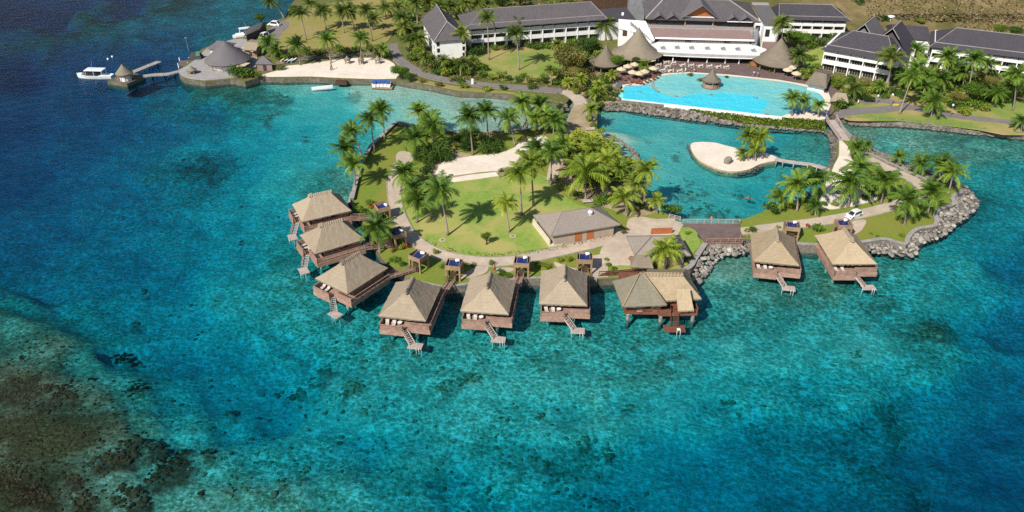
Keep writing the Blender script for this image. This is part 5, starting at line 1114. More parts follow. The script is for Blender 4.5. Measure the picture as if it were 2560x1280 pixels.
# ------------------------------------------------------------------ rocks
def rock_mesh(seed, flat=.7):
    import bmesh
    r = random.Random(seed); bm = bmesh.new(); bmesh.ops.create_icosphere(bm, subdivisions=2, radius=1.0)
    ax = [(Vector((r.uniform(-1, 1), r.uniform(-1, 1), r.uniform(-1, 1))).normalized(), r.uniform(.55, .9)) for _ in range(9)]
    for v in bm.verts:
        for n, d in ax:
            k = v.co.dot(n)
            if k > d: v.co -= n * (k - d)
        v.co.x *= 1.15; v.co.z *= flat
    me = bpy.data.meshes.new('boulder'); bm.to_mesh(me); bm.free(); return me
ROCKS = []
for k in range(6):
    me = rock_mesh(k); me.materials.append(M['rock_pale']); ROCKS.append(me)
def inside(p, poly):
    x, y = p; c = False; n = len(poly)
    for i in range(n):
        x0, y0 = poly[i]; x1, y1 = poly[i - 1]
        if (y0 > y) != (y1 > y) and x < (x1 - x0) * (y - y0) / (y1 - y0) + x0: c = not c
    return c
def boulders(px, n, smin, smax, zin, zout, label, group, inner):
    # inner: wall line where the pile is highest
    poly = px; r = random.Random(n); us = [p[0] for p in px]; vs = [p[1] for p in px]; k = 0; t = 0; I = [Vector(p) for p in inner]; placed = []
    while k < n and t < 60 * n:
        t += 1; u, v = r.uniform(min(us), max(us)), r.uniform(min(vs), max(vs))
        if not inside((u, v), poly): continue
        s = smin * (smax / smin) ** r.random() ; d = min((Vector((u, v)) - q).length for q in I); h = max(0, 1 - d / 46.0)
        p = G(u, v, zout + (zin - zout) * h)
        if any((p - q).length < .55 * (s + z) for q, z in placed): continue
        placed.append((p, s)); k += 1
        o = tag(link('boulder', r.choice(ROCKS)), label, 'boulder', group); o.location = p; o.rotation_euler = (r.uniform(-.4, .4), r.uniform(-.4, .4), r.uniform(0, 6.28)); o.scale = (s, s * r.uniform(.7, 1), s * r.uniform(.7, 1))
def smooth_px(px, n): return [(p.x, p.y) for p in smooth_line([Vector((u, v, 0)) for u, v in px], n)]
E_IN = smooth_px([(2160,610),(2218,600),(2263,613),(2270,598),(2301,572),(2338,566),(2341,546),(2349,526),(2384,512),(2385,498),(2395,482),(2408,474)], 5)
boulders([(2152,612),(2218,602),(2262,616),(2272,600),(2301,574),(2340,568),(2344,546),(2350,527),(2386,513),(2386,496),(2400,478),(2424,472),(2445,502),(2443,521),(2420,545),(2396,556),(2368,582),(2340,596),(2306,607),(2282,644),(2242,639),(2182,629),(2155,624)], 198, .38, .95, 1.2, -.15, 'pale grey boulder piled below the scalloped sea wall of the east island', 'pale boulders below the scalloped sea wall', E_IN)
C_IN = smooth_px([(1738,655),(1752,630),(1775,612),(1850,618)], 5)
boulders([(1770,616),(1800,612),(1850,616),(1880,622),(1884,634),(1840,636),(1810,640),(1790,655),(1770,682),(1748,706),(1728,702),(1735,680),(1742,655)], 90, .38, .92, 1.4, -.1, 'pale boulder heaped in the stony cove beside the double bungalow', 'pale boulders in the stony cove', C_IN)
def rubble(name, label, quadpx, n, s0, s1, m, zt, zb, cat='rock bank'):
    # quadpx: list of (top u,v, bottom u,v) stations; rocks laid on the slope between them, one object
    r = random.Random(n + 3); mb = MB(); S = [(G(a, b, zt), G(c, d, zb)) for a, b, c, d in quadpx]
    for (a, b), (c, d) in zip(S, S[1:]):
        mb.quad(b + Vector((0, 0, -.9)), d + Vector((0, 0, -.9)), c + Vector((0, 0, -.25)), a + Vector((0, 0, -.25)))
    base = [[tuple(v.co) for v in me.vertices] for me in ROCKS]; fb = [[tuple(p.vertices) for p in me.polygons] for me in ROCKS]
    ln = [((c + d) / 2 - (a + b) / 2).length for (a, b), (c, d) in zip(S, S[1:])]; tot = sum(ln)
    for _ in range(n):
        q = r.uniform(0, tot); i = 0
        while q > ln[i] and i < len(ln) - 1: q -= ln[i]; i += 1
        t = q / ln[i]; w_ = r.random(); p = (S[i][0].lerp(S[i + 1][0], t)).lerp(S[i][1].lerp(S[i + 1][1], t), w_)
        s = s0 * (s1 / s0) ** r.random(); k = r.randrange(6); R = Matrix.Rotation(r.uniform(0, 6.28), 3, 'Z') @ Matrix.Rotation(r.uniform(-.5, .5), 3, 'X')
        mb.add([p + (R @ Vector(v)) * s for v in base[k]], fb[k])
    o = mb.build(name, m); o['kind'] = 'stuff'; o['label'] = label; o['category'] = cat; return o
rubble('rubble_bank', 'grey rubble bank below the white pool edge', [(1508,262,1512,276),(1556,252,1560,276),(1640,262,1640,288),(1720,271,1720,299),(1800,280,1800,308),(1880,289,1880,317),(1960,298,1960,324),(2058,306,2060,330)], 1700, .26, .62, M['rock_mid'], Z_POOL - .7, -.1)
rubble('rubble_bank', 'dark rubble bank along the shore of the east lawn', [(2118,296,2128,312),(2145,294,2150,314),(2200,297,2205,315),(2245,299,2245,316),(2345,310,2345,325),(2445,321,2445,336),(2575,336,2575,350)], 1300, .3, .7, M['rock_dark'], 1.5, -.1)
rubble('rubble_bank', 'rubble shore on the lagoon side of the rope bridge', [(2072,322,2060,330),(2092,348,2072,340),(2100,372,2078,365),(2098,395,2080,392),(2092,410,2076,408),(2080,428,2062,428),(2072,445,2048,446)], 420, .3, .6, M['rock_mid'], .6, -.1)
rubble('rubble_bank', 'pale rubble shore outside the low stone wall on the east island', [(2150,360,2158,352),(2170,380,2176,372),(2220,400,2228,391),(2270,425,2276,413),(2325,446,2335,434),(2370,462,2378,452),(2406,478,2420,470)], 700, .3, .7, M['rock_pale'], 1.4, -.1)
rubble('rubble_bank', 'dark rubble along the inlet beside the causeway path', [(1270,234,1272,242),(1325,244,1325,254),(1375,253,1372,264),(1412,260,1398,268),(1420,275,1405,275)], 420, .3, .65, M['rock_dark'], 1.3, -.1)
rubble('rubble_bank', 'thin line of dark rocks edging the shallow sand in the lagoon', [(1515,340,1520,336),(1545,354,1550,351),(1562,364,1567,361),(1585,384,1591,382),(1590,402,1598,402),(1580,416,1588,418)], 150, .3, .55, M['rock_dark'], .1, -.1)
rubble('rubble_bank', 'ring of small dark stones round the sand islet', [(1722,362,1716,362),(1735,385,1726,388),(1765,408,1758,414),(1800,424,1796,431),(1845,431,1846,438),(1880,424,1886,431),(1905,412,1912,417)], 170, .16, .34, M['rock_dark'], -.05, -.35)
rubble('rubble_bank', 'stony foot of the bank behind the golden bungalows', [(1850,602,1850,614),(1886,606,1886,620),(1995,612,1996,624),(2044,615,2045,627),(2100,613,2100,628),(2155,611,2155,628)], 360, .3, .7, M['rock_mid'], .5, -.1)
rubble('rubble_bank', 'dark stones at the foot of the mainland path wall', [(990,198,990,203),(1025,206,1025,211),(1075,214,1075,219),(1150,229,1150,235),(1220,232,1220,239),(1270,236,1270,243)], 420, .2, .5, M['rock_dark'], .8, -.1)
rubble('small_rubble', 'smaller grey rubble filling the gaps below the scalloped sea wall', [(2160,612,2170,628),(2218,602,2225,634),(2262,616,2285,642),(2272,600,2310,606),(2301,574,2345,592),(2340,566,2372,578),(2346,545,2398,554),(2352,527,2420,543),(2386,511,2442,518),(2392,490,2443,500),(2405,478,2424,474)], 520, .2, .48, M['rock_mid'], 1.0, -.25)
def bed_z(x, y):
    xs, ys = build_seabed.xy; i = int(round((x - xs[0]) / .8)); j = int(round((y - ys[0]) / .8)); return float(build_seabed.z[max(0, min(len(ys) - 1, j)), max(0, min(len(xs) - 1, i))])
def coral_heads(name, label, spots, n, s0, s1, m, seed):
    r = random.Random(seed); mb = MB(); base = [[tuple(v.co) for v in me.vertices] for me in ROCKS]; fb = [[tuple(p.vertices) for p in me.polygons] for me in ROCKS]; k = 0; W = [c[2] ** 1.3 for c in spots]
    while k < n:
        c = r.choices(spots, W)[0]; a = r.uniform(0, 6.28); q = c[2] * math.sqrt(r.random()); p = G(c[0] + q * math.cos(a), c[1] + .62 * q * math.sin(a), -1.5)
        z = bed_z(p.x, p.y); s = min(s0 * (s1 / s0) ** (r.random() ** 1.6), max(.25, -z * .75)); k += 1; R = Matrix.Rotation(r.uniform(0, 6.28), 3, 'Z'); i = r.randrange(6); o = Vector((p.x, p.y, z))
        mb.add([o + (R @ Vector((v[0] * s, v[1] * s * .9, v[2] * s * .8))) for v in base[i]], fb[i])
    o = mb.build(name, m); o['kind'] = 'stuff'; o['label'] = label; o['category'] = 'coral'; return o
coral_heads('coral_heads', 'dark coral clumps growing on the lagoon bottom and reef edge', [(c[0], c[1], c[2] * .95) for c in CORAL if c[2] and c[3] >= .35 and not (c[0] < 560 and c[1] > 840)], 520, .25, .75, M['coral'], 11)
coral_heads('coral_heads', 'brown coral clumps crowded on the near reef', [(c[0], c[1], c[2]) for c in CORAL if c[2] and c[0] < 560 and c[1] > 840], 900, .18, .62, M['coral_brown'], 12)
coral_heads('coral_heads', 'small scattered coral heads over the open bottom before the bungalows', [(350,900,120),(600,1000,160),(800,1080,170),(1000,950,150),(1100,1150,180),(700,1220,150),(1300,880,110),(1350,1080,150),(1500,1180,150),(900,830,90),(450,800,120),(2000,720,90),(2150,730,80),(2250,800,110),(1700,480,80),(1800,500,70),(1950,1000,130),(2150,1120,110),(560,1180,110),(430,1020,90),(700,560,80),(560,470,90)], 620, .16, .58, M['coral'], 13)
coral_heads('coral_heads', 'low brown growth speckled over the near reef flat', [(80,950,110),(180,1060,120),(60,1120,120),(250,1000,90),(300,1120,90),(120,880,80),(160,1230,120)], 520, .15, .42, M['coral_brown'], 14)
# big single rocks
for u, v, s, m_, lab in ((1820, 407, 1.1, 'rock_dark', 'brown standing rock on the sand islet'), (1541, 222, 1.3, 'rock_pale', 'pale boulder beside the left end of the pool')):
    o = tag(link('boulder', rock_mesh(int(u), 1.1)), lab, 'boulder'); o.data.materials.append(M[m_]); o.location = G(u, v, Z_ISLET if u > 1700 else Z_POOL) + Vector((0, 0, s * .4)); o.scale = (s, s, s * 1.1)
# boardwalk to the islet
def islet_walk():
    root = thing('islet_boardwalk', 'narrow plank boardwalk crossing the lagoon to the sand islet', 'boardwalk'); px = [(1938,397),(1970,403),(2035,412),(2068,423),(2108,436)]
    a, b = path_band(px, 1.5, .75, 4); mb = MB()
    for i in range(len(a) - 1): mb.prism([(*b[i][:2],), (*b[i + 1][:2],), (*a[i + 1][:2],), (*a[i][:2],)], .55, .75, bottom=True)
    mb.build('deck', M['wood_grey'], root)
    for k in range(1, len(a) - 2, 2):
        for q in (a[k], b[k]): mb = MB(); mb.tube([(q.x, q.y, -2), (q.x, q.y, .8)], .13, 6); mb.build('pile', M['wood_grey'], root)
islet_walk()
# rope bridge
def rope_bridge():
    root = thing('rope_bridge', 'grey rope railed footbridge joining the mainland and the east island', 'bridge'); A, B = G(2076, 298, 2.0), G(2112, 350, 1.9); d = (B - A); d.z = 0; n = Vector((-d.y, d.x, 0)).normalized() * 1.3; mb = MB(); K = 26
    for k in range(K):
        t0, t1 = k / K, (k + .88) / K; L = [A.lerp(B, t) + n * s for t, s in ((t0, -1), (t0, 1), (t1, 1), (t1, -1))]; mb.prism([(p.x, p.y) for p in (L if (L[1] - L[0]).cross(L[2] - L[0]).z > 0 else L[::-1])], 1.7, 1.85, bottom=True)
    mb.build('deck', M['wood_grey'], root)
    for s in (-1, 1):
        mb = MB(); pts = [A.lerp(B, t / 14) + n * s * 1.05 + Vector((0, 0, 1.35 - .5 * math.sin(math.pi * t / 14))) for t in range(15)]; mb.tube(pts, .10, 5)
        for t in range(15):
            p = pts[t]; q = A.lerp(B, t / 14) + n * s * 1.02; mb.bar(q, p, .05, .05)
            if t < 14: mb.bar(A.lerp(B, t / 14) + n * s, pts[t + 1], .05, .05); mb.bar(A.lerp(B, (t + 1) / 14) + n * s, p, .05, .05)
        mb.build('rope_railing', M['wood_grey'], root)
    mb = MB()
    for k, (u, v, h) in enumerate(((2058, 300, 2.4), (2092, 300, 2.4), (2100, 353, 2.2), (2136, 345, 2.0))): q = G(u, v, 1.0); mb.lathe([(1.0, -1), (.8, .9), (.6, 1.4), (.05, 1.6)], 9, 0, (q.x, q.y, .3), .2)
    mb.build('anchor_block', M['rock_mid'], root, True)
    mb = MB(); mb.tube([A + n * 1.4 + Vector((0, 0, -2)), A.lerp(B, .5) + n * 1.4 + Vector((0, 0, -.6)), B + n * 1.4 + Vector((0, 0, -2))], .5, 6); mb.build('side_beam', M['wood_grey'], root)
rope_bridge()
# ------------------------------------------------------------------ palms
def frond(mb, r, az, el, L, droop, w, tint, st=12, wide=.46):
    ca, sa = math.cos(az), math.sin(az); p = Vector((0, 0, 0)); pts = []; ang = el
    side = Vector((-sa, ca, 0))
    for k in range(st + 1):
        t = k / st; pts.append((p.copy(), ang)); ang -= droop / st * (0.5 + t); p = p + Vector((ca * math.cos(ang), sa * math.cos(ang), math.sin(ang))) * (L / st)
    for k in range(st):
        a, b = pts[k][0], pts[k + 1][0]; h = .05 * (1 - k / st) + .015
        mb.quad(a - side * h, b - side * h * .8, b + side * h * .8, a + side * h, 0, None, min(1, tint + .25))
    for k in range(1, st + 1):
        t = k / st; p, an = pts[k]; d = Vector((ca * math.cos(an), sa * math.cos(an), math.sin(an))); up = side.cross(d) * -1
        if up.z < 0: up = -up
        ll = w * (math.sin(math.pi * min(1, .12 + t * .80)) ** .8) * r.uniform(.85, 1.1); wd = wide * L / 4.2 * (1 - .3 * t)
        for s in (-1, 1):
            dr = (d * .62 + side * s * .8 + Vector((0, 0, -.34 - .25 * r.random()))).normalized(); e = p + dr * ll
            q = p + d * (wd * .5); mb.add([p - d * wd * .5, q, e + d * wd * .12, e - d * wd * .12], [(0, 1, 2, 3)], 0, None, min(1, max(0, tint + r.uniform(-.16, .16))))
def palm_crown(seed, mlist, n=24, old=3, tone=.45):
    r = random.Random(seed); mb = MB()
    for k in range(n):
        t = k / (n - 1); el = math.radians(84 - 88 * t ** .9 + r.uniform(-10, 10)); az = k * 2.39996 + r.uniform(-.4, .4); az += .38 * math.sin(az - 1.0)
        L = r.uniform(3.5, 4.4) * (.72 + .28 * min(1, t * 2.5)); dr = math.radians(r.uniform(62, 112)) * (.6 + .5 * t)
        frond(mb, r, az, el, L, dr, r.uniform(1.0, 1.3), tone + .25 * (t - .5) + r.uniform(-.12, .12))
    for k in range(old): frond(mb, r, r.uniform(0, 6.28), math.radians(-42), 2.6, .6, .5, .95, 8)
    mb.tube([(0, 0, -.5), (0, 0, .1), (0, 0, .5)], [.2, .24, .1], 7, 0)
    return mb.mesh('crown', mlist)
CROWNS = [palm_crown(100 + k, M['palm_leaf'], 24 + k % 3 * 2) for k in range(5)]
CROWNS_Y = [palm_crown(200 + k, M['palm_leaf_yellow'], 20 + k * 2, 4, .5) for k in range(3)]
CROWNS_G = [palm_crown(300 + k, M['palm_leaf_grey'], 24) for k in range(3)]
def nut_mesh():
    mb = MB(); r = random.Random(4)
    for k in range(8):
        a = k * .8; mb.lathe([(.01, -.15), (.12, -.07), (.13, .05), (.01, .15)], 6, 0, (.28 * math.cos(a), .28 * math.sin(a), -.25 - .12 * (k % 2)))
    return mb.mesh('coconuts', M['coconut'])
NUTS = nut_mesh()
_pc = [0]
def palm(cu, cv, bu, bv, zb, label, size=1.0, kind='g', group=None):
    base = G(bu, bv, zb); top = at_depth(cu, cv, base.y + .4); h = max(1.2, top.z - zb); i = _pc[0]; _pc[0] += 1; r = random.Random(i * 17 + 3)
    root = thing('coconut_palm', label, 'palm tree', base, 0, group)
    t = top - base; lean = Vector((t.x, t.y, 0)); mb = MB(); pts = []; rad = []; n = 8
    for k in range(n + 1):
        s = k / n; pts.append(lean * (s ** 1.5) + Vector((.12 * math.sin(s * 4 + i), .1 * math.sin(s * 3 + 2 * i), 0)) * s * (1 - s) * 2 + Vector((0, 0, h * s - .15))); rad.append(.15 + .17 * (1 - s) ** 3 + (.05 if k == 0 else 0))
    mb.tube(pts, [q * (1.0 if h > 5 else .85) for q in rad], 7); mb.build('trunk', M['bark'], root, True)
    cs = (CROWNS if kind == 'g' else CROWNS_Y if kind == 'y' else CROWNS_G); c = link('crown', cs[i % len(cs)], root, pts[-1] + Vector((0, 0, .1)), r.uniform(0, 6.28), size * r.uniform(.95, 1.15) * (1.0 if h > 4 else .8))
    c.rotation_euler = (r.uniform(-.12, .12), r.uniform(-.12, .12), r.uniform(0, 6.28))
    if h > 5 and i % 2: link('coconuts', NUTS, root, pts[-1])
    return root
AREAS = [
 ('leaning over the northwest sea wall', Z_ISLE, 'palms along the northwest sea wall', [(952,277,962,345),(925,297,937,380),(880,330,905,392),(860,370,893,430),(885,410,888,470)], 'g'),
 ('on the north tip of the main island', Z_ISLE, 'palms on the north tip', [(1044,278,1050,334),(1075,303,1082,352),(1037,345,1040,396,1.25),(1082,318,1085,378)], 'g'),
 ('among dark shrubs by the north sand bed', Z_ISLE, 'palms by the north sand bed', [(1172,292,1182,388),(1215,279,1221,350),(1270,298,1287,364),(1305,256,1317,318)], 'g'),
 ('in the clump left of the causeway', Z_ISLE, 'palms left of the causeway', [(1352,264,1352,306),(1362,288,1366,334),(1336,296,1340,336),(1385,300,1384,340)], 'g'),
 ('bordering the left rim of the round lawn', Z_ISLE, 'palms on the left rim of the round lawn', [(1010,432,1019,480),(1033,468,1036,520),(1045,502,1042,556,1.15),(1099,471,1119,588)], 'g'),
 ('standing free on the round lawn', Z_ISLE, 'palms standing on the round lawn', [(1263,507,1272,580,.8),(1300,432,1304,538,1.1),(1325,404,1334,515)], 'y'),
 ('beside the sand clearing and court path', Z_ISLE, 'palms beside the court path', [(1378,378,1377,462),(1407,362,1407,414),(1343,372,1350,418)], 'g'),
 ('in the dense grove above the lawn hall', Z_ISLE, 'palms in the grove', [(1465,432,1464,502,1.4),(1478,366,1480,400),(1520,398,1522,440),(1548,420,1550,452),(1440,404,1442,440),(1505,446,1508,482)], 'y'),
 ('along the lagoon shore behind the hall', Z_ISLE, 'palms along the lagoon shore', [(1617,424,1610,512),(1592,458,1593,508),(1560,496,1566,542,1.1),(1640,500,1643,534,.9)], 'y'),
 ('over the reception pavilion roof', Z_ISLE, None, [(1660,624,1662,672,.92)], 'y'),
 ('with drooping fronds between upper bungalows and the path', Z_ISLE, None, [(941,568,950,632,1.15)], 'g'),
 ('on the sand islet', Z_ISLET, 'palms on the sand islet', [(1873,340,1879,394,.85),(1901,342,1906,396,.85),(1857,382,1860,402,.7),(1888,372,1889,402,.85),(1893,348,1894,390,.8)], 'y'),
 ('on the pool sand by blue loungers', Z_POOL, 'palms on the pool sand', [(1979,246,1980,289,.9),(2010,250,2009,285,.9),(2047,262,2046,292,.75)], 'g'),
 ('right of the causeway, by the lagoon corner', Z_ISLE, 'palms right of the causeway', [(1490,233,1488,257,.9),(1478,272,1482,308,.9)], 'y'),
 ('along the lagoon shore of the east island', Z_ISLE, 'palms on the lagoon side of the east island', [(1952,492,1951,528),(1992,460,1992,528),(2038,447,2036,512,1.1),(2037,512,2038,538,.8)], 'g'),
 ('beside the east island sand', Z_ISLE, 'palms beside the east sand', [(2127,456,2120,518,1.25),(2147,420,2146,468,1.1),(2145,368,2144,404,.9),(2172,362,2178,384,.6)], 'g'),
 ('on the grass round the east path bend', Z_ISLE, 'palms round the east path bend', [(2213,452,2202,508,1.15),(2268,500,2260,562,1.15),(2331,480,2317,542),(2384,430,2369,488),(2354,410,2350,452),(2301,406,2301,438),(2247,390,2251,414,.7)], 'g'),
 ('on the beach or its back edge', Z_MAIN, 'palms along the beach', [(742,112,751,164),(816,100,828,158,1.05),(900,97,905,158),(957,122,954,152)], 'g'),
 ('behind the dive huts', Z_MAIN, 'palms behind the dive huts', [(672,106,680,142),(690,122,696,150,1.05)], 'g'),
 ('on the dry lawn', Z_MAIN, 'palms on the dry lawn', [(677,4,710,45),(752,34,766,102),(805,27,816,76),(776,10,781,42),(852,27,860,83),(872,25,887,78),(916,25,931,104),(935,46,932,76),(842,-6,846,30),(962,20,966,48)], 'r'),
 ('left of the white end block', Z_MAIN, 'palms left of the end block', [(992,18,1002,62),(1010,66,1016,104),(1026,102,1027,134,.9),(1002,42,1012,86)], 'r'),
 ('in front of the left wing', Z_MAIN, 'palms before the left wing', [(1157,84,1164,144,1.05),(1157,158,1151,191,.8),(1218,46,1222,151,1.05),(1290,84,1297,176,1.1),(1296,56,1300,114,.9),(1392,112,1390,140,.95),(1376,174,1378,213,.6),(1512,60,1514,101,1.1)], 'r'),
 ('by the pool umbrellas', Z_POOL, None, [(1610,163,1611,185,.85)], 'y'),
 ('on the pool terrace right of the restaurant', Z_MAIN, 'palms right of the restaurant', [(1956,58,1951,142),(1997,136,1992,188,1.15),(1930,170,1930,186,.6)], 'r'),
 ('in front of the clustered block', Z_MAIN, 'palms before the clustered block', [(2137,124,2133,176),(2230,142,2216,232,1.1),(2134,222,2135,256,1.05)], 'r'),
 ('in the garden before the rightmost wing', Z_MAIN, 'palms before the rightmost wing', [(2292,126,2290,172),(2280,190,2248,287),(2292,168,2286,236),(2322,186,2325,226),(2370,142,2360,233,1.1),(2436,146,2416,238,1.05),(2384,162,2382,202),(2336,254,2327,296,1.1),(2312,214,2314,250,.9)], 'g'),
 ('at the right edge of the mainland lawn', Z_MAIN, 'palms at the right edge', [(2532,214,2528,250,.9),(2541,186,2531,278,1.0),(2555,302,2553,330,.9)], 'g'),
 ('among the shrubs below the end block', Z_MAIN, 'palms among the end block shrubs', [(1062,140,1066,166,.85),(1108,150,1110,180,.8),(1184,150,1186,176,.8),(1046,96,1050,132,.9)], 'r'),
 ('in the poolside garden by the shore path', Z_MAIN, 'palms in the poolside garden', [(1452,196,1454,226,.85),(1498,214,1500,242,.85),(1530,186,1531,212,.7),(1420,204,1422,226,.7)], 'y'),
 ('over the rightmost garden beds', Z_MAIN, 'palms over the rightmost beds', [(2410,180,2406,226),(2468,160,2462,212,1.05),(2490,232,2486,272,.95),(2264,190,2262,232,.9),(2352,196,2350,240,.95),(2200,214,2198,244,.8)], 'g'),
 ('behind the hotel roofs', Z_MAIN, 'palms behind the hotel', [(1040,8,1044,60),(1125,15,1124,52),(1163,8,1160,50),(1072,6,1078,50),(1100,18,1104,52),(1196,6,1196,44)], 'r'),
]
for phrase, zb, grp, L, kd in AREAS:
    L = sorted(L, key=lambda q: q[2]); n = len(L)
    for k, q in enumerate(L):
        b = G(q[2], q[3], zb); h = at_depth(q[0], q[1], b.y).z - zb
        ad = 'tall' if h > 11 else 'young' if h < 5.5 else 'mid height'
        palm(*q[:4], zb, ad + ' palm ' + phrase + rank(n, k), q[4] if len(q) > 4 else 1.0, 'y' if kd == 'y' else ('r' if kd == 'r' else 'g'), grp)
# ------------------------------------------------------------------ broad leaved trees, shrubs, bananas
def clump(seed, m, n=420, leaf=.16, flat=.75, lobes=7, spiky=False):
    r = random.Random(seed); mb = MB(); C = [(Vector((r.uniform(-.55, .55), r.uniform(-.55, .55), r.uniform(-.15, .45) * flat)), r.uniform(.32, .6), r.uniform(-.18, .18)) for _ in range(lobes)]
    for k in range(n):
        c, R, tn = C[k % lobes]; d = Vector((r.gauss(0, 1), r.gauss(0, 1), r.gauss(0, 1) * .9 + .25)).normalized(); p = c + Vector((d.x, d.y, d.z * flat)) * R * r.uniform(.72, 1.05)
        u = Vector((r.uniform(-1, 1), r.uniform(-1, 1), r.uniform(-.6, .8))).normalized(); u = (u + d * .8).normalized(); v = u.cross(d); v = v.normalized() if v.length > .01 else Vector((1, 0, 0)); a = leaf * r.uniform(.6, 1.3)
        if spiky: mb.add([p - v * a * .16, p + v * a * .16, p + u * a * 2.2 + Vector((0, 0, -a * .4))], [(0, 1, 2)], 0, None, min(1, max(0, .5 + tn + r.uniform(-.25, .25))))
        else: mb.add([p - v * a * .5, p + u * a * .55 - v * a * .1, p + v * a * .5 + u * a * .3, p - u * a * .5], [(0, 1, 2, 3)], 0, None, min(1, max(0, .48 + tn + r.uniform(-.3, .3))))
    return mb.mesh('foliage', m)
CL = {}
for kk, mm in (('g', 'leaf_green'), ('d', 'leaf_dark'), ('o', 'leaf_olive'), ('l', 'leaf_lime')): CL[kk] = [clump(10 * j + ord(kk), M[mm], 460, .17) for j in range(4)]
CLBIG = {kk: [clump(77 + j + ord(kk), M[mm], 1500, .105, .85, 13) for j in range(2)] for kk, mm in (('g', 'leaf_green'), ('d', 'leaf_dark'), ('o', 'leaf_olive'), ('l', 'leaf_lime'))}
CL['p'] = [clump(600 + j, M['leaf_dark'], 700, .26, .95, 9, True) for j in range(3)]; CL['s'] = [clump(640 + j, M['leaf_green'], 420, .30, .8, 7, True) for j in range(3)]
def stem_mesh():
    mb = MB(); 
    for k in range(4): a = k * 1.6; mb.tube([(0, 0, 0), (.2 * math.cos(a), .2 * math.sin(a), .5), (.55 * math.cos(a), .55 * math.sin(a), 1.0)], [.08, .05, .025], 5)
    return mb.mesh('stems', M['bark_dark'])
STEM = stem_mesh(); _bc = [0]
def shrub(u, v, rpx, kind, zb, label, group=None, name='shrub', cat='shrub'):
    i = _bc[0]; _bc[0] += 1; r = random.Random(i + 900); base = G(u, v + rpx * .35, zb); d = (G(u + 1, v, zb) - G(u, v, zb)).length; R = rpx * d * 1.12
    R *= 1.28; root = thing(name, label, cat, base, 0, group); big = R > 2.6 and kind in CLBIG; o = link('foliage', r.choice(CLBIG[kind] if big else CL[kind]), root, (0, 0, R * .55), r.uniform(0, 6.28), (R, R, R * r.uniform(.85, 1.05)))
    link('stems', STEM, root, (0, 0, -.1), r.uniform(0, 6), (R * .6, R * .6, R * .6)); return root
def tree(u, v, bu, bv, rpx, kind, zb, label, group=None, flat=1.0):
    base = G(bu, bv, zb); top = at_depth(u, v, base.y); d = (G(bu + 1, bv, zb) - G(bu, bv, zb)).length; R = rpx * d; h = max(top.z - zb, R * .6); i = _bc[0]; _bc[0] += 1; r = random.Random(i)
    root = thing('broadleaf_tree', label, 'tree', base, 0, group); mb = MB(); mb.tube([(0, 0, -.2), (.1, 0, h * .45), (top.x - base.x, 0, h)], [.1 * R ** .6 + .12, .16, .08], 7)
    for k in range(6): a = k * 1.05; mb.tube([(.05, 0, h * .4), (R * .3 * math.cos(a), R * .3 * math.sin(a), h * .75), (R * .65 * math.cos(a), R * .65 * math.sin(a), h + R * .1)], [.11, .07, .03], 5)
    mb.build('trunk', M['bark_dark'], root, True)
    for k in range(4):
        a = k * 1.9 + r.random(); q = .36 * R if k else 0; link('crown', r.choice(CLBIG[kind]), root, (top.x - base.x + q * math.cos(a), q * math.sin(a), h + R * r.uniform(-.12, .18)), r.uniform(0, 6.28), (R * .78, R * .78, R * .66 * flat))
    return root
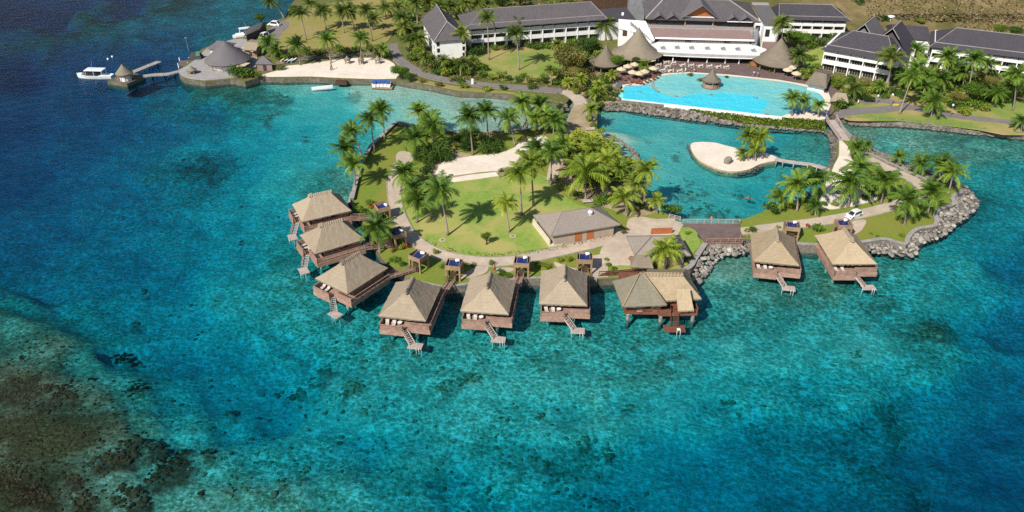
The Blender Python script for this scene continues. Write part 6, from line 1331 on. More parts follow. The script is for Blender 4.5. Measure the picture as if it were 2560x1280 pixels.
TREES = [(1472,112,1470,138,26,'d',Z_MAIN,'round dark green tree between left wing and sweeping thatch'),(1425,148,1426,192,40,'o',Z_MAIN,'feathery olive tree on the hotel lawn beside the thatched huts',None,1.3),
 (1441,182,1441,206,24,'o',Z_MAIN,'low olive tree below the feathery one, by the shore path'),(1988,92,1988,116,26,'g',Z_MAIN,'bright round green tree right of the central building'),
 (1541,150,1541,178,19,'g',Z_POOL,'leafy green tree beside the pointed thatched hut above the cream parasols'),(1590,150,1590,170,11,'d',Z_POOL,'small dark tree between the canvas canopy and cream parasols'),
 (1458,142,1458,172,18,'g',Z_MAIN,'green tree between the feathery olive tree and the pointed hut'),(2048,190,2090,212,13,'l',Z_MAIN,'yellowish tree behind the poolside thatch') if False else (2088,196,2090,214,13,'l',Z_MAIN,'yellowish tree right of the poolside thatch'),
 (2020,98,2022,120,18,'g',Z_MAIN,'darker leafy tree beside the bright round one'),(1000,178,1004,198,22,'g',Z_MAIN,'sea grape tree at the right end of the beach'),(1022,192,1024,206,14,'d',Z_MAIN,'small dark tree where beach meets the path wall'),
 (651,44,655,62,14,'d',Z_MAIN,'dark tree behind the boathouse roof on the far shore'),(735,22,735,40,14,'d',Z_MAIN,'dark bushy tree at the water edge of the dry lawn'),
 (1215,590,1216,611,13,'g',Z_ISLE,'small round tree alone on the round lawn'),(1195,122,1195,136,20,'d',Z_MAIN,'dark tree at the foot of the left wing by the end block'),
 (1256,2,1256,30,24,'d',Z_MAIN,'dark green tree behind the left wing roof'),(1208,8,1208,34,18,'d',Z_MAIN,'second dark tree behind the left wing, nearer the end block'),(1300,-4,1300,22,22,'d',Z_MAIN,'dark tree behind the middle of the left wing roof'),
 (2052,8,2052,26,20,'d',Z_MAIN,'dark tree on the slope above the right wing'),(2100,16,2102,36,26,'g',Z_MAIN,'green tree on the slope above the right wing roof'),(2150,6,2152,40,26,'d',Z_MAIN,'large dark tree at the foot of the dry hillside'),(1960,2,1960,20,18,'d',Z_MAIN,'dark tree behind the lean to roof'),
 (2240,180,2244,218,19,'d',Z_MAIN,'dark dense tree at the corner of the clustered block'),(2440,226,2440,256,30,'g',Z_MAIN,'broad green tree in the garden before the rightmost wing'),(2400,244,2400,262,20,'o',Z_MAIN,'olive tree left of the broad green garden tree'),
 (2478,204,2480,228,20,'o',Z_MAIN,'greyish tree in front of the rightmost wing balconies'),(2500,72,2500,92,16,'g',Z_MAIN,'green tree above the rightmost wing roof'),(2538,78,2540,98,18,'d',Z_MAIN,'dark tree above the rightmost wing at the edge'),
 (2262,28,2262,44,10,'o',Z_MAIN,'olive scrubby tree low on the hillside behind the dark gables'),(2420,30,2420,46,12,'g',Z_MAIN,'green scrubby tree in the middle of the dry hillside'),(2460,8,2460,24,13,'o',Z_MAIN,'olive tree high on the dry hillside'),(2520,26,2520,42,12,'d',Z_MAIN,'dark scrubby tree on the hillside near the edge'),
 (2300,0,2300,20,14,'d',Z_MAIN,'scrubby tree on the dry hillside, left one'),(2340,24,2340,36,14,'d',Z_MAIN,'scrubby tree on the dry hillside, right one'),(2215,48,2216,64,12,'g',Z_MAIN,'small green tree behind the clustered dark roofs'),(2300,52,2302,70,12,'l',Z_MAIN,'yellowish tree behind the clustered dark roofs')]
for q in TREES: tree(*q)
SH = [
 ('on the dive platform edge', Z_MAIN, [(594,186,16,'g'),(612,188,14,'g'),(630,190,13,'g'),(644,192,9,'l'),(700,172,10,'l')]),
 ('along the back of the beach', Z_MAIN, [(712,146,11,'g'),(730,142,10,'o'),(765,134,11,'g'),(790,136,10,'o'),(806,132,9,'g'),(850,126,11,'g'),(872,130,10,'o'),(890,128,9,'l'),(925,126,10,'g'),(945,130,9,'o'),(968,142,8,'g'),(690,140,10,'d')]),
 ('massed before the left wing', Z_MAIN, [(1182,160,12,'g'),(1196,172,11,'l'),(1215,176,10,'g'),(1162,168,12,'d'),(1150,206,9,'g'),(1130,200,9,'o'),(1320,118,10,'g'),(1380,120,11,'g'),(1410,134,14,'g'),(1456,132,13,'d'),(1490,124,11,'g'),(1495,140,12,'l'),(1385,186,11,'l'),(1398,200,9,'g'),(1360,196,9,'l'),(1306,194,8,'g'),(1270,200,8,'d')]),
 ('massed round the pool', Z_MAIN, [(1508,196,11,'g'),(1496,210,11,'l'),(1520,206,10,'g'),(1436,232,10,'l'),(1512,250,9,'l'),(1530,252,8,'g'),(2040,172,10,'l'),(2032,186,11,'g'),(2078,206,10,'g'),(2110,232,11,'l'),(2130,238,9,'g'),(2080,262,9,'g'),(1880,166,8,'l'),(1912,172,9,'g'),(1990,152,10,'g'),(2024,150,11,'l')]),
 ('along the block and garden front', Z_MAIN, [(2150,228,12,'g'),(2172,232,11,'l'),(2196,230,13,'g'),(2210,244,10,'g'),(2236,236,12,'d'),(2252,240,11,'g'),(2268,222,12,'l'),(2284,210,12,'g'),(2300,222,12,'g'),(2318,208,11,'l'),(2308,240,11,'d'),(2340,226,12,'g'),(2360,222,11,'l'),(2412,222,12,'g'),(2430,208,11,'g'),(2466,214,12,'l'),(2488,196,11,'g'),(2540,208,12,'g'),(2552,232,11,'d'),(2530,236,10,'l'),(2516,256,11,'g'),(2462,276,11,'l'),(2396,262,10,'g'),(2360,254,10,'l')]),
 ('left of the white end block', Z_MAIN, [(1008,96,13,'g'),(1030,88,14,'d'),(1040,112,13,'l'),(1028,126,12,'g'),(1046,132,14,'l'),(1034,146,13,'g'),(1056,148,11,'o')]),
 ('in the hedge below the end block', Z_MAIN, [(1068,160,13,'g'),(1086,168,13,'o'),(1104,170,13,'g'),(1124,164,14,'l'),(1140,160,12,'g'),(1096,184,11,'g'),(1116,186,12,'l'),(1138,182,13,'g'),(1154,180,10,'d'),(1170,186,11,'g'),(1080,150,9,'d')]),
 ('along the foot of the left wing', Z_MAIN, [(1186,138,12,'d'),(1240,124,9,'g'),(1266,122,9,'g'),(1340,122,11,'d'),(1362,118,10,'g'),(1405,122,11,'l'),(1430,112,12,'g'),(1448,108,10,'d')]),
 ('beside the shore path', Z_MAIN, [(1158,218,9,'l'),(1217,226,10,'l'),(1257,222,8,'g'),(1330,220,10,'g'),(1210,190,11,'g'),(1232,196,10,'l'),(1254,192,11,'o'),(1296,202,9,'d'),(1322,204,10,'o'),(1345,204,9,'g'),(1363,206,9,'d'),(1388,208,9,'g'),(1055,204,8,'o'),(1098,214,8,'o')]),
 ('in the garden between lawn and pool', Z_MAIN, [(1408,190,14,'o'),(1428,212,13,'g'),(1448,226,14,'o'),(1460,208,13,'l'),(1474,196,12,'o'),(1480,220,13,'g'),(1502,238,13,'l'),(1522,222,10,'g'),(1470,240,10,'g'),(1460,160,14,'o'),(1456,182,13,'o'),(1538,240,9,'g'),(1553,232,8,'o')]),
 ('below the pointed thatched hut', Z_POOL, [(1528,158,12,'g'),(1544,166,13,'g'),(1520,172,11,'l'),(1558,156,12,'d'),(1572,158,11,'g')]),
 ('in the water by the pool bar', Z_POOL - .1, [(1725,189,6,'o'),(1750,202,6,'o'),(1816,194,4,'d')]),
 ('in front of the wide conical roof', Z_POOL, [(1902,165,10,'l'),(1922,160,9,'l'),(1942,168,12,'g'),(1962,160,10,'l'),(1980,166,9,'g'),(2008,184,13,'l'),(2016,198,10,'l')]),
 ('by the clustered block', Z_MAIN, [(2104,206,14,'l'),(2092,220,12,'l'),(2124,204,11,'g'),(2160,212,10,'o'),(2186,216,9,'g'),(2026,118,13,'g'),(2052,112,12,'d'),(2074,96,11,'g')]),
 ('around the garden shelter', Z_MAIN, [(2100,270,15,'g'),(2122,262,10,'d'),(2085,276,8,'l'),(2150,246,12,'d'),(2170,252,11,'d')]),
 ('in the garden before the rightmost wing', Z_MAIN, [(2256,216,9,'g'),(2330,196,12,'d'),(2350,206,13,'g'),(2395,204,12,'d'),(2455,192,10,'o'),(2520,196,12,'g'),(2500,216,12,'o'),(2380,250,13,'o'),(2420,262,14,'g'),(2448,268,14,'g'),(2474,252,13,'d'),(2408,284,12,'l'),(2380,268,11,'d'),(2344,274,9,'d'),(2500,238,11,'g')]),
 ('beside the causeway', Z_ISLE, [(1480,246,10,'l'),(1500,262,8,'g'),(1470,300,9,'l'),(1484,316,8,'l'),(1390,292,12,'g'),(1400,272,9,'d'),(1502,330,9,'l')]),
 ('by the north sand bed', Z_ISLE, [(1056,396,20,'p'),(1076,402,16,'p'),(1098,388,21,'p'),(1112,396,13,'p'),(1164,352,17,'p'),(1180,342,16,'p'),(1172,368,15,'p'),(1216,372,16,'p'),(1232,374,14,'p'),(1206,352,12,'o'),(1140,366,9,'o'),(1310,352,9,'o'),(1300,384,9,'g'),(1320,402,12,'o'),(1075,420,10,'d'),(1060,432,12,'d'),(1254,428,6,'g'),(1272,430,8,'o')]),
 ('at the edge of the palm grove', Z_ISLE, [(1392,448,9,'o'),(1408,470,11,'l'),(1424,484,13,'l'),(1446,490,11,'g'),(1494,506,12,'s'),(1514,502,12,'s'),(1534,492,10,'l'),(1540,506,9,'g'),(1588,526,9,'o'),(1602,520,10,'d'),(1624,524,8,'o'),(1677,527,12,'g'),(1690,530,11,'g'),(1664,524,10,'g'),(1450,352,12,'l'),(1470,348,10,'l')]),
 ('between the bungalows and the garden path', Z_ISLE, [(898,528,13,'g'),(912,540,8,'s'),(925,508,7,'s'),(1000,622,8,'l'),(986,650,8,'s'),(1008,662,6,'s'),(1090,632,7,'l'),(1108,668,6,'s'),(1126,700,7,'s'),(1158,662,7,'l'),(1182,664,6,'l'),(1230,660,7,'l'),(1256,684,8,'s'),(1272,690,7,'s'),(1340,664,9,'l'),(1364,668,9,'l'),(1420,650,8,'l'),(1400,652,7,'l')]),
 ('round the reception pavilion', Z_ISLE, [(1516,650,5,'l'),(1520,664,6,'l'),(1534,672,6,'g'),(1718,584,6,'l'),(1732,642,6,'l'),(1712,652,7,'g'),(1560,582,6,'o'),(1566,574,6,'o'),(1640,652,9,'d')]),
 ('on the east island grass', Z_ISLE, [(1924,520,15,'g'),(1938,532,10,'d'),(1970,516,10,'l'),(2010,510,9,'l'),(2046,574,13,'g'),(2172,478,13,'g'),(2186,488,10,'g'),(2160,498,9,'d'),(1866,578,6,'l'),(1882,576,7,'s'),(1946,570,5,'l'),(2178,585,4,'l'),(2192,590,4,'l'),(2252,590,6,'l'),(2060,512,8,'g'),(2085,512,8,'l')]),
]
SN = {'g': 'rounded green shrub ', 'd': 'dark green shrub ', 'o': 'dull olive shrub ', 'l': 'bright yellow green shrub ', 'p': 'dark spiky pandanus ', 's': 'spiky green plant '}
for phrase, zb, L in SH:
    for kd in 'gdolps':
        q = sorted([s for s in L if s[3] == kd])
        for k, s in enumerate(q): shrub(s[0], s[1], s[2], kd, zb, SN[kd] + phrase + rank(len(q), k), 'shrubs ' + phrase, 'pandanus' if kd == 'p' else 'shrub')
def banana_mesh(seed):
    r = random.Random(seed); mb = MB()
    for k in range(11):
        az = k * 2.4 + r.uniform(-.3, .3); el = math.radians(r.uniform(35, 80)); L = r.uniform(2.0, 3.0); ca, sa = math.cos(az), math.sin(az); sd = Vector((-sa, ca, 0)); p = Vector((0, 0, 1.2)); prev = None; tn = r.uniform(.25, .8)
        for j in range(7):
            t = j / 6; w_ = .42 * math.sin(math.pi * min(1, .1 + .9 * t)) + .03; L_, R_ = p - sd * w_ + Vector((0, 0, -.1)), p + sd * w_ + Vector((0, 0, -.1)); cur = (L_, p.copy(), R_)
            if prev: mb.quad(prev[0], cur[0], cur[1], prev[1], 0, None, min(1, tn + r.uniform(-.1, .1))); mb.quad(prev[1], cur[1], cur[2], prev[2], 0, None, min(1, tn + r.uniform(-.05, .15)))
            prev = cur; p = p + Vector((ca * math.cos(el), sa * math.cos(el), math.sin(el))) * (L / 6); el -= .26
    return mb.mesh('leaves', M['banana_leaf'])
BAN = [banana_mesh(k) for k in range(4)]
mb = MB(); mb.tube([(0, 0, -.2), (0, 0, 1.4)], [.17, .1], 7); BST = mb.mesh('stem', M['bark'])
r = random.Random(5); bl = []
GROVE = [(1425,345),(1455,340),(1500,352),(1535,372),(1562,410),(1580,440),(1560,462),(1520,474),(1470,470),(1430,462),(1412,430),(1420,390)]
while len(bl) < 58:
    u, v = r.uniform(1410, 1600), r.uniform(340, 480)
    if inside((u, v), GROVE) and all(abs(u - a) + 1.6 * abs(v - b) > 13 for a, b in bl): bl.append((u, v))
bl.sort()
for u, v in bl:
    o = thing('banana_plant', 'broad leaved banana plant in the dense grove between court path and lagoon', 'banana plant', G(u, v, Z_ISLE), r.uniform(0, 6), 'banana plants in the dense grove'); s = r.uniform(.85, 1.4); o.scale = (s, s, s)
    link('leaves', r.choice(BAN), o); link('stem', BST, o)
def cover(name, label, px, n, zb, m, hgt=.5, size=.28, seed=1, cat='ground cover', slope_to=None):
    r = random.Random(seed); mb = MB(); us = [p[0] for p in px]; vs = [p[1] for p in px]; k = 0; v0, v1 = min(vs), max(vs)
    while k < n:
        u, v = r.uniform(min(us), max(us)), r.uniform(v0, v1)
        if not inside((u, v), px): continue
        k += 1; p = G(u, v, zb if slope_to is None else slope_to(u, v)); a = size * r.uniform(.5, 1.3); p.z += r.random() * hgt; d = Vector((r.uniform(-1, 1), r.uniform(-1, 1), r.uniform(.1, 1))).normalized(); e = d.cross(Vector((r.random(), r.random(), r.random()))).normalized()
        mb.add([p - e * a, p + d * a * .8, p + e * a, p - d * a * .5], [(0, 1, 2, 3)], 0, None, r.uniform(.1, .9))
    o = mb.build(name, m); o['kind'] = 'stuff'; o['label'] = label; o['category'] = cat
def bank(u, v): t = (v - (247 + (u - 1557) * .114)) / 30.0; return max(.1, 2.0 - 1.9 * max(0, min(1, t)))
cover('creeping_plants', 'yellow green creeper over the right half of the rubble bank', [(1700,272),(1780,280),(1860,290),(1960,299),(2058,306),(2062,326),(2000,322),(1940,318),(1860,312),(1800,300)], 5200, 0, M['leaf_lime'], .75, .36, 3, 'ground cover', bank)
cover('creeping_plants', 'sparse growth on the left part of the rubble bank', [(1520,258),(1556,252),(1640,262),(1700,272),(1700,284),(1600,270),(1530,268)], 420, 0, M['leaf_olive'], .5, .28, 4, 'ground cover', bank)
cover('garden_undergrowth', 'mixed low undergrowth in the beds round the hotel', [(1020,150),(1050,150),(1170,150),(1165,190),(1250,200),(1340,208),(1400,206),(1410,190),(1470,170),(1500,190),(1540,215),(1550,250),(1500,248),(1440,232),(1330,214),(1150,200),(1060,186)], 1900, Z_MAIN, M['leaf_olive'], .6, .32, 5)
cover('garden_undergrowth', 'low undergrowth along the back of the beach', [(690,138),(800,126),(960,122),(985,130),(980,140),(850,144),(720,158)], 900, Z_MAIN, M['leaf_olive'], .5, .32, 6)
cover('garden_undergrowth', 'undergrowth in the garden before the rightmost wing', [(2250,210),(2330,190),(2560,196),(2560,236),(2500,246),(2420,290),(2370,274),(2330,232),(2260,232)], 2200, Z_MAIN, M['leaf_green'], .8, .36, 7)
cover('hill_scrub', 'woodland undergrowth behind the hotel roofs', [(985,-30),(1480,-30),(1480,10),(1180,28),(1160,60),(1060,30),(1000,110),(985,60)], 2600, Z_MAIN, M['leaf_green'], 3.5, .7, 8)
cover('hill_scrub', 'dark scrub at the foot of the dry hillside', [(1900,-20),(2230,-20),(2200,30),(2170,48),(2100,36),(2020,24),(1930,16)], 1500, Z_MAIN, M['leaf_dark'], 3.0, .7, 9)
cover('grass_tufts', 'rough planted edge along the rim of the round lawn', [(1060,606),(1110,628),(1180,640),(1260,642),(1350,634),(1440,616),(1540,592),(1535,586),(1430,608),(1340,626),(1250,634),(1180,632),(1110,620),(1066,598)], 420, Z_ISLE, M['leaf_olive'], .35, .16, 10)

def hillz(u, v):
    return 3.0 + max(0, 60 - v) * .16
cover('hill_scrub', 'brown and olive scrub scattered over the dry hillside', [(2160,48),(2240,30),(2380,60),(2480,82),(2570,84),(2570,-40),(2180,-40)], 1900, Z_MAIN, M['leaf_brown'], .8, .5, 12, 'ground cover', hillz)
# ------------------------------------------------------------------ people
def person_mesh(pose):
    # joints joined into one skinned body
    J = {'pel': (0, 0, .95), 'bel': (0, 0, 1.12), 'che': (0, 0, 1.34), 'nec': (0, 0, 1.50), 'hea': (0, .01, 1.60), 'top': (0, .01, 1.72),
         'shl': (-.17, 0, 1.42), 'ell': (-.25, -.02, 1.14), 'hal': (-.24, .10, .90), 'shr': (.17, 0, 1.42), 'elr': (.25, -.02, 1.14), 'har': (.24, .10, .90),
         'hil': (-.09, 0, .90), 'knl': (-.10, .03, .50), 'anl': (-.11, 0, .09), 'tol': (-.12, .16, .04), 'hir': (.09, 0, .90), 'knr': (.10, .03, .50), 'anr': (.11, 0, .09), 'tor': (.12, .16, .04)}
    if pose == 'walk': J.update(knl=(-.10, .18, .52), anl=(-.11, .22, .12), tol=(-.12, .38, .08), anr=(.11, -.24, .12), tor=(.12, -.10, .04), knr=(.10, -.06, .50), hal=(-.24, -.12, .93), har=(.24, .24, .98))
    if pose == 'float': J.update(ell=(-.46, 0, 1.46), hal=(-.72, .03, 1.52), elr=(.46, 0, 1.46), har=(.72, .03, 1.52), knl=(-.16, .03, .50), anl=(-.22, 0, .09), knr=(.16, .03, .5), anr=(.22, 0, .09))
    E = 'pel-bel bel-che che-nec nec-hea hea-top che-shl shl-ell ell-hal che-shr shr-elr elr-har pel-hil hil-knl knl-anl anl-tol pel-hir hir-knr knr-anr anr-tor'.split()
    Rr = dict(pel=.15, bel=.13, che=.16, nec=.065, hea=.105, top=.08, shl=.075, ell=.05, hal=.042, shr=.075, elr=.05, har=.042, hil=.10, knl=.065, anl=.045, tol=.04, hir=.10, knr=.065, anr=.045, tor=.04)
    K = list(J); me = bpy.data.meshes.new('body'); me.from_pydata([J[k] for k in K], [(K.index(e.split('-')[0]), K.index(e.split('-')[1])) for e in E], [])
    o = bpy.data.objects.new('tmp', me); COL.objects.link(o); m = o.modifiers.new('s', 'SKIN'); 
    for i, k in enumerate(K): me.skin_vertices[0].data[i].radius = (Rr[k], Rr[k] * (.72 if k in ('pel', 'bel', 'che') else 1)); me.skin_vertices[0].data[i].use_root = k == 'pel'
    o.modifiers.new('b', 'SUBSURF').levels = 1; dg = bpy.context.evaluated_depsgraph_get(); r = bpy.data.meshes.new_from_object(o.evaluated_get(dg)); bpy.data.objects.remove(o); r.name = 'body'; r.materials.clear(); r.materials.append(M['skin']); r.polygons.foreach_set('use_smooth', [True] * len(r.polygons)); return r
BODY = {k: person_mesh(k) for k in ('stand', 'walk', 'float')}
def cloth(prof, m, name):
    mb = MB(); mb.lathe([(a, z) for a, z in prof], 12); me = mb.mesh(name, m)
    for v in me.vertices: v.co.y *= .74
    me.polygons.foreach_set('use_smooth', [True] * len(me.polygons)); return me
def hair_mesh():
    mb = MB(); mb.lathe([(.125, 1.60), (.13, 1.68), (.10, 1.76), (.01, 1.79)], 10, 0, (0, -.015, 0)); return mb.mesh('hair', M['dark'])
HAIR = hair_mesh(); _cl = {}
def person(u, v, z, pose, rz, label, shirt=None, shorts='dark', group='people around the resort'):
    root = thing('person', label, 'person', G(u, v, z), rz, group); link('body', BODY[pose], root); link('hair', HAIR, root)
    for key, prof, nm in ((shirt, [(.10, 1.47), (.21, 1.42), (.20, 1.2), (.18, .98)], 'shirt'), (shorts, [(.175, 1.02), (.19, .92), (.21, .74), (.20, .66)], 'shorts')):
        if key:
            if (key, nm) not in _cl: _cl[(key, nm)] = cloth(prof, M[key], nm)
            link(nm, _cl[(key, nm)], root)
    return root
person(1777, 557, 1.72, 'stand', 2.6, 'bare chested person in red shorts standing on the timber bridge', None, 'red')
person(1713, 181, Z_POOL, 'walk', .4, 'person in white walking at the terrace edge left of the pool bar', 'white', 'white')
person(1735, 180, Z_POOL, 'stand', 1.0, 'person in pink top on the terrace above the pool, beside the one in white', 'red', 'white')
person(1884, 190, Z_POOL, 'walk', 1.6, 'person in white shirt walking on the terrace right of the pool bar', 'white', 'dark')
person(1893, 192, Z_POOL, 'walk', 1.6, 'person in grey walking beside the white shirted one on the terrace', 'metal', 'dark')
person(2144, 262, Z_MAIN, 'walk', -1.5, 'person in white on the lawn by the garden shelter', 'white', 'cream')
person(1572, 214, Z_POOL, 'stand', 2.2, 'sunburnt person standing at the left end of the pool', None, 'red')
person(1237, 682, Z_ISLE, 'stand', 0, 'person in red on the path behind the lower bungalows', 'red', 'wood_dark')
for u, v, lab in ((1700, 242, 'swimmer floating in the pool left of the bar'), (1786, 237, 'swimmer floating in the pool just below the bar'), (1900, 246, 'swimmer floating on the right side of the pool'), (1922, 285, 'swimmer near the white pool edge, lower right'), (1610, 231, 'swimmer in the deep left end of the pool')):
    o = person(u, v, Z_POOL, 'float', .3 * (u % 7), lab, None, 'dark', 'swimmers in the pool'); o.rotation_euler = (-math.pi / 2, 0, 1.2 + .5 * (u % 5)); o.location.z = Z_POOL + .02
for u, v, lab in ((1865, 488, 'swimmer in the lagoon, the one nearer the islet'), (1884, 497, 'swimmer in the lagoon, the one nearer the palms')):
    o = person(u, v, 0, 'float', 0, lab, None, 'dark', 'swimmers in the lagoon'); o.rotation_euler = (-math.pi / 2, 0, 1.0 + u % 3); o.location.z = -.05
# ------------------------------------------------------------------ terrace furniture
def table_mesh(m):
    mb = MB(); mb.lathe([(.62, .72), (.62, .76), (.01, .765)], 12); mb.tube([(0, 0, 0), (0, 0, .72)], .06, 6); mb.lathe([(.32, 0), (.3, .04), (.05, .06)], 10); return mb.mesh('dining_table', m)
def chair_mesh(m):
    mb = MB(); mb.box(-.24, -.24, .42, .24, .24, .48); mb.box(-.24, .20, .48, .24, .25, .92)
    for x in (-.21, .21):
        for y in (-.21, .21): mb.box(x - .025, y - .025, 0, x + .025, y + .025, .42)
    return mb.mesh('dining_chair', m)
TB, CH = table_mesh(M['cream']), chair_mesh(M['cushion'])
TABS = [(1706,167),(1728,168),(1750,169),(1774,170),(1795,171),(1816,172),(1668,170),(1657,180),(1676,181),(1700,181),(1665,160),(1684,162),(1645,166),(1640,178)]
TP = [(G(u, v, Z_POOL), u, v) for u, v in TABS]
for k, (p, u, v) in enumerate(TP):
    row = 'in the row before the restaurant columns' if k < 6 else 'on the left restaurant terrace'
    L = sorted(x for x, _ in (TABS[:6] if k < 6 else TABS[6:])); lab = 'small pale dining table ' + row + rank(len(L), L.index(u))
    tag(link('dining_table', TB, None, p), lab, 'table', 'dining tables on the terrace')
    for j in range(4):
        a = .785 + j * math.pi / 2 + .2 * math.sin(k * 3 + j); q = p + Vector((math.cos(a), math.sin(a), 0)) * .95
        tag(link('dining_chair', CH, None, q, a - math.pi / 2), 'white dining chair at a small round table ' + row, 'chair', 'chairs ' + row)
def parasol_proto():
    root = thing('parasol', '', 'parasol', group='cream parasols by the pool'); mb = MB(); n = 8; R = 1.5
    vs = [(R * math.cos(2 * math.pi * k / n), R * math.sin(2 * math.pi * k / n), 2.25) for k in range(n)] + [(0, 0, 2.95)] + [(R * 1.0 * math.cos(2 * math.pi * k / n), R * math.sin(2 * math.pi * k / n), 2.05) for k in range(n)]
    mb.add(vs, [(k, (k + 1) % n, n) for k in range(n)] + [(n + 1 + k, n + 1 + (k + 1) % n, (k + 1) % n, k) for k in range(n)]); mb.build('canopy', M['awning'], root); mb = MB(); mb.tube([(0, 0, 0), (0, 0, 2.9)], .05, 6); mb.build('pole', M['wood'], root); mb = MB(); mb.lathe([(.4, 0), (.38, .12), (.05, .14)], 10); mb.build('base', M['stone'], root); return root
pp = parasol_proto()
PAR = sorted([(1568,183),(1585,178),(1580,198),(1610,196),(1632,188),(1627,166),(1596,201),(1552,190)]); PARR = sorted([(1966,192),(1988,201),(1976,186)])
for L, ph in ((PAR, 'over the brown loungers left of the pool'), (PARR, 'on the sand before the poolside thatch')):
    for k, (u, v) in enumerate(L):
        p = G(u, v, Z_POOL); lab = 'cream parasol ' + ph + rank(len(L), k); o = pp if (k == 0 and L is PAR) else dup(pp, p, k * .3, lab); o.location = p; o['label'] = lab
mb = MB(); c0 = G(1575, 152, Z_POOL); q = [G(u, v, Z_POOL + 2.4) for u, v in ((1550,148),(1578,152),(1594,144),(1568,138))]; root = thing('canvas_canopy', 'large cream canvas canopy in front of the sweeping thatched roof', 'canopy', (0, 0, 0)); t = sum(q, Vector()) / 4 + Vector((0, 0, .9))
mb.add([*q, t], [(0, 1, 4), (1, 2, 4), (2, 3, 4), (3, 0, 4)]); mb.build('canopy', M['awning'], root)
for p in q: mb = MB(); mb.tube([(p.x, p.y, Z_POOL - .1), (p.x, p.y, Z_POOL + 2.4)], .07, 6); mb.build('pole', M['wood'], root)
LB = lounger_mesh(); LB.materials[1] = M['wood_red']; LBL = lounger_mesh(); LBL.materials[1] = M['blue_boat']
LL = sorted([(1580,206),(1588,208),(1597,209),(1606,210),(1615,206),(1624,203),(1634,199),(1641,195),(1630,192),(1600,203),(1570,196),(1560,200),(1645,188),(1590,190)])
for k, (u, v) in enumerate(LL): tag(link('sun_lounger', LB, None, G(u, v, Z_POOL), .5 + .15 * math.sin(k * 5)), 'red brown lounger under the cream parasols left of the pool' + rank(len(LL), k), 'sun lounger', 'brown loungers left of the pool')
LR = sorted([(1990,284),(2002,283),(2022,281),(2034,282),(2050,286),(2060,291),(2064,287)])
for k, (u, v) in enumerate(LR): tag(link('sun_lounger', LBL, None, G(u, v, Z_POOL), .9 + .1 * k), 'blue lounger on the pool sand under palms' + rank(len(LR), k), 'sun lounger', 'blue loungers on the pool sand')
LE = sorted([(2012,490),(2024,489),(2020,494)])
for k, (u, v) in enumerate(LE): tag(link('sun_lounger', LBL, None, G(u, v, Z_ISLE), .4 * k), 'blue and white lounger in palm shade on the lagoon sand' + rank(3, k), 'sun lounger', 'loungers on the lagoon sand')
# ------------------------------------------------------------------ vehicles
def car(name, label, u, v, z, rz, L=4.1, W=1.75, H=1.5, van=False):
    root = thing(name, label, 'car', G(u, v, z), rz); h = H; N = 10
    prof = [(-.50, .32, .55), (-.485, .62, .90), (-.30, .80, .98), (-.14, h * .97, .86), (.05, h, .86), (.28, h * .97, .85), (.44, .95 if not van else h * .9, .94), (.50, .62, .92), (.495, .32, .6)]
    mb = MB(); vs = []
    for x, zz, wd in prof:
        for y, q in ((-.5, 1), (-.40, 0), (.40, 0), (.5, 1)): vs.append((x * L, y * W * (wd if not q else min(1, wd + .08)), zz if not q else max(.3, min(zz, .86) - (.04 if zz > .9 else 0))))
    fs = []
    for i in range(len(prof) - 1):
        for j in range(3): fs.append((i * 4 + j, i * 4 + j + 1, (i + 1) * 4 + j + 1, (i + 1) * 4 + j))
    lo = len(vs)
    for x, zz, wd in prof: vs += [(x * L, -.5 * W * min(1, wd + .08), .26), (x * L, .5 * W * min(1, wd + .08), .26)]
    for i in range(len(prof) - 1): fs += [(lo + 2 * i, i * 4, (i + 1) * 4, lo + 2 * i + 2), (i * 4 + 3, lo + 2 * i + 1, lo + 2 * i + 3, (i + 1) * 4 + 3)]
    mb.add(vs, fs); ob = mb.build('body', M['white_gloss'], root)
    mb = MB()
    def gl(i, j, off): 
        a, b = prof[i], prof[j]; mb.add([(a[0] * L - off, -.36 * W * a[2], a[1] + .012), (a[0] * L - off, .36 * W * a[2], a[1] + .012), (b[0] * L - off, .36 * W * b[2], b[1] - .03), (b[0] * L - off, -.36 * W * b[2], b[1] - .03)], [(0, 1, 2, 3)])
    gl(2, 3, .03); mb.build('windscreen', M['glass'], root); mb = MB(); gl(6, 5, -.03); mb.build('rear_window', M['glass'], root)
    for s in (-1, 1):
        mb = MB(); mb.add([(-.24 * L, s * W * .478, .92), (.36 * L, s * W * .478, .92), (.27 * L, s * W * .425, h * .93), (-.13 * L, s * W * .425, h * .93)], [(0, 1, 2, 3)]); mb.build('side_window', M['glass'], root)
        for x in (-.31, .31):
            mb = MB(); mb.tube([(x * L, s * W * .42, .31), (x * L, s * W * .51, .31)], .31, 14); wh = mb.build('wheel', M['dark'], root); mb = MB(); mb.tube([(x * L, s * W * .512, .31), (x * L, s * W * .518, .31)], .18, 10); mb.build('rim', M['metal'], wh)
        mb = MB(); mb.box(-.505 * L, s * W * .36 - .14, .58, -.478 * L, s * W * .36 + .14, .72); mb.build('headlight', M['glass'], root)
        mb = MB(); mb.box(.49 * L, s * W * .40 - .1, .62, .508 * L, s * W * .40 + .1, .84); mb.build('tail_light', M['red'], root)
    return root
car('parked_car', 'white hatchback parked on the east path above the rightmost bungalow', 2134, 541, Z_ISLE, math.radians(32), 4.3)
car('parked_pickup', 'white vehicle parked at the top of the boathouse track', 686, 64, Z_MAIN, math.radians(-15), 4.8, 1.85, 1.8)
car('parked_van', 'white van parked under palms behind the boathouse roof', 660, 95, Z_MAIN, math.radians(65), 4.6, 1.85, 1.9, True)
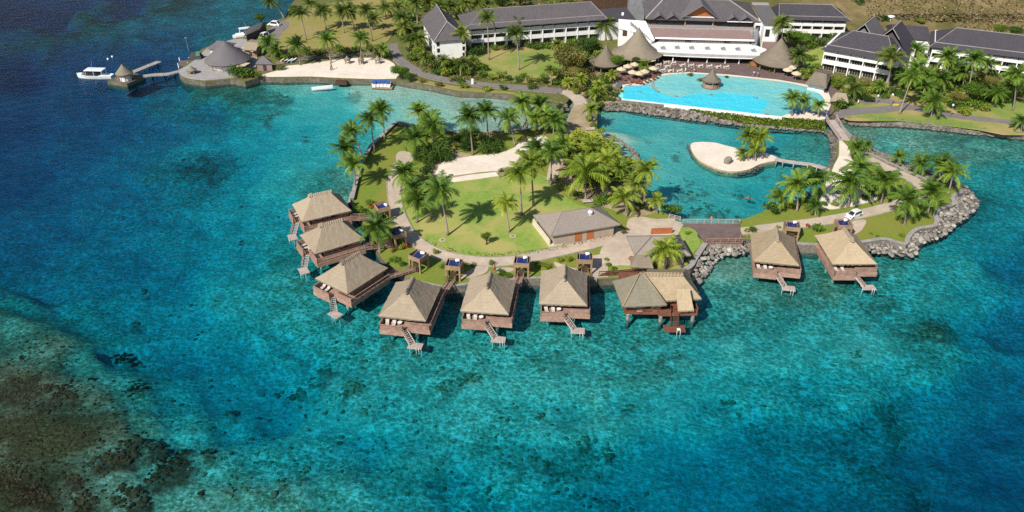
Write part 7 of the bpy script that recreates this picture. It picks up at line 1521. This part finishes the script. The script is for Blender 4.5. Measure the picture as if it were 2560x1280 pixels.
# ------------------------------------------------------------------ dive centre, pier and boats
cone_hut('dive_hut', 'large grey many sided hut on the dive platform, biggest roof of the point', (567, 102), (512, 148), (626, 146), Z_MAIN + 2.4, M['white'], M['shingle_mid'], Z_MAIN, 1.0, 10)
def shed(name, label, FL, FR, BR, BLp, ze, rise, roofm, wallm, zb=Z_MAIN, rl=.0, inset=.84):
    R0 = G(*FL, 0); root = thing(name, label, 'shed', (R0.x, R0.y, 0)); q = [G(*p, ze) - Vector((R0.x, R0.y, 0)) for p in (FL, FR, BR, BLp)]; a, b = (q[0] + q[3]) / 2, (q[1] + q[2]) / 2; A, B = a.lerp(b, rl) + Vector((0, 0, rise)), a.lerp(b, 1 - rl) + Vector((0, 0, rise))
    mb = MB(); hip(mb, *q, A, B, 0, .2, 5, 4); mb.build('roof', roofm, root); c = sum(q, Vector()) / 4; mb = MB(); mb.prism([((c + (p - c) * inset).x, (c + (p - c) * inset).y) for p in q], zb - .2, ze - .02); mb.build('wall', wallm, root)
    mb = MB(); p0, p1 = c + (q[0] - c) * inset, c + (q[1] - c) * inset; m0, m1 = p0.lerp(p1, .4), p0.lerp(p1, .62); n = Vector(((p1 - p0).y, -(p1 - p0).x, 0)).normalized() * .06
    mb.add([(*(p)[:2], z) for z in (zb, zb + 1.9) for p in (m0, m1, m1 + n, m0 + n)], [(3, 2, 6, 7), (0, 3, 7, 4), (2, 1, 5, 6), (4, 7, 6, 5)]); mb.build('door', M['frame_dark'], root); return root
shed('boathouse', 'long grey roofed boathouse on the far shore beside white vehicles', (610,90),(650,72),(668,56),(632,66), Z_MAIN + 3, 1.2, M['shingle_mid'], M['frame_dark'])
shed('storage_shed', 'tan roofed shed among palms behind the large dive hut', (606,124),(640,126),(656,102),(628,98), Z_MAIN + 2.6, .9, M['thatch'], M['wood_tan'])
shed('rear_hut', 'grey hip roofed hut just behind the large dive hut', (518,122),(560,124),(590,108),(545,100), Z_MAIN + 2.8, 1.5, M['shingle_mid'], M['cream'], rl=.3)
shed('beach_kiosk', 'small grey pyramid roofed kiosk with pinkish wall at the beach end', (638,160),(682,160),(676,150),(644,150), Z_MAIN + 2.3, 2.0, M['shingle_mid'], M['roof_pink'], rl=.48)
for n_, lab, px in (('cream_awning', 'cream cloth awning in front of the large dive hut', [(588,168),(612,165),(626,157),(604,156)]), ('cream_awning', 'cream cloth awning in front of the tan roofed shed', [(602,120),(632,130),(636,127),(612,114)])):
    q = [G(u, v, Z_MAIN + 2.2) for u, v in px]; root = thing(n_, lab, 'awning'); mb = MB(); mb.add([*q, *[p + Vector((0, 0, -.08)) for p in q]], [(0, 1, 2, 3), (7, 6, 5, 4), (0, 4, 5, 1), (1, 5, 6, 2), (2, 6, 7, 3), (3, 7, 4, 0)]); mb.build('cloth', M['awning'], root)
    for p in q: mb = MB(); mb.tube([(p.x, p.y, Z_MAIN - .1), (p.x, p.y, Z_MAIN + 2.1)], .05, 5); mb.build('pole', M['wood'], root)
cone_hut('sunshade_hut', 'tiny thatched sunshade near the tip of the dive platform', (474, 164), (466, 174), (491, 174), Z_MAIN + 1.4, None, M['thatch_grey'], Z_MAIN, .8, 4)
mb = MB(); root = thing('gear_frame', 'dark net covered frame with green tarpaulin on the left of the dive platform', 'frame', G(492, 147, Z_MAIN)); mb.add([(-2.4, -1.4, 0), (2.0, -1.4, 0), (2.4, 1.4, 0), (-2.0, 1.4, 0), (-1.4, 0, 2.2), (1.4, 0, 2.4)], [(0, 1, 5, 4), (1, 2, 5), (2, 3, 4, 5), (3, 0, 4)]); mb.build('net_cover', M['dark'], root)
mb = MB(); mb.add([(.2, -1.0, 1.2), (1.5, -.9, 1.3), (1.4, .1, 2.5), (.2, .1, 2.45), (.2, -1.05, 1.15), (1.5, -.95, 1.25)], [(0, 1, 2, 3), (4, 5, 1, 0)]); mb.build('tarpaulin', M['green_tarp'], root)
root = thing('flag_mast', 'thin tall mast standing in the water beside the dive platform', 'mast', G(473, 127, 0)); mb = MB(); mb.tube([(0, 0, -4), (-.3, 0, 4.6)], .08, 5); mb.build('pole', M['metal'], root); mb = MB(); mb.box(-.75, -.05, 4.4, .15, .05, 4.6); mb.build('cross_arm', M['metal'], root)
root = thing('landing_dock', 'small dark landing dock with white posts at the platform tip', 'dock', (0, 0, 0)); q = [G(u, v, .6) for u, v in ((446,165),(470,163),(474,150),(449,151))]; mb = MB(); mb.prism([(p.x, p.y) for p in q], .35, .6, bottom=True); mb.build('deck', M['deck_dark'], root)
for p in q: mb = MB(); mb.tube([(p.x, p.y, -2), (p.x, p.y, 1.5)], .16, 6); mb.build('post', M['white'], root)
# pier
root = thing('pier', 'pale pier reaching from the dive platform to its end platform and long jetty', 'pier'); 
def strip(px, w, z, th, m, nm, n=3):
    a, b = path_band(px, w, z, n); mb = MB()
    for i in range(len(a) - 1): mb.prism([(*b[i][:2],), (*b[i + 1][:2],), (*a[i + 1][:2],), (*a[i][:2],)], z - th, z, bottom=True)
    mb.build(nm, m, root)
strip([(356,190),(385,186),(420,184),(452,176)], 2.0, .9, .3, M['wall_cap'], 'walkway'); strip([(326,182),(398,153)], 2.2, .85, .35, M['wall_cap'], 'jetty')
q = [G(u, v, .95) for u, v in ((268,203),(317,210),(362,190),(322,178),(300,186))]; mb = MB(); mb.prism([(p.x, p.y) for p in q], -1.5, .95); mb.build('end_platform', M['earth_side'], root)
for u, v in ((380,187),(410,185),(435,181),(345,174),(370,164),(392,156)):
    p = G(u, v, .5); mb = MB(); mb.tube([(p.x, p.y, -3), (p.x, p.y, .6)], .25, 7); mb.build('pile', M['stone'], root)
cone_hut('pier_hut', 'small conical hut with white wall at the end of the pier', (307, 160), (289, 182), (331, 182), 3.2, M['white'], M['thatch_grey'], .9, .95, 8)
def boat(label, u, v, rz, L, hull, cabin=True, W=.30, name='moored_boat'):
    root = thing(name, label, 'boat', G(u, v, 0), rz); mb = MB(); st = []; W *= L
    for x, wd, k in ((-.5, .62, .30), (-.2, .95, .30), (.1, 1.0, .32), (.32, .74, .42), (.45, .34, .52), (.5, .03, .58)):
        h = k * .32 * L ** .6 * .9; st.append([(x * L, -wd * W / 2, h + .5), (x * L * .97, -wd * W * .36, -.25), (x * L * .97, wd * W * .36, -.25), (x * L, wd * W / 2, h + .5)])
    vs = [p for s in st for p in s]; fs = []
    for i in range(5):
        for j in range(3): fs.append((i * 4 + j, i * 4 + j + 1, i * 4 + j + 5, i * 4 + j + 4))
    fs.append((0, 3, 2, 1)); mb.add(vs, fs); mb.build('hull', hull, root)
    mb = MB(); mb.add([(p[0], p[1] * .92, p[2] - .10) for s in st for p in (s[0], s[3])], [(2 * i, 2 * i + 2, 2 * i + 3, 2 * i + 1) for i in range(5)]); mb.build('deck', M['white'], root)
    if cabin:
        z = st[2][0][2]; mb = MB(); mb.box(-.12 * L, -W * .34, z, .22 * L, W * .34, z + 1.0); mb.build('cabin', M['glass'], root)
        mb = MB(); mb.box(-.30 * L, -W * .42, z + 1.55, .20 * L, W * .42, z + 1.75); mb.add([(.20 * L, -W * .42, z + 1.55), (.20 * L, W * .42, z + 1.55), (.30 * L, W * .30, z + .1), (.30 * L, -W * .30, z + .1), (.20 * L, -W * .42, z + 1.75), (.20 * L, W * .42, z + 1.75), (.33 * L, W * .30, z + .1), (.33 * L, -W * .30, z + .1)], [(4, 5, 6, 7)]); mb.build('canopy', M['white_gloss'], root)
        for x in (-.28, -.05, .17):
            for s in (-1, 1): mb = MB(); mb.tube([(x * L, s * W * .38, z - .1), (x * L, s * W * .38, z + 1.56)], .06, 5); mb.build('post', M['white_gloss'], root)
        mb = MB(); mb.tube([(.05 * L, 0, z + 1.7), (-.03 * L, 0, z + 4.2)], .05, 5); mb.build('aerial', M['metal'], root)
    return root
boat('white motor boat with canopy roof moored at the end of the pier', 238, 193, math.radians(176), 11.5, M['white_gloss'])
boat('white boat on the shore beside the long boathouse', 618, 96, math.radians(25), 7.5, M['white_gloss']).location.z = Z_MAIN - .2
boat('small white boat with red stripe hauled out nearer the point', 604, 102, math.radians(12), 5.5, M['white_gloss'], False).location.z = Z_MAIN - .1
boat('narrow white outrigger canoe floating off the beach', 806, 222, math.radians(14), 6.5, M['white_gloss'], False, .09, 'outrigger_canoe')
boat('yellow kayak lying beside the launch dock', 838, 201, math.radians(-12), 3.2, M['yellow'], False, .24, 'kayak')
for k, (u, v, m, nm) in enumerate(((712,163,'yellow','yellow'),(720,165,'dark','dark'),(728,166,'wood_red','brown'),(737,165,'teal','teal'))):
    o = boat(nm + ' kayak in the row on the sand by the beach kiosk', u, v, math.radians(70), 3.4, M[m], False, .24, 'kayak'); o.location.z = Z_MAIN + .05; o['group'] = 'kayaks on the beach'
PD = [(936,216),(945,215),(954,215),(963,215),(972,216)]
for k, (u, v) in enumerate(PD):
    o = boat('white and blue pedal boat on the floating raft off the beach' + rank(5, k), u, v, math.radians(95), 3.4, M['white_gloss'], False, .5, 'pedal_boat'); o['group'] = 'pedal boats on the raft'; o.location.z = .25
    mb = MB(); mb.box(-.6, -.6, .9, .1, .6, 1.3); mb.box(-.75, -.6, 1.3, -.55, .6, 1.9); mb.build('seat', M['blue_boat'], o)
root = thing('floating_raft', 'pale timber raft under the pedal boats off the beach', 'raft'); q = [G(u, v, .3) for u, v in ((926,219),(980,222),(984,212),(932,209))]; mb = MB(); mb.prism([(p.x, p.y) for p in q], .05, .3, bottom=True); mb.build('deck', M['wood_tan'], root)
root = thing('launch_dock', 'dark wooden launch dock at the water edge of the beach', 'dock'); q = [G(u, v, 1.3) for u, v in ((838,204),(866,205),(870,190),(846,188))]; mb = MB(); mb.prism([(p.x, p.y) for p in q], .3, 1.3); mb.build('deck', M['wood_dark'], root)
mb = MB(); mb.box(-1.6, -.1, 0, 1.6, .05, .5); x = mb.build('kick_board', M['wood_grey'], root); x.location = q[3].lerp(q[2], .5)
root = thing('beach_tripod', 'dark angular post sculpture standing on the beach', 'sculpture', G(829, 176, Z_MAIN)); mb = MB(); mb.tube([(-.5, 0, 0), (.1, 0, 2.0)], .1, 6); mb.tube([(.5, .2, 0), (.0, 0, 2.2)], .1, 6); mb.tube([(0, -.5, 0), (.05, 0, 1.8)], .1, 6); mb.build('legs', M['dark'], root); mb = MB(); mb.lathe([(.05, 1.9), (.26, 2.1), (.2, 2.45), (.02, 2.55)], 8); mb.build('head', M['stone'], root, True)
for k, (u, v) in enumerate(((868, 150), (902, 151), (944, 150))):
    cone_hut('beach_hut', 'small grey thatched shade at the back of the beach' + rank(3, k), (u, v - 11), (u - 8, v - 3), (u + 8, v - 3), Z_MAIN + 1.7, None, M['thatch_grey'], Z_MAIN, .8, 4)
for u, v, lab in ((270, 148, 'lower'), (281, 142, 'upper')): o = thing('mooring_buoy', 'tiny white mooring buoy north of the pier hut, the ' + lab + ' one', 'buoy', G(u, v, 0)); mb = MB(); mb.lathe([(.02, -.3), (.35, -.1), (.35, .25), (.02, .45)], 10); mb.build('float', M['white_gloss'], o, True); mb = MB(); mb.tube([(0, 0, -3), (0, 0, -.2)], .03, 4); mb.build('chain', M['metal'], o)
# ------------------------------------------------------------------ posts, signs, benches
def lamp(u, v, z, label, h=3.6):
    root = thing('lamp_post', label, 'lamp post', G(u, v, z)); mb = MB(); mb.tube([(0, 0, -.1), (0, 0, h)], [.08, .05], 6); mb.build('post', M['metal'], root); mb = MB(); mb.lathe([(.02, h), (.26, h + .12), (.3, h + .35), (.16, h + .6), (.01, h + .65)], 10); mb.build('globe', M['white_gloss'], root, True)
lamp(2372, 298, Z_MAIN, 'white globe lamp post on the east lawn below the garden', 3.8); lamp(2224, 268, Z_MAIN, 'thin lamp post by the block walk', 3.4); lamp(2190, 262, Z_MAIN, 'thin pale post at the lawn corner near the walk', 2.4)
root = thing('information_board', 'white upright information board beside the shore path', 'sign', G(1181, 212, Z_MAIN)); mb = MB(); mb.box(-.35, -.05, .2, .35, .05, 1.9); mb.build('panel', M['white'], root); mb = MB(); mb.box(-.4, -.08, 0, .4, .08, .2); mb.build('base', M['stone'], root)
root = thing('lawn_sign', 'low yellow sign on the grass beside the block walk', 'sign', G(2238, 267, Z_MAIN), .1); mb = MB(); mb.box(-.9, -.05, .35, .9, .05, .85); mb.build('panel', M['yellow'], root); 
for x in (-.7, .7): mb = MB(); mb.box(x - .04, -.04, -.1, x + .04, .04, .35); mb.build('leg', M['wood'], root)
for u, v, lab in ((1476, 327, 'pinkish garden bench at the end of the causeway path'), (1470, 508, 'low timber bench under the grove palms')):
    root = thing('bench', lab, 'bench', G(u, v, Z_ISLE), .1); mb = MB(); mb.box(-1.2, -.3, .42, 1.2, .3, .5); mb.build('seat', M['wood_grey'], root); mb = MB(); mb.box(-1.2, .26, .5, 1.2, .32, .95); mb.build('backrest', M['wood_grey'], root)
    for x in (-1.0, 1.0): mb = MB(); mb.box(x - .06, -.28, 0, x + .06, .3, .42); mb.build('leg', M['wood_dark'], root)
REDS = [(928,522,'on the grass below the uppermost timber tower'),(1018,618,'beside the third timber tower'),(1480,610,'') ,(1578,652,'on the court beside the thatched porch'),(2018,570,'on the grass right of the cove bungalow tower'),(2094,486,'by the east sand under a palm')]
for k, (u, v, ph) in enumerate(REDS):
    if not ph: continue
    root = thing('red_hibiscus', 'red flowering bush ' + ph, 'shrub', G(u, v, Z_ISLE)); r = random.Random(k); mb = MB(); m2 = MB()
    for _ in range(46):
        d = Vector((r.gauss(0, 1), r.gauss(0, 1), abs(r.gauss(0, 1)))).normalized(); p = d * .55 + Vector((0, 0, .35)); e = d.cross(Vector((.3, .2, 1))).normalized(); (mb if r.random() < .6 else m2).add([p - e * .16, p + d * .18, p + e * .16, p - d.cross(e) * .2], [(0, 1, 2, 3)])
    mb.build('blossom', M['red'], root); m2.build('foliage', M['leaf_green'], root)
for u, v in ((1282,590),(1106,600)):
    root = thing('drain_cover', 'pale round utility cover set in the round lawn, ' + ('by the young palm' if u > 1200 else 'by the tall leaning palm'), 'cover', G(u, v, Z_ISLE)); mb = MB(); mb.lathe([(.7, 0), (.7, .04), (.01, .05)], 14); mb.build('rim', M['path'], root); mb = MB(); mb.box(-.3, -.3, .051, .3, .3, .07); mb.build('lid', M['stone'], root)
for u, v, s in ((790, 860, 0),):
    pass
